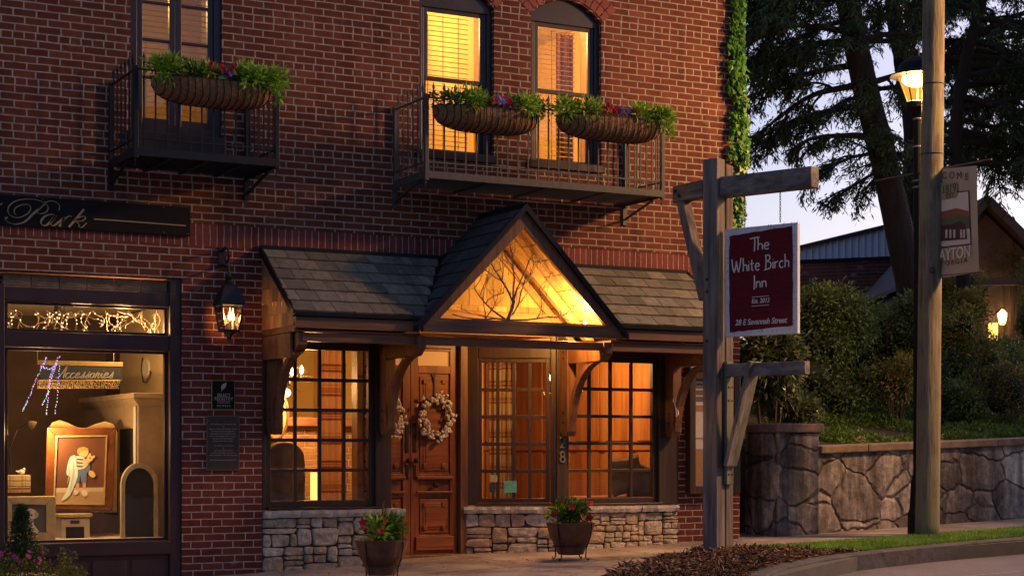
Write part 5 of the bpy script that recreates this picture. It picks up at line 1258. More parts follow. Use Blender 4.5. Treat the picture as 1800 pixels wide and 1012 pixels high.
# ------- shrubs
m_rh = leafm('rhododendron_leaf', (.07,.10,.04), (.12,.16,.06), (.22,.25,.12), rough=.28); m_hd = leafm('hedge_leaf', (.07,.12,.03), (.12,.19,.05), (.2,.28,.08)); m_nd = leafm('nandina_leaf', (.11,.15,.03), (.20,.24,.04), (.38,.2,.05)); m_ol = leafm('olive_leaf', (.09,.09,.03), (.15,.15,.045), (.25,.16,.06)); m_stem = mat('shrub_stem', (.12,.08,.05), (.06,.04,.03), 20, .9)
m_core = plain('core_shade', (.010,.018,.007), .95)  # near-black shade colour for the shrub cores
def shrub(name, label, c, rx, ry, rz, n, L, W, m, lobes=9, seed=1, stems=6, core=.55, arch=0):
    c = Vector(c); gz = BZ(c.x, c.y); t = thing(name, label, 'shrub', (c.x, c.y, gz), 'shrubs on the bank behind the retaining wall'); rd = random.Random(seed)
    V = []; lob = []
    for k in range(lobes):
        a = rd.random()*6.28; e = rd.uniform(-.5, .9); q = rd.uniform(.35, .75)
        lob.append((np.array([c.x+rx*q*math.cos(a)*math.cos(e), c.y+ry*q*math.sin(a)*math.cos(e), c.z+rz*q*math.sin(e)]), rd.uniform(.32, .55)))
    lob.append((np.array(c), .6))
    for (lc, s) in lob:
        k = int(1.7*n/len(lob)); d = rdir(k, .1); q = (nr.random(k)**.35)[:, None]; C = lc+d*np.array([rx*s, ry*s, rz*s])*q
        C = C+nr.normal(size=(k, 3))*.02; C = C[C[:, 2] > gz-.1]; D = d[:len(C)]*.8+nr.normal(size=(len(C), 3))*.5; D[:, 2] -= .15
        V.append(leafquads(C, D, rdir(len(C), 1.2), L*(.6+.8*nr.random(len(C))), W*(.7+.6*nr.random(len(C)))))
    quadmesh('foliage', V, [m], t)
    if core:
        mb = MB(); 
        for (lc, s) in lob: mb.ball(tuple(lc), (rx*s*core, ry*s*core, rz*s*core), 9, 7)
        mb.build('light_block_core', m_core, t, fix=False)  # solid dark balls added inside the shrub to block light
    mb = MB()
    for k in range(stems):
        a = rd.random()*6.28; tp = Vector((c.x+rx*.6*math.cos(a), c.y+ry*.6*math.sin(a), c.z+rz*rd.uniform(0, .7))); b0 = Vector((c.x+.1*math.cos(a), c.y+.1*math.sin(a), gz-.05)); md = b0.lerp(tp, .5)+Vector((0, 0, .1))
        mb.tube([b0, md, tp], [.014, .01, .005], 5)
    mb.build('stem', m_stem, t); return t
def sh(px, py, Y, rxp, rzp, *a, **k):
    c = PY(px, py, Y); s = FPX/((c.x-CAM[0])*SA+(c.y-CAM[1])*CA); return shrub(a[0], a[1], c, rxp/s, k.pop('ry', rxp/s*.8), rzp/s, *a[2:], **k)
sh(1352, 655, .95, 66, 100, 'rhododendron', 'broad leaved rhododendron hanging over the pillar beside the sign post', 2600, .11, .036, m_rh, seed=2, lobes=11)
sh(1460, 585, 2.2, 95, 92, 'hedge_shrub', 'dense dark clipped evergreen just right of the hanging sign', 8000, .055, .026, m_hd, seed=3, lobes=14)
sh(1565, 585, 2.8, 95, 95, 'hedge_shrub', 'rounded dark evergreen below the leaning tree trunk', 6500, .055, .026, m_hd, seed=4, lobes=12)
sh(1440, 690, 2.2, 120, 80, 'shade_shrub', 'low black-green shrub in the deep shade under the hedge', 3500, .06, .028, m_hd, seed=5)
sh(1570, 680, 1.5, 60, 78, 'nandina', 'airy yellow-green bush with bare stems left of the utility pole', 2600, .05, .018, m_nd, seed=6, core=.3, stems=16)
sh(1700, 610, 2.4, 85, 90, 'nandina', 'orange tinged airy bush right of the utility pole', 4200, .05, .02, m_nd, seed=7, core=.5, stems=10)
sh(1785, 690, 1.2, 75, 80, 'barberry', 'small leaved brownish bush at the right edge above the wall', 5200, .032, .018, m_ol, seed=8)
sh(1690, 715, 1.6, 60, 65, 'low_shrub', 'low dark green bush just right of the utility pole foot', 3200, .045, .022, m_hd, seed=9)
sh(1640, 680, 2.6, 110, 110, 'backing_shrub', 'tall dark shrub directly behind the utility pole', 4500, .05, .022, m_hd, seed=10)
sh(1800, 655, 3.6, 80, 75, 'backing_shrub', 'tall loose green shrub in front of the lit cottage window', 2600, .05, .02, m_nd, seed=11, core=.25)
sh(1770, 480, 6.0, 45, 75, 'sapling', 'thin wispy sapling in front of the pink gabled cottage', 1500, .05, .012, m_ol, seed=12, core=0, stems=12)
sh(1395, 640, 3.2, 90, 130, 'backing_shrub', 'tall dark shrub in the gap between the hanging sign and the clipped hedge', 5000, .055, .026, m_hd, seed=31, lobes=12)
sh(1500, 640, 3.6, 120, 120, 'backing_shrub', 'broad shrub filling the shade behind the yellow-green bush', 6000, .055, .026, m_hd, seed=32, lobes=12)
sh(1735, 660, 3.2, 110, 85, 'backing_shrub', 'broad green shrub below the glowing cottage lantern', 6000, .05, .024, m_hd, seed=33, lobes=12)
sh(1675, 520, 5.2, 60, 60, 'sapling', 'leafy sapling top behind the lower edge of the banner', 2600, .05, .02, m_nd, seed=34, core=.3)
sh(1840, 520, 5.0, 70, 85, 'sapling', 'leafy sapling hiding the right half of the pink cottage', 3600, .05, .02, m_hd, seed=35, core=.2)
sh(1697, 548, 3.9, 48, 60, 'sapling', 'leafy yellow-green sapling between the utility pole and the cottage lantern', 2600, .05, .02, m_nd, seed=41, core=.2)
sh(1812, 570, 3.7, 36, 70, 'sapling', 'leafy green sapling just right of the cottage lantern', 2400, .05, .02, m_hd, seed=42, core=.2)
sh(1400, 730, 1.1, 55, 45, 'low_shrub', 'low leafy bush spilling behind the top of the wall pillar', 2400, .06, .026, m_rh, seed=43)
# ground cover along the wall top (too many plants to count)
V = []; k = 52000; X = 6.9+nr.random(k)**1.3*9; Y = .38+nr.random(k)**1.3*2.4; ph = np.array([noise.noise(Vector((float(x)*1.6, float(y)*1.6, 3))) for x, y in zip(X, Y)]); keep = ph > -.12; X, Y, ph = X[keep], Y[keep], ph[keep]
Z = np.array([BZ(float(x), float(y)) for x, y in zip(X, Y)])+nr.random(len(X))*(.05+.20*np.clip(ph+.1, 0, 1))
V.append(leafquads(np.stack([X, Y, Z], 1), rdir(len(X), .5), rdir(len(X), 1.0), .03+.035*nr.random(len(X)), .014+.01*nr.random(len(X))))
o = quadmesh('ground_cover', V, [leafm('ground_cover_leaf', (.08,.17,.02), (.14,.26,.035), (.22,.32,.06))], None); kind(o, 'stuff'); tag(o, 'low green leafy ground cover spilling along the top of the retaining wall', 'ground cover')
mb = MB(); c = PY(1514, 770, .5); mb.ball((0, 0, 0), (.13, .09, .085), 16, 10); mb.v = [(c.x+x*(1+.35*noise.noise(Vector((x*9, y*9, z*9)))), c.y+y, BZ(c.x, c.y)+.02+z*(1+.5*noise.noise(Vector((x*8, 2, z*8))))) for x, y, z in mb.v]
o = mb.build('rock', mat('tan_rock', (.34,.22,.12), (.2,.12,.07), 14, .9, bump=.012)); tag(o, 'small tan rock lying among the plants behind the wall coping', 'rock')

# ------- mulch and grass
def inpoly(x, y, P):
    r = np.zeros(len(x), bool); n = len(P); j = n-1
    for i in range(n):
        xi, yi = P[i]; xj, yj = P[j]; c = ((yi > y) != (yj > y)) & (x < (xj-xi)*(y-yi)/(yj-yi+1e-12)+xi); r ^= c; j = i
    return r
MP = [(2.75,-5.2), (2.6,-3.4), (2.95,-2.6), (3.7,-2.0), (4.5,-1.42), (5.1,-1.02), (5.35,-1.15), (5.6,-1.6), (5.9,-2.0), (6.15,-2.22), (5.95,-2.28), (5.75,-2.34), (5.2,-2.54), (4.6,-2.86), (4.0,-3.3), (3.6,-3.8), (3.2,-4.45), (2.9,-5.3)]
def edge_d(x, y): return np.min([np.hypot(x-px, y-py) for px, py in MP], 0)
k = 60000; X = 2.5+nr.random(k)*4.8; Y = -5.2+nr.random(k)*4.3; kp = inpoly(X, Y, MP); X, Y = X[kp], Y[kp]
hgt = np.minimum(.075, edge_d(X, Y)*.18); Z = -.045+.035*X+.012*Y+hgt*nr.random(len(X))**.35+.004
D = nr.normal(size=(len(X), 3)); D[:, 2] *= .35; v = leafquads(np.stack([X, Y, Z], 1), D, rdir(len(X), 1.5), .03+.045*nr.random(len(X)), .010+.014*nr.random(len(X)), .1)
o = quadmesh('mulch', [v], [leafm('bark_chip', (.05,.022,.014), (.12,.06,.035), (.30,.19,.12), trans=0, rough=.9)], None); kind(o, 'stuff'); tag(o, 'brown shredded bark mulch heaped round the foot of the sign post', 'mulch')
gsheet('mulch_bed', MP, .004, m_earth)
GP = [(5.35,-1.17), (5.8, -1.235), (40,-1.235), (40,-2.04), (8.3,-2.06), (7.3,-2.1), (6.2,-2.22), (5.9,-2.0), (5.6,-1.6)]
gsheet('verge_soil', GP, .004, mat('turf_base', (.07,.11,.02), (.04,.07,.015), 12, .95))
k = 150000; X = 5.3+nr.random(k)**1.6*16; Y = -2.25+nr.random(k)*1.1; kp = inpoly(X, Y, GP); X, Y = X[kp], Y[kp]; Z = -.045+.035*X+.012*Y+.002
D = nr.normal(size=(len(X), 3))*.5; D[:, 2] = 1; v = leafquads(np.stack([X, Y, Z], 1), D, rdir(len(X), 0), .025+.035*nr.random(len(X)), .006+.004*nr.random(len(X)), .1)
o = quadmesh('grass', [v], [leafm('grass_blade', (.13,.26,.03), (.22,.42,.04), (.36,.5,.08))], None); kind(o, 'stuff'); tag(o, 'short green grass on the verge between sidewalk and kerb', 'grass')

# ------- ivy on the building corner
t = thing('ivy', 'column of bright green ivy climbing the right corner of the brick building', 'ivy', (6.3, -.03, 3.1))
k = 9000; z = 3.05+nr.random(k)*4.4; nz = np.array([noise.noise(Vector((float(q)*1.9, 1.7, 0)))*.6+noise.noise(Vector((float(q)*5.0, 4.2, 0)))*.5 for q in z])
wid = np.clip((z-3.0)*.22, .05, .15)*(1+.75*nz); side = nr.random(k) < .6; a = nr.random(k)
X = np.where(side, 6.28-a*wid*1.3, 6.27+nr.random(k)**1.5*(.07+.06*np.maximum(nz, 0))); Y = np.where(side, -.012-nr.random(k)*.08*(1-a*.5), nr.random(k)*.5-.05); X += .03*np.sin(z*3.1)
gap = np.array([noise.noise(Vector((float(x)*9, float(y)*6, float(q)*6))) for x, y, q in zip(X, Y, z)]); kp = gap > -.18; X, Y, z = X[kp], Y[kp], z[kp]; k = len(z)
D = np.stack([nr.normal(size=k)*.4, -.25-.3*nr.random(k), -1+.3*nr.normal(size=k)], 1); N = np.stack([nr.normal(size=k)*.5, -1-nr.random(k), .5+nr.normal(size=k)*.4], 1)
quadmesh('foliage', [leafquads(np.stack([X, Y, z], 1), D, N, .035+.05*nr.random(k)**1.5, .03+.045*nr.random(k)**1.5, .2)], [leafm('ivy_leaf', (.05,.17,.02), (.10,.28,.03), (.17,.38,.05), rough=.35)], t)
mb = MB(); mb.tube([(6.29+.02*math.sin(q*2), -.015, 3.0+q*.22) for q in range(20)], .012, 5); mb.tube([(6.24+.02*math.sin(q*1.3+1), -.012, 3.3+q*.2) for q in range(20)], .01, 5); mb.build('vine_stem', m_stem, t)

# ================================================================== TREES
m_bark = mat('hemlock_bark', (.030,.023,.020), (.010,.008,.007), 7, .95, bump=.12, stretch=(1,1,.3), detail=8)
m_ndl = leafm('hemlock_needle', (.022,.05,.02), (.042,.08,.03), (.08,.115,.045), rough=.7, trans=.15)
def smooth_path(P, n=10): return [Vector(v) for v in cat3(P, n)]
def cat3(pts, n=8):
    P = [Vector(p) for p in pts]; P = [P[0]*2-P[1]]+P+[P[-1]*2-P[-2]]; out = []
    for i in range(1, len(P)-2):
        for k in range(n):
            t = k/n; a, b, c, d = P[i-1:i+3]; out.append(.5*((2*b)+(c-a)*t+(2*a-5*b+4*c-d)*t*t+(3*b-a-3*c+d)*t**3))
    return out+[P[-2]]
def hemlock(label, trunk, r0, r1, limbs, seed, dens=1.0, extra=None):
    rd = random.Random(seed); T = cat3(trunk, 8); t = thing('hemlock_tree', label, 'tree', tuple(T[0]), 'hemlock trees behind the inn'); n = len(T)
    mb = MB(); mb.tube(T, [r0+(r1-r0)*i/(n-1)+.012*noise.noise(Vector((i*.7, seed, 0))) for i in range(n)], 16); mb.build('trunk', m_bark, t, smooth=True)
    mb = MB(); V = []
    def spray(P, r, L):
        """twig with needle sprays"""
        m_ = max(8, int(L/.014*dens)); A = np.array([tuple(p) for p in P]); q_ = nr.random(m_)*(len(A)-1.001); i = q_.astype(int); f = (q_-i)[:, None]; C = A[i]*(1-f)+A[i+1]*f; T_ = A[i+1]-A[i]; T_ /= np.linalg.norm(T_, axis=1, keepdims=True)+1e-9
        sd = np.cross(T_, [0, 0, 1.]); sd /= np.linalg.norm(sd, axis=1, keepdims=True)+1e-9
        for sg in (-1, 1):
            D = T_*.8+sd*sg*(.3+1.0*nr.random((m_, 1)))+np.array([0, 0, -.45])+nr.normal(size=(m_, 3))*.4
            V.append(leafquads(C+nr.normal(size=(m_, 3))*.035, D, np.tile([[0, 0, 1.]], (m_, 1))+nr.normal(size=(m_, 3))*.8, .05+.09*nr.random(m_), .014+.014*nr.random(m_), .1))
    def limb(p, d, L, r, droop, lv):
        m_ = 9; pts = [Vector(p)]; dd = Vector(d).normalized()
        for k in range(m_):
            dd = (dd+Vector((rd.uniform(-.2, .2), rd.uniform(-.2, .2), -droop*(.4+k/m_)+rd.uniform(-.17, .17)))).normalized(); pts.append(pts[-1]+dd*L/m_)
        mb.tube(pts, [r*(1-.85*k/m_)+.003 for k in range(m_+1)], 6, caps=False)
        if lv == 0: spray(pts, r, L); return
        nt_ = max(4, int(L/(.16 if lv == 2 else .14)))
        for q in range(nt_):
            f = .18+.82*(q+rd.random())/nt_; k = min(m_-1, int(f*m_)); s = 1 if q % 2 else -1; b = pts[k].lerp(pts[k+1], f*m_-k) if k < m_ else pts[-1]; ax = (pts[k+1]-pts[k]).normalized(); sd = ax.cross(Vector((0, 0, 1))).normalized()
            limb(b, ax*rd.uniform(.4, .9)+sd*s*rd.uniform(.3, 1.1)+Vector((0, 0, rd.uniform(-.6, .45))), L*(.42 if lv == 2 else .5)*(1.15-.7*f)*rd.uniform(.5, 1.25), max(.004, r*.4), .14, lv-1)
        spray(pts[m_//2:], r, L/2)
    for (f, d, L, r, dr, lv) in limbs:
        k = min(n-2, int(f*(n-1))); limb(T[k], d, L, r, dr, lv)
    mb.build('limb', m_bark, t, smooth=True); quadmesh('crown', V, [m_ndl], t); return t
right = Vector((CA, -SA, 0)); fwd = Vector((SA, CA, 0))
def dv(a, b, c): return right*a+fwd*b+Vector((0, 0, c))
D1 = 25
tr1 = [PD(1625, 640, D1), PD(1598, 490, D1), PD(1558, 300, D1), PD(1520, 150, D1), PD(1490, 0, D1), PD(1470, -160, D1), PD(1462, -330, D1)]
rd = random.Random(21); L1 = []
for k in range(9): L1.append((.60+.04*k, dv(-1, rd.uniform(-.9, .3), rd.uniform(-.25, .25)), rd.uniform(1.6, 2.2), .035, .08, 2))
for f, sx, L, dr in ((.40,-1,1.5,.09), (.46,-1,1.9,.07), (.50,-1,2.0,.05), (.545,-1,2.2,.06), (.585,-1,1.9,.04), (.62,-1,2.2,.07), (.67,-1,2.3,.05), (.72,-1,2.2,.08), (.77,-1,2.2,.1), (.82,-1,2.3,.12), (.88,-1,2.1,.14), (.52,1,1.1,.08), (.60,1,1.2,.07), (.68,1,1.4,.07), (.75,1,1.5,.08), (.82,1,1.6,.1)):
    L1.append((f, dv(sx, rd.uniform(-.5, .5), rd.uniform(-.1, .35)), L, .05, dr, 2))
for k in range(12): L1.append((.36+.045*k, dv(rd.uniform(-.5, .5), -1, rd.uniform(-.3, .2)), rd.uniform(.6, 1.1), .02, .16, 1))
hemlock('big dark hemlock with a thick trunk leaning left, nearest the brick building', tr1, .22, .14, L1, 3, 1.15)
D2 = 29
tr2 = [PD(1603, 640, D2), PD(1604, 400, D2), PD(1603, 232, D2), PD(1585, 110, D2), PD(1568, 0, D2), PD(1560, -200, D2)]
L2 = []
for k in range(15):
    f = .36+.045*k; L2.append((f, dv(rd.choice((-1, 1)), rd.uniform(-.8, .5), rd.uniform(-.2, .3)), rd.uniform(1.5, 2.3), .045, .09, 2))
hemlock('slimmer hemlock rising directly behind the lit street lamp', tr2, .16, .11, L2, 5, .8)
D3 = 27
tr3 = [PD(1700, 640, D3), PD(1690, 420, D3), PD(1680, 250, D3), PD(1700, 100, D3), PD(1725, 0, D3), PD(1740, -220, D3)]
L3 = []
for k in range(25):
    f = .36+.026*k; L3.append((f, dv(rd.choice((-.9, 1, 1.1)), rd.uniform(-.9, .5), rd.uniform(-.3, .3)), rd.uniform(1.6, 2.8), .05, .10, 2))
hemlock('dense dark hemlock right of the utility pole above the town banner', tr3, .12, .08, L3, 8, .75)
D4 = 33
tr4 = [PD(1850, 640, D4), PD(1840, 300, D4), PD(1830, 100, D4), PD(1825, -60, D4), PD(1820, -240, D4)]
L4 = []
for k in range(17):
    f = .30+.038*k; L4.append((f, dv(rd.choice((-1, -1, 1)), rd.uniform(-.9, .5), rd.uniform(-.3, .3)), rd.uniform(2.2, 3.4), .05, .10, 2))
hemlock('far hemlock at the right edge of the view with drooping boughs', tr4, .25, .13, L4, 9, .8)

# ================================================================== FAR BUILDINGS
t = thing('metal_roof_building', 'low brick building with a pale blue standing seam metal roof wall beyond the hedge', 'building', (17, 13, 4))
a, b = PD(1380, 470, 34), PD(1640, 470, 33)
u = (b-a); u.z = 0; W_ = u.length; u.normalize(); n = Vector((u.y, -u.x, 0)); T = Matrix(((u.x, -n.x, 0, a.x), (u.y, -n.y, 0, a.y), (0, 0, 1, 0), (0, 0, 0, 1)))
sc_ = FPX/34; zf = lambda y: 1.1+(797-y)/sc_
mb = MB(); mb.T = T; mb.box((0, 0, 1.5), (W_, .3, zf(463))); mb.build('wall', brickmat('far_brick', [(.12,.035,.03), (.16,.05,.04), (.10,.03,.03)], (.2,.15,.13), headers=False), t)
mb = MB(); mb.T = T; mb.box((-.02, -.05, zf(463)), (W_, .3, zf(458))); mb.build('parapet', m_black, t)
m_metal = mat('blue_metal', (.50,.58,.68), (.42,.50,.60), 2, .45)
mb = MB(); mb.T = T; zl, zr = zf(436), zf(385); mb.prism([(.1, zf(458)+.003), (W_, zf(458)+.003), (W_, zr), (.1, zl)], 'y', .5, .6); mb.build('metal_cladding', m_metal, t)
mb = MB(); mb.T = T
for k in range(22): x = .15+k*W_/22; mb.box((x, .46, zf(458)+.01), (x+.03, .499, zl+(zr-zl)*x/W_-.01))
mb.build('seam', m_metal, t)
mb = MB(); mb.T = T; mb.bar((.0, .5, zl+.02), (W_, .5, zr+.02), .25, .05); mb.build('ridge_cap', m_iron, t)
# pink gabled cottage
D5 = 29; t = thing('cottage', 'pinkish brown gabled cottage half hidden by bushes beyond the banner', 'house', tuple(PD(1725, 640, D5)))
m_pink = mat('pink_siding', (.20,.14,.125), (.15,.105,.095), 5, .8); m_roofp = mat('brown_roof', (.15,.11,.10), (.09,.065,.06), 9, .85, bump=.01)
L_, A_p, R_p = PD(1590, 497, D5), PD(1722, 350, D5), PD(1870, 497, D5+.0); base = PD(1722, 640, D5).z
mb = MB(); bk = fwd*4
mb.add([PD(1610, 490, D5), PD(1720, 364, D5), PD(1850, 490, D5), PD(1850, 660, D5), PD(1610, 660, D5)]+[PD(1610, 490, D5)+bk, PD(1720, 364, D5)+bk, PD(1850, 490, D5)+bk, PD(1850, 660, D5)+bk, PD(1610, 660, D5)+bk], [(0,1,2,3,4), (0,5,6,1), (1,6,7,2), (0,4,9,5), (2,7,8,3), (5,9,8,7,6)]); mb.build('wall', m_pink, t)
mb = MB()
for q in (L_, R_p):
    o = fwd*-.5; e = Vector((0, 0, .07)); mb.add([q+o, A_p+o, A_p+bk, q+bk, q+o-e, A_p+o-e, A_p+bk-e, q+bk-e], [(0,1,2,3), (4,5,6,7), (0,1,5,4), (1,2,6,5), (2,3,7,6), (3,0,4,7)])
mb.build('roof', m_roofp, t)
mb = MB()
for q in (L_, R_p): mb.bar(q-fwd*.52-Vector((0, 0, .08)), A_p-fwd*.52-Vector((0, 0, .08)), .05, .13)
mb.bar(PD(1600, 500, D5)-fwd*.5, PD(1860, 500, D5)-fwd*.5, .06, .12); mb.build('bargeboard', m_pink, t)
mb = MB(); q0, q1 = PD(1738, 560, D5), PD(1756, 600, D5); o = fwd*-.03; mb.add([PD(1736, 568, D5)+o, PD(1753, 568, D5)+o, PD(1753, 605, D5)+o, PD(1736, 605, D5)+o], [(0,1,2,3)]); mb.build('lit_window', emit('lit_window', (1, .55, .12), 2.2), t, fix=False)
c = PD(1762, 557, D5-.4); t = thing('porch_lantern', 'small glowing wall lantern on the cottage among the bushes', 'lantern', tuple(c))
mb = MB(); mb.lathe([(.03, -.13), (.05, -.12), (.08, .06), (.085, .065), (.02, .12), (.005, .15)], tuple(c), 6, caps=True); mb.build('frame', glass('lantern_glass'), t); mb = MB(); mb.ball(tuple(c), (.06, .06, .09)); mb.build('bulb', emit('porch_bulb', (1, .6, .2), 30), t); mb = MB(); mb.bar(c+Vector((0, 0, .14)), c+fwd*.38+Vector((0, 0, .1)), .02, .02); mb.build('arm', m_iron, t)
point_light('porch_lantern_light', tuple(c-fwd*.12), 4, (1, .55, .18), t, .05)

# ================================================================== OPPOSITE SIDE OF THE STREET (seen only in reflections)
t = thing('brick_building', 'plain dark brick block across the road behind the viewpoint', 'building', (0, -32, 0))
mb = MB(); mb.box((-30, -44, -1), (34, -33, 10)); mb.build('wall', brickmat('street_brick', [(.10,.045,.035), (.13,.06,.045)], (.2,.17,.15), headers=False), t)
for i in range(8):
    mb = MB(); mb.box((-27+i*7.5, -32.99, .3), (-22.5+i*7.5, -32.9, 2.9)); mb.build('window', m_dark, t)
mb = MB(); mb.box((-30.2, -33.3, 10), (34.2, -32.8, 10.4)); mb.build('cornice', m_cap, t)

# ================================================================== INTERIORS
def bpx(mb, x0, y0, x1, y1, Y, dy):
    a = PY(x0, y1, Y); b = PY(x1, y0, Y); mb.box((a.x, Y, a.z), (b.x, Y+dy, b.z))
def quick(name, label, cat, parts, group=None):
    """parts: list of (part name, builder, material, bevel)"""
    vs = []; built = []
    t = thing(name, label, cat, (0, 0, 0), group)
    for pn, fn, m, bv in parts: mb = MB(); fn(mb); built.append(mb); vs += mb.v
    A = np.array(vs); c = ((A[:, 0].min()+A[:, 0].max())/2, (A[:, 1].min()+A[:, 1].max())/2, A[:, 2].min()); t.location = c
    for (pn, fn, m, bv), mb in zip(parts, built): mb.build(pn, m, t, bevel=bv)
    return t
# --- dining room behind the left bay
m_str = stripes('orange_striped_cloth', (.46,.24,.12), (.20,.05,.025), (.32,.13,.06), 4.2)
m_plaid = stripes('plaid_cloth', (.50,.36,.18), (.22,.07,.03), (.28,.16,.07), 5.5, plaid=True)
a, b = PY(563, 700, .42), PY(611, 700, .42)
tag(curtain('curtain', a.x, b.x, .42, .45, 2.3, m_str, None, 4, .025, .12), 'orange striped curtain in the middle of the left bay window', 'curtain')
a, b = PY(628, 700, .50), PY(653, 700, .50)
tag(curtain('curtain', a.x, b.x, .50, .45, 2.3, m_str, None, 3, .02), 'narrow striped curtain against the right post of the left bay', 'curtain')
c = PY(508, 660, 1.3); t = thing('chandelier', 'branching candle chandelier glowing at the top of the left bay window', 'chandelier', tuple(c))
mb = MB(); mb.tube([c+Vector((0, 0, .9)), c+Vector((0, 0, -.1))], .008, 6); rd = random.Random(3)
for k in range(16): branchy(mb, c+Vector((0, 0, rd.uniform(-.10, .12))), (math.cos(k), math.sin(k), rd.uniform(-.4, .2)), .15, .0035, 1, rd)
mb.build('twig_frame', m_iron, t)
m_cnd = emit('candle_bulb', (1, .58, .2), 60)
for (px, py, Y) in ((499, 655, 1.25), (513, 658, 1.2), (530, 655, 1.3), (505, 622, 1.35), (511, 634, 1.4)):
    q = PY(px, py, Y); mb = MB(); mb.lathe([(.006, -.01), (.019, .012), (.019, .04), (.003, .075)], tuple(q), 8); mb.build('candle_bulb', m_cnd, t); mb = MB(); mb.tube([q+Vector((0, 0, -.07)), q+Vector((0, 0, -.01))], .009, 6); mb.build('candle', m_cream, t)
for px, py in ((503, 690), (485, 690)):
    q = PY(px, py, 1.3); mb = MB(); mb.ball(tuple(q), (.05, .05, .045), 12, 8); mb.build('glass_globe', emit('globe_bulb', (1, .6, .22), 5), t, smooth=True)
point_light('chandelier_light', (c.x+.35, c.y+.5, c.z-.1), 125, (1, .52, .16), t, .12)
def chairback(cx, Y, w_, zt_, m, label):
    def f(mb):
        n = 16; P = [(cx-w_/2, .12)]+[(cx-w_/2*math.cos(math.pi*k/n)*(1-.12*math.sin(math.pi*k/n)), zt_-.22+.22*math.sin(math.pi*k/n)**.6) for k in range(n+1)]+[(cx+w_/2, .12)]
        mb.prism(P, 'y', Y, Y+.16)
    quick('armchair', label, 'armchair', [('backrest', f, m, .03), ('seat', lambda mb: mb.box((cx-w_/2+.03, Y+.17, .3), (cx+w_/2-.03, Y+.6, .48)), m, .03)])
m_grey = mat('grey_leather', (.13,.115,.12), (.07,.06,.065), 6, .7)
q = PY(500, 800, .75); chairback(q.x+.02, .75, .42, 1.22, m_grey, 'grey armchair with a rounded back close behind the left bay window')
a = PY(478, 772, .72)
a, b = PY(519, 730, 2.4), PY(574, 880, 2.4)
quick('brick_fireplace', 'brown brick chimney breast on the far side of the left room', 'fireplace', [('chimney', lambda mb: mb.box((a.x-.15, 2.4, .12), (b.x+.6, 2.8, a.z-.12)), brickmat('inside_brick', [(.30,.15,.07), (.36,.2,.1)], (.4,.3,.18), headers=False), 0), ('mantel', lambda mb: mb.box((a.x-.22, 2.3, a.z-.119), (b.x+.7, 2.8, a.z-.02)), m_trimX, .01)])
q = PY(484, 728, 2.0)
quick('oval_mirror', 'dark framed oval mirror on the yellow wall of the left room', 'mirror', [('frame', lambda mb: (mb.tube([(q.x+.0+.14*math.cos(a), 2.0, q.z+.26*math.sin(a)) for a in [2*math.pi*k/24 for k in range(25)]], .018, 6)), m_trimZ, 0), ('mirror_glass', lambda mb: mb.prism([(q.x+.13*math.cos(a), q.z+.25*math.sin(a)) for a in [2*math.pi*k/24 for k in range(24)]], 'y', 1.995, 2.003), plain('mirror_tan', (.35,.25,.12), .2), 0)])
a, b = PY(549, 830, 1.6), PY(559, 878, 1.6)
quick('table_lamp', 'slim lamp glowing at the foot of the left bay window', 'lamp', [('shade', lambda mb: mb.box((a.x, 1.6, b.z+.0), (b.x, 1.66, a.z)), emit('lamp_shade', (1, .6, .15), 1.6), .005), ('base', lambda mb: mb.box((a.x+.01, 1.61, .12), (b.x-.01, 1.65, b.z)), m_iron, 0)])
# --- panelled room behind the right bay
for (x0, x1, Y, lab) in ((863, 880, .95, 'plaid curtain at the far left of the right bay window'), (886, 905, .80, 'second plaid curtain panel beside the leftmost one in the right bay')):
    a, b = PY(x0-3, 700, Y), PY(x1+2, 700, Y); tag(curtain('curtain', a.x, b.x, Y, .5, 2.25, m_plaid, None, 2.5, .02, .1), lab, 'curtain')
mb = MB()
for i in range(6):
    x = 3.8+i*.34; 
    for z0_, z1_ in ((1.25, 2.4), (.3, 1.12)): mb.box((x, 4.555, z0_), (x+.27, 4.585, z1_))
mb.box((3.4, 4.54, 1.14), (5.9, 4.59, 1.22))
for Y in (1.0, 1.7, 2.4, 3.1, 3.8):
    for z0_, z1_ in ((1.25, 2.4), (.3, 1.12)): mb.box((5.905, Y, z0_), (5.928, Y+.55, z1_))
mb.box((5.89, .6, 1.14), (5.927, 4.5, 1.22)); mb.build('panel_moulding', m_panel, inn, bevel=.008)
def sconce(px, py, Y, label):
    q = PY(px, py, Y); 
    t = thing('candle_sconce', label, 'sconce', (q.x, q.y, q.z-.2), 'candle lights of the right room')
    mb = MB(); mb.lathe([(.006, 0), (.02, .025), (.019, .045), (.003, .08)], tuple(q-Vector((0, 0, .02))), 8); mb.build('bulb', m_cnd, t)
    mb = MB(); mb.tube([q-Vector((0, 0, .10)), q-Vector((0, 0, .02))], .009, 6); mb.build('candle', m_cream, t)
    mb = MB(); mb.tube([q-Vector((0, 0, .10)), q+Vector((0, .02, -.16)), q+Vector((0, .1, -.18)), q+Vector((0, .14, -.12))], .008, 6); rd = random.Random(px)
    for k in range(12): mb.ball(q+Vector((rd.uniform(-.06, .06), rd.uniform(-.05, .05), rd.uniform(-.22, -.13))), .008, 5, 4)
    mb.build('arm', m_gold, t)
sconce(965, 666, 1.3, 'candle light seen in the slanted pane left of the number post'); sconce(1021, 666, 1.1, 'candle light seen right of the number post under the bracket')
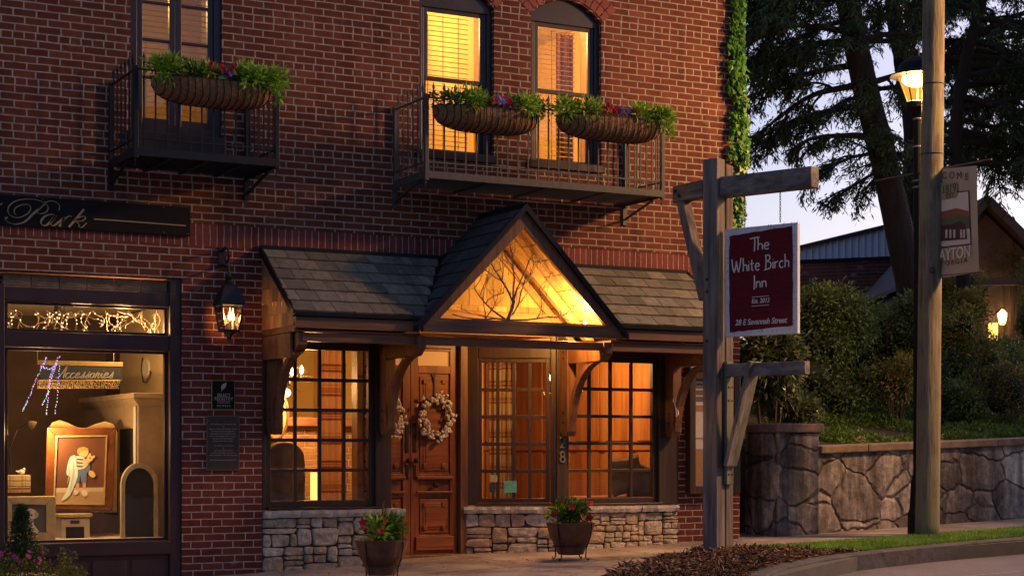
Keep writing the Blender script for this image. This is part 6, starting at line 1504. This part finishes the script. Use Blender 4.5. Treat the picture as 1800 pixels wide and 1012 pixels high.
rl = thing('pendant_lamp', 'small pendant lamp high inside the panelled room', 'lamp', (4.9, 1.6, 2.3)); mb = MB(); mb.lathe([(.02, .12), (.09, 0), (.085, 0), (.015, .11)], (4.9, 1.6, 2.3), 14); mb.tube([(4.9, 1.6, 2.42), (4.9, 1.6, 2.61)], .005, 5); mb.build('shade', m_gold, rl); point_light('pendant_light', (4.9, 1.55, 2.2), 100, (1, .56, .2), rl, .08)
q = PY(1103, 835, .62); q2 = PY(1126, 850, .62)
def cushion(c, w_, h_, rot, m, label, fringe=False):
    def f(mb):
        n = 14
        for s in (-1, 1):
            base_ = len(mb.v)
            for j in range(n+1):
                for i in range(n+1):
                    u, v = -1+2*i/n, -1+2*j/n; th = .09*((1-u**4)*(1-v**4))**.5; pinch = 1-.06*(abs(u*v)<.5); x = u*w_/2*(1-.08*(1-abs(v))); z = v*h_/2*(1-.08*(1-abs(u)))
                    xr = x*math.cos(rot)-z*math.sin(rot); zr_ = x*math.sin(rot)+z*math.cos(rot); mb.v.append((c.x+xr, c.y+s*th, c.z+zr_))
            for j in range(n):
                for i in range(n): a = base_+j*(n+1)+i; mb.f.append((a, a+1, a+n+2, a+n+1)); mb.mi.append(0)
    quick('cushion', label, 'cushion', [('cover', f, m, 0)])
cushion(Vector((q.x, .66, q.z)), .40, .42, .15, mat('grey_velvet', (.22,.19,.15), (.12,.10,.08), 9, .9), 'grey fringed cushion leaning in the right bay window')
cushion(Vector((q2.x+.12, .70, q2.z-.0)), .42, .40, -.3, mat('blue_linen', (.17,.18,.22), (.10,.10,.13), 9, .9), 'bluish cushion at the right end of the right bay')
a, b = PY(1005, 830, .75), PY(1140, 880, .75)
quick('window_bench', 'wooden bench under the cushions of the right bay', 'bench', [('seat', lambda mb: mb.box((a.x, .6, b.z), (b.x+.2, 1.1, b.z+.06)), m_panel, .01), ('front', lambda mb: mb.box((a.x, .62, .13), (b.x+.2, 1.08, b.z-.003)), m_trimX, .01)])
# stickers and paper notices in the slanted window
def upt(u_, z): q = O+U*u_+nU*(-.02); return Vector((q.x, q.y, z))
for (u0, u1, z0_, z1_, c, lab) in ((.40, .53, .70, .82, (.08,.30,.22), 'green square notice stuck low in the slanted window pane'), (.25, .31, .70, .79, (.03,.03,.05), 'small black card notice beside the green one'), (.26, .33, .81, .88, (.30,.28,.12), 'round yellowish sticker low in the slanted window')):
    mb = MB(); aa, bb = upt(u0, z0_), upt(u1, z1_); cc = upt(u1, z0_); dd = upt(u0, z1_); off = nU*.004
    mb.add([aa, cc, bb, dd, aa+off, cc+off, bb+off, dd+off], [(0,1,2,3), (4,5,6,7), (0,1,5,4), (1,2,6,5), (2,3,7,6), (3,0,4,7)]); o = mb.build('window_notice', mat('notice_'+str(u0), c, tuple(x*1.9 for x in c), 26, .6)); tag(o, lab, 'notice')
# --- upstairs lamps
for (x, y, z, W_, lab) in ((2.3, 1.6, 5.9, 190, 'ceiling lamp in the room behind the middle upstairs window'), (4.0, 1.4, 5.9, 300, 'ceiling lamp in the room behind the right upstairs window'), (-.6, 2.2, 5.9, 60, 'ceiling lamp in the room behind the tall left upstairs window')):
    t = thing('ceiling_lamp', lab, 'lamp', (x, y, z)); mb = MB(); mb.lathe([(.05, .3), (.04, .1), (.16, .08), (.17, .02), (.1, 0)], (x, y, z), 18); mb.build('shade', emit('lit_shade', (1, .62, .25), 6), t); point_light('ceiling_light', (x, y, z-.1), W_, (1, .52, .14), t, .15)
# --- shop display
def P_(x, y, Y): return PY(x, y, Y)
shl = thing('track_lamp', 'ceiling spotlight inside the shop', 'lamp', (-.9, 1.0, 2.45)); mb = MB(); mb.lathe([(.05, .12), (.05, .03), (.06, 0)], (-.9, 1.0, 2.45), 12); mb.build('housing', m_iron, shl); point_light('shop_light', (-.45, .42, 2.25), 42, (1, .56, .2), shl, .06)
# big framed painting
YP = .75
def W2P(x, y, dy=0): return PY(x, y, YP-dy)
def fpoly(mb, pts, dy, th=.004): mb.add([W2P(x, y, dy) for x, y in pts]+[W2P(x, y, dy-th) for x, y in pts], [tuple(range(len(pts)))]+[(i, (i+1) % len(pts), len(pts)+(i+1) % len(pts), len(pts)+i) for i in range(len(pts))])
t = thing('framed_painting', 'large framed painting of a child holding a teddy bear and a trailing blanket', 'painting', tuple(W2P(140, 900)))
m_pf = mat('gilt_mahogany', (.20,.07,.022), (.11,.036,.012), 8, .22)
O4 = [(83, 751), (204, 751), (198, 897), (78, 893)]; I4 = [(98, 765), (189, 764), (184, 887), (93, 886)]
mb = MB()
for i in range(4): j = (i+1) % 4; fpoly(mb, [O4[i], O4[j], I4[j], I4[i]], .05, .06)
mb.build('frame', m_pf, t, bevel=.008)
mb = MB(); I5 = [(101, 768), (186, 767), (181, 884), (96, 883)]
for i in range(4): j = (i+1) % 4; fpoly(mb, [I4[i], I4[j], I5[j], I5[i]], .056, .03)
mb.build('gilt_liner', m_gold, t)
def art(pts, c, dy, sm=True):
    mb = MB(); P = [tuple(v) for v in cat(pts+[pts[0]], 5)][:-1] if sm else pts; fpoly(mb, P, dy, .002); mb.build('painted_shape', plain('paint', c, .6), t)
art([(101, 768), (186, 767), (181, 884), (96, 883)], (.12,.042,.016), .03, False)
art([(95.5, 857), (182, 856), (181, 884), (96, 883)], (.36,.24,.12), .033, False); art([(95.5, 857), (182, 856), (181.7, 863), (95.6, 865)], (.5,.4,.26), .034, False)
art([(147, 786), (155, 788), (155, 796), (150, 803), (141, 801), (136, 794), (139, 787)], (.62,.42,.16), .036)
art([(134, 801), (146, 802), (150, 812), (148, 826), (138, 828), (133, 815)], (.60,.56,.48), .036); art([(135, 825), (149, 822), (157, 812), (158, 825), (152, 832), (152, 846), (144, 847), (141, 835), (139, 847), (132, 846)], (.10,.15,.26), .038)
art([(124, 802), (132, 800), (134, 815), (137, 833), (130, 855), (121, 872), (108, 879), (118, 860), (123, 838), (117, 833), (119, 815)], (.52,.62,.55), .040)
art([(155, 799), (162, 801), (163, 807), (157, 812), (152, 820), (146, 823), (146, 812), (152, 806)], (.66,.47,.2), .042); art([(157, 826), (164, 828), (168, 835), (163, 839), (156, 833)], (.62,.44,.2), .042)
art([(133, 847), (139, 847), (138, 862), (133, 862)], (.52,.28,.14), .036); art([(145, 847), (151, 846), (150, 860), (146, 862)], (.52,.28,.14), .036); art([(144, 861), (151, 860), (154, 868), (148, 872), (143, 866)], (.65,.58,.46), .039); art([(130, 861), (138, 861), (136, 868), (130, 868)], (.6,.54,.42), .039)
art([(140, 787), (146, 785), (153, 787), (156, 793), (150, 791), (143, 793), (138, 797), (137, 791)], (.42,.25,.07), .038)
art([(156, 797), (159, 796), (160, 799), (157, 800)], (.62,.43,.18), .044); art([(163, 800), (166, 800), (166, 804), (163, 804)], (.62,.43,.18), .044); art([(157, 803), (159, 803), (159, 805), (157, 805)], (.08,.04,.02), .046)
art([(146, 806), (155, 808), (157, 813), (148, 812)], (.62,.40,.22), .045); art([(120, 806), (123, 830), (118, 850), (121, 830)], (.34,.44,.40), .043); art([(128, 806), (130, 832), (123, 862), (127, 832)], (.36,.46,.42), .043)
for k in range(3): art([(134.5, 805+k*6), (147, 806+k*6), (147.3, 808+k*6), (134.5, 807+k*6)], (.12,.12,.14), .041, False)
# clip lamp lighting the painting
q = PY(50, 742, .45); e = PY(60, 748, .45); t = thing('picture_lamp', 'small brass clip lamp shining on the painting', 'lamp', tuple(q)); mb = MB(); mb.tube([PY(20, 830, .5), PY(16, 790, .5), PY(30, 755, .5), q], .005, 6); mb.build('arm', m_iron, t); mb = MB(); mb.tube([q, q.lerp(e, .4), e], [.015, .03, .045], 12); mb.build('shade', m_gold, t); point_light('picture_light', (e.x+.13, .50, e.z-.03), 48, (1, .6, .25), t, .03)
# dog painting
YP = .42; t = thing('framed_painting', 'smaller pale framed portrait of a white dog low in the shop window', 'painting', tuple(PY(55, 946, .42)))
mb = MB(); O4 = [(9, 872), (98, 871), (97, 949), (9, 948)]; I4 = [(21, 886), (81, 887), (81, 935), (21, 936)]
for i in range(4): j = (i+1) % 4; fpoly(mb, [O4[i], O4[j], I4[j], I4[i]], .05, .05)
mb.build('frame', mat('pale_gilt', (.42,.33,.20), (.3,.23,.13), 14, .5), t, bevel=.008)
art([(21, 886), (81, 887), (81, 935), (21, 936)], (.05,.055,.065), .03, False); art([(44, 896), (52, 893), (62, 896), (67, 903), (63, 910), (59, 912), (60, 922), (68, 934), (52, 936), (46, 915), (42, 905)], (.62,.56,.48), .033); art([(62, 897), (68, 902), (65, 910), (61, 906)], (.42,.36,.3), .036); art([(54, 903), (57, 903), (57, 906), (54, 906)], (.05,.02,.02), .037)
# white cabinet, arched mirror, tall hutch, stool, books, bird
m_cab = mat('cream_cabinet', (.50,.42,.32), (.40,.33,.24), 8, .6)
def cabf(mb): bpx(mb, 108, 910, 158, 960, .55, .3); 
quick('small_cabinet', 'small cream cabinet with a dark scalloped opening under the big painting', 'cabinet', [('body', cabf, m_cab, .006), ('top', lambda mb: bpx(mb, 104, 902, 163, 909, .53, .34), m_gold, .006), ('opening', lambda mb: bpx(mb, 116, 925, 148, 958, .545, .004), m_black, 0), ('handle', lambda mb: bpx(mb, 124, 914, 140, 920, .54, .008), m_iron, .003)])  # the opening is a black plate, its inner shade put into the colour
def arch(mb, x0, x1, yt, yb_, Y, th, wpx, dy):
    cx = (x0+x1)/2; r = (x1-x0)/2; P = []; 
    def out_(k): return [(cx-k, yb_)]+[(cx-k*math.cos(math.pi*i/16), yt+r*1.25-(k/r)*r*1.25*math.sin(math.pi*i/16)) for i in range(17)]+[(cx+k, yb_)]
    A, B = out_(r), out_(r-wpx)
    for i in range(len(A)-1): q = [PY(*A[i], Y), PY(*A[i+1], Y), PY(*B[i+1], Y), PY(*B[i], Y)]; mb.add([tuple(v) for v in q]+[(v.x, v.y+dy, v.z) for v in q], [(0,1,2,3), (4,5,6,7), (0,1,5,4), (1,2,6,5), (2,3,7,6), (3,0,4,7)])
    return B
def mirf(mb): B = arch(mb, 214, 277, 813, 950, .6, 0, 99, .01) if 0 else None
quick('arched_mirror', 'tall arched floor mirror with a pale wooden frame at the right of the shop window', 'mirror', [('frame', lambda mb: arch(mb, 213, 278, 813, 952, .42, 0, 7, .04), mat('greyed_wood', (.40,.32,.24), (.28,.22,.16), 16, .6), 0),
  ('mirror_glass', lambda mb: mb.add([tuple(PY(245.5+25*math.cos(a)*-1, 852-32*math.sin(a), .44)) for a in [math.pi*k/14 for k in range(15)]]+[tuple(PY(270.5, 952, .44)), tuple(PY(220.5, 952, .44))], [tuple(range(17))]), plain('dark_mirror', (.03,.028,.025), .12), 0)])
hc = PY(243, 690, .5)
m_tp = mat('taupe_wood', (.30,.21,.12), (.22,.15,.085), 8, .6)
quick('tall_hutch', 'large taupe wooden hutch with a moulded cornice against the right wall of the shop', 'hutch', [('body', lambda mb: mb.box((hc.x, .52, .28), (.23, 2.5, hc.z-.10)), m_tp, .01),
 ('cornice', lambda mb: (mb.box((hc.x-.05, .48, hc.z-.05), (.232, 2.52, hc.z)), mb.prism([(hc.x-.05, hc.z-.051), (.232, hc.z-.051), (.232, hc.z-.12), (hc.x, hc.z-.12)], 'y', .50, 2.51)), m_tp, .006),
 ('shelf_shade', lambda mb: [mb.box((hc.x-.004, y, z), (hc.x-.001, y+.5, z+h_)) for y in (.62, 1.2, 1.8) for z, h_ in ((.5, .35), (.92, .42))], m_black, .004),  # thin black plates put the shade of open shelves on the solid front
 ('pilaster', lambda mb: mb.box((hc.x-.02, .53, .29), (hc.x-.0045, .6, hc.z-.125)), m_cab, .004)])
quick('easel_board', 'yellow scroll topped wooden headboard behind the big painting', 'headboard', [('board', lambda mb: mb.prism([(v.x, v.z) for v in [PY(x, y, .95) for x, y in ((86, 900), (86, 752), (92, 742), (105, 738), (118, 742), (135, 750), (152, 752), (168, 745), (185, 740), (200, 745), (207, 760), (206, 900))]], 'y', .95, .99), mat('honey_wood', (.55,.36,.13), (.42,.26,.08), 12, .5), .006)])
for k, (y0, y1) in enumerate(((834, 845), (845, 855), (855, 866))):
    quick('book', ('top', 'middle', 'bottom')[k]+' plaid bound book of the stack in the corner of the shop window', 'book', [('cover', lambda mb: bpx(mb, 11, y0+.4, 54, y1-.4, .62, .18), m_plaid, .004), ('page_block', lambda mb: bpx(mb, 8, y0+2, 10.9, y1-2, .63, .15), m_paper, 0)], 'plaid books stacked in the shop window')
quick('bird_figurine', 'little tan bird figurine on top of the plaid books', 'figurine', [('body', lambda mb: (lambda c: (mb.ball(tuple(c), (.03, .02, .025), 10, 8), mb.ball((c.x+.02, c.y, c.z+.025), .014, 8, 6), mb.tube([(c.x-.02, c.y, c.z), (c.x-.055, c.y, c.z+.012)], [.012, .003], 6)))(PY(38, 829, .7)), m_cab, 0)])
quick('shop_shelf', 'low plain display plinth carrying the things in the shop window', 'plinth', [('top', lambda mb: mb.box((-1.9, .25, .28), (-.09, 1.4, .318)), m_cab, .004)])
# hanging black sign lettered Accessories
YS = .5; t = thing('hanging_sign', 'dark hanging board lettered Accessories inside the shop window', 'sign', tuple(PY(130, 668, YS)))
mb = MB(); bpx(mb, 70, 641, 214, 667, YS, .02); mb.build('board', plain('slate_blue_board', (.035,.045,.055), .5), t, bevel=.002); mb = MB(); bpx(mb, 66, 636.5, 216, 640.5, YS-.003, .026); mb.build('top_rail', m_gold, t, bevel=.002)
mb = MB()
for x in (66, 200): mb.tube([PY(x, 637, YS), PY(x, 610, YS)], .003, 5)
mb.build('cord', m_gold, t)
mb = MB(); SA_ = {'A': [[(0,.0),(.25,.15),(.55,.8),(.7,1.2)],[(.7,1.2),(.66,.6),(.64,.0)],[(.3,.42),(.75,.48)]], 'c': [[(.36,.42),(.2,.5),(.04,.3),(.08,.02),(.25,0),(.42,.14)]], 'e': [[(.05,.22),(.3,.34),(.3,.5),(.12,.46),(.04,.2),(.12,0),(.4,.14)]], 's': [[(0,.02),(.2,.3),(.3,.6),(.3,.3),(.3,.05),(.12,0)]], 'o': [[(.25,.48),(.05,.35),(.06,.04),(.26,.04),(.34,.34),(.2,.48),(.42,.42)]], 'r': [[(0,0),(.12,.5),(.3,.45),(.24,.2),(.3,0),(.42,.1)]], 'i': [[(0,.2),(.12,.45),(.1,.1),(.2,0),(.3,.1)],[(.16,.7),(.18,.72)]]}
x = 98
for ch in 'Accessories':
    for s_ in SA_[ch]: stroke(mb, [(x+(p+q_*.28)*20, 664-q_*18) for p, q_ in s_], 1.0, 2.2, lambda a_, b_, d: (lambda v: Vector((v.x, v.y-d, v.z)))(PY(a_, b_, YS-.001)), th=.003, ang=R(120))
    x += {'A': 15.5, 'c': 8.8, 'e': 9, 's': 8.4, 'o': 9.2, 'r': 8.8, 'i': 6.2}[ch]
mb.build('lettering', plain('silver_lettering', (.42,.40,.38), .5), t)
# beaded light string of coloured lights
m_led = [emit('blue_led', (.25,.35,1), 1.6), emit('violet_led', (.6,.3,1), 1.3), emit('green_led', (.2,1,.45), 1.3), emit('pink_led', (1,.5,.7), 1.2)]
t = thing('light_string', 'strings of tiny blue and violet lights draped in the shop window', 'string lights', tuple(PY(75, 735, .40)))
rd = random.Random(4); LS = [[(82, 628), (74, 645), (62, 670), (50, 700), (40, 722)], [(104, 626), (95, 645), (88, 665), (84, 690), (74, 712)], [(100, 640), (92, 660), (86, 690), (82, 728)], [(104, 645), (102, 680), (97, 725)], [(72, 644), (88, 648), (100, 640)]]
mbs = [MB() for _ in m_led]; wr = MB()
for S_ in LS:
    P = cat(S_, 9); wr.tube([PY(p.x, p.y, .40) for p in P], .0015, 4)
    for p in P: i = rd.choice((0, 0, 1, 1, 2, 3)); mbs[i].ball(PY(p.x+rd.uniform(-1, 1), p.y+rd.uniform(-1.5, 1.5), .40), .0045, 5, 4)
wr.build('wire', m_iron, t); [mb_.build('bulb', m_, t) for mb_, m_ in zip(mbs, m_led)]
# white branch lights in the transom
t = thing('branch_lights', 'pale twig garland with tiny warm lights hanging behind the transom glass', 'garland', tuple(PY(150, 590, .3)))
mb = MB(); rd = random.Random(6); bl = MB()
for k in range(13):
    c = PY(14+k*21.5+rd.uniform(-6, 6), 546, .27+rd.uniform(0, .12))
    for q in range(3):
        p = c.copy(); d = Vector((rd.uniform(-1, 1), 0, rd.uniform(-1, -.2))).normalized(); pts = [p.copy()]
        for s_ in range(7):
            d = (d+Vector((rd.uniform(-.9, .9), rd.uniform(-.2, .2), rd.uniform(-.7, .45)))).normalized(); p = p+d*.035; p.z = max(p.z, 2.17); pts.append(p.copy())
            if rd.random() < .45: bl.ball(tuple(p), .0045, 5, 4)
            if rd.random() < .4: mb.tube([p, p+Vector((rd.uniform(-.04, .04), 0, rd.uniform(-.04, .02)))], .003, 4)
        mb.tube(pts, .0035, 4)
mb.build('twig', plain('pale_twig', (.62,.5,.32), .7), t); bl.build('bulb', emit('warm_led', (1, .7, .35), 6), t)
tl_ = thing('transom_lamp', 'strip lamp over the twig garland behind the transom', 'lamp', (-.8, .6, 2.5)); mb = MB(); mb.box((-1.3, .58, 2.5), (-.3, .64, 2.53)); mb.build('housing', m_cab, tl_); point_light('transom_light', (-.8, .55, 2.44), 5, (1, .62, .28), tl_, .1)
# wall sconce plates
mb = MB(); mb.box((.238, .36, .3), (.248, 3.0, 2.58)); mb.build('wallpaper', m_tan, inn)
q = PX(258, 648, .235)
quick('wall_plate', 'round cream plate held in a curled iron wall holder inside the shop', 'plate', [('dish', lambda mb: mb.prism([(q.y+.12*math.cos(a), q.z+.105*math.sin(a)) for a in [2*math.pi*k/20 for k in range(20)]], 'x', .218, .237), m_cream, .003), ('holder', lambda mb: mb.tube([(.22, q.y+dy, q.z+dz) for dy, dz in ((.10,.12),(.15,0),(.08,-.13),(-.04,-.14),(-.16,-.09),(-.2,-.04),(-.14,-.03))], .006, 6), m_iron, 0)])

# beaded rim hanging below the inside sign
t = thing('bead_garland', 'gold beaded garland strung below the dark Accessories board', 'garland', tuple(PY(140, 682, .46)))
mb = MB(); rd = random.Random(9)
for j in range(5):
    for i in range(58): q = PY(67+i*2.5+rd.uniform(-.5, .5), 670+j*2.8+rd.uniform(-.5, .5), .46); mb.ball((q.x, q.y+rd.uniform(0, .05), q.z), .0062, 5, 4)
mb.build('bead', m_gold, t, fix=False)
mb = MB(); mb.tube([PY(66, 668, .47), PY(214, 668, .47)], .004, 5); mb.build('rod', m_gold, t)
# a few fallen leaves and scraps of bark on the pavement
k = 260; X = .3+nr.random(k)*6.5; Y = -2.6+nr.random(k)*2.4; kp = ~inpoly(X, Y, MP) & ~inpoly(X, Y, GP); X, Y = X[kp], Y[kp]
D = nr.normal(size=(len(X), 3)); D[:, 2] = .1; o = quadmesh('leaf_litter', [leafquads(np.stack([X, Y, -.045+.035*X+.012*Y+.004], 1), D, np.tile([[0, 0, 1.]], (len(X), 1))+nr.normal(size=(len(X), 3))*.15, .02+.03*nr.random(len(X)), .012+.01*nr.random(len(X)), .1)], [leafm('dry_leaf', (.10,.05,.02), (.2,.11,.05), (.28,.2,.1), trans=0, rough=.9)], None)
kind(o, 'stuff'); tag(o, 'scattered dry leaves and bark scraps on the sidewalk', 'leaf litter')
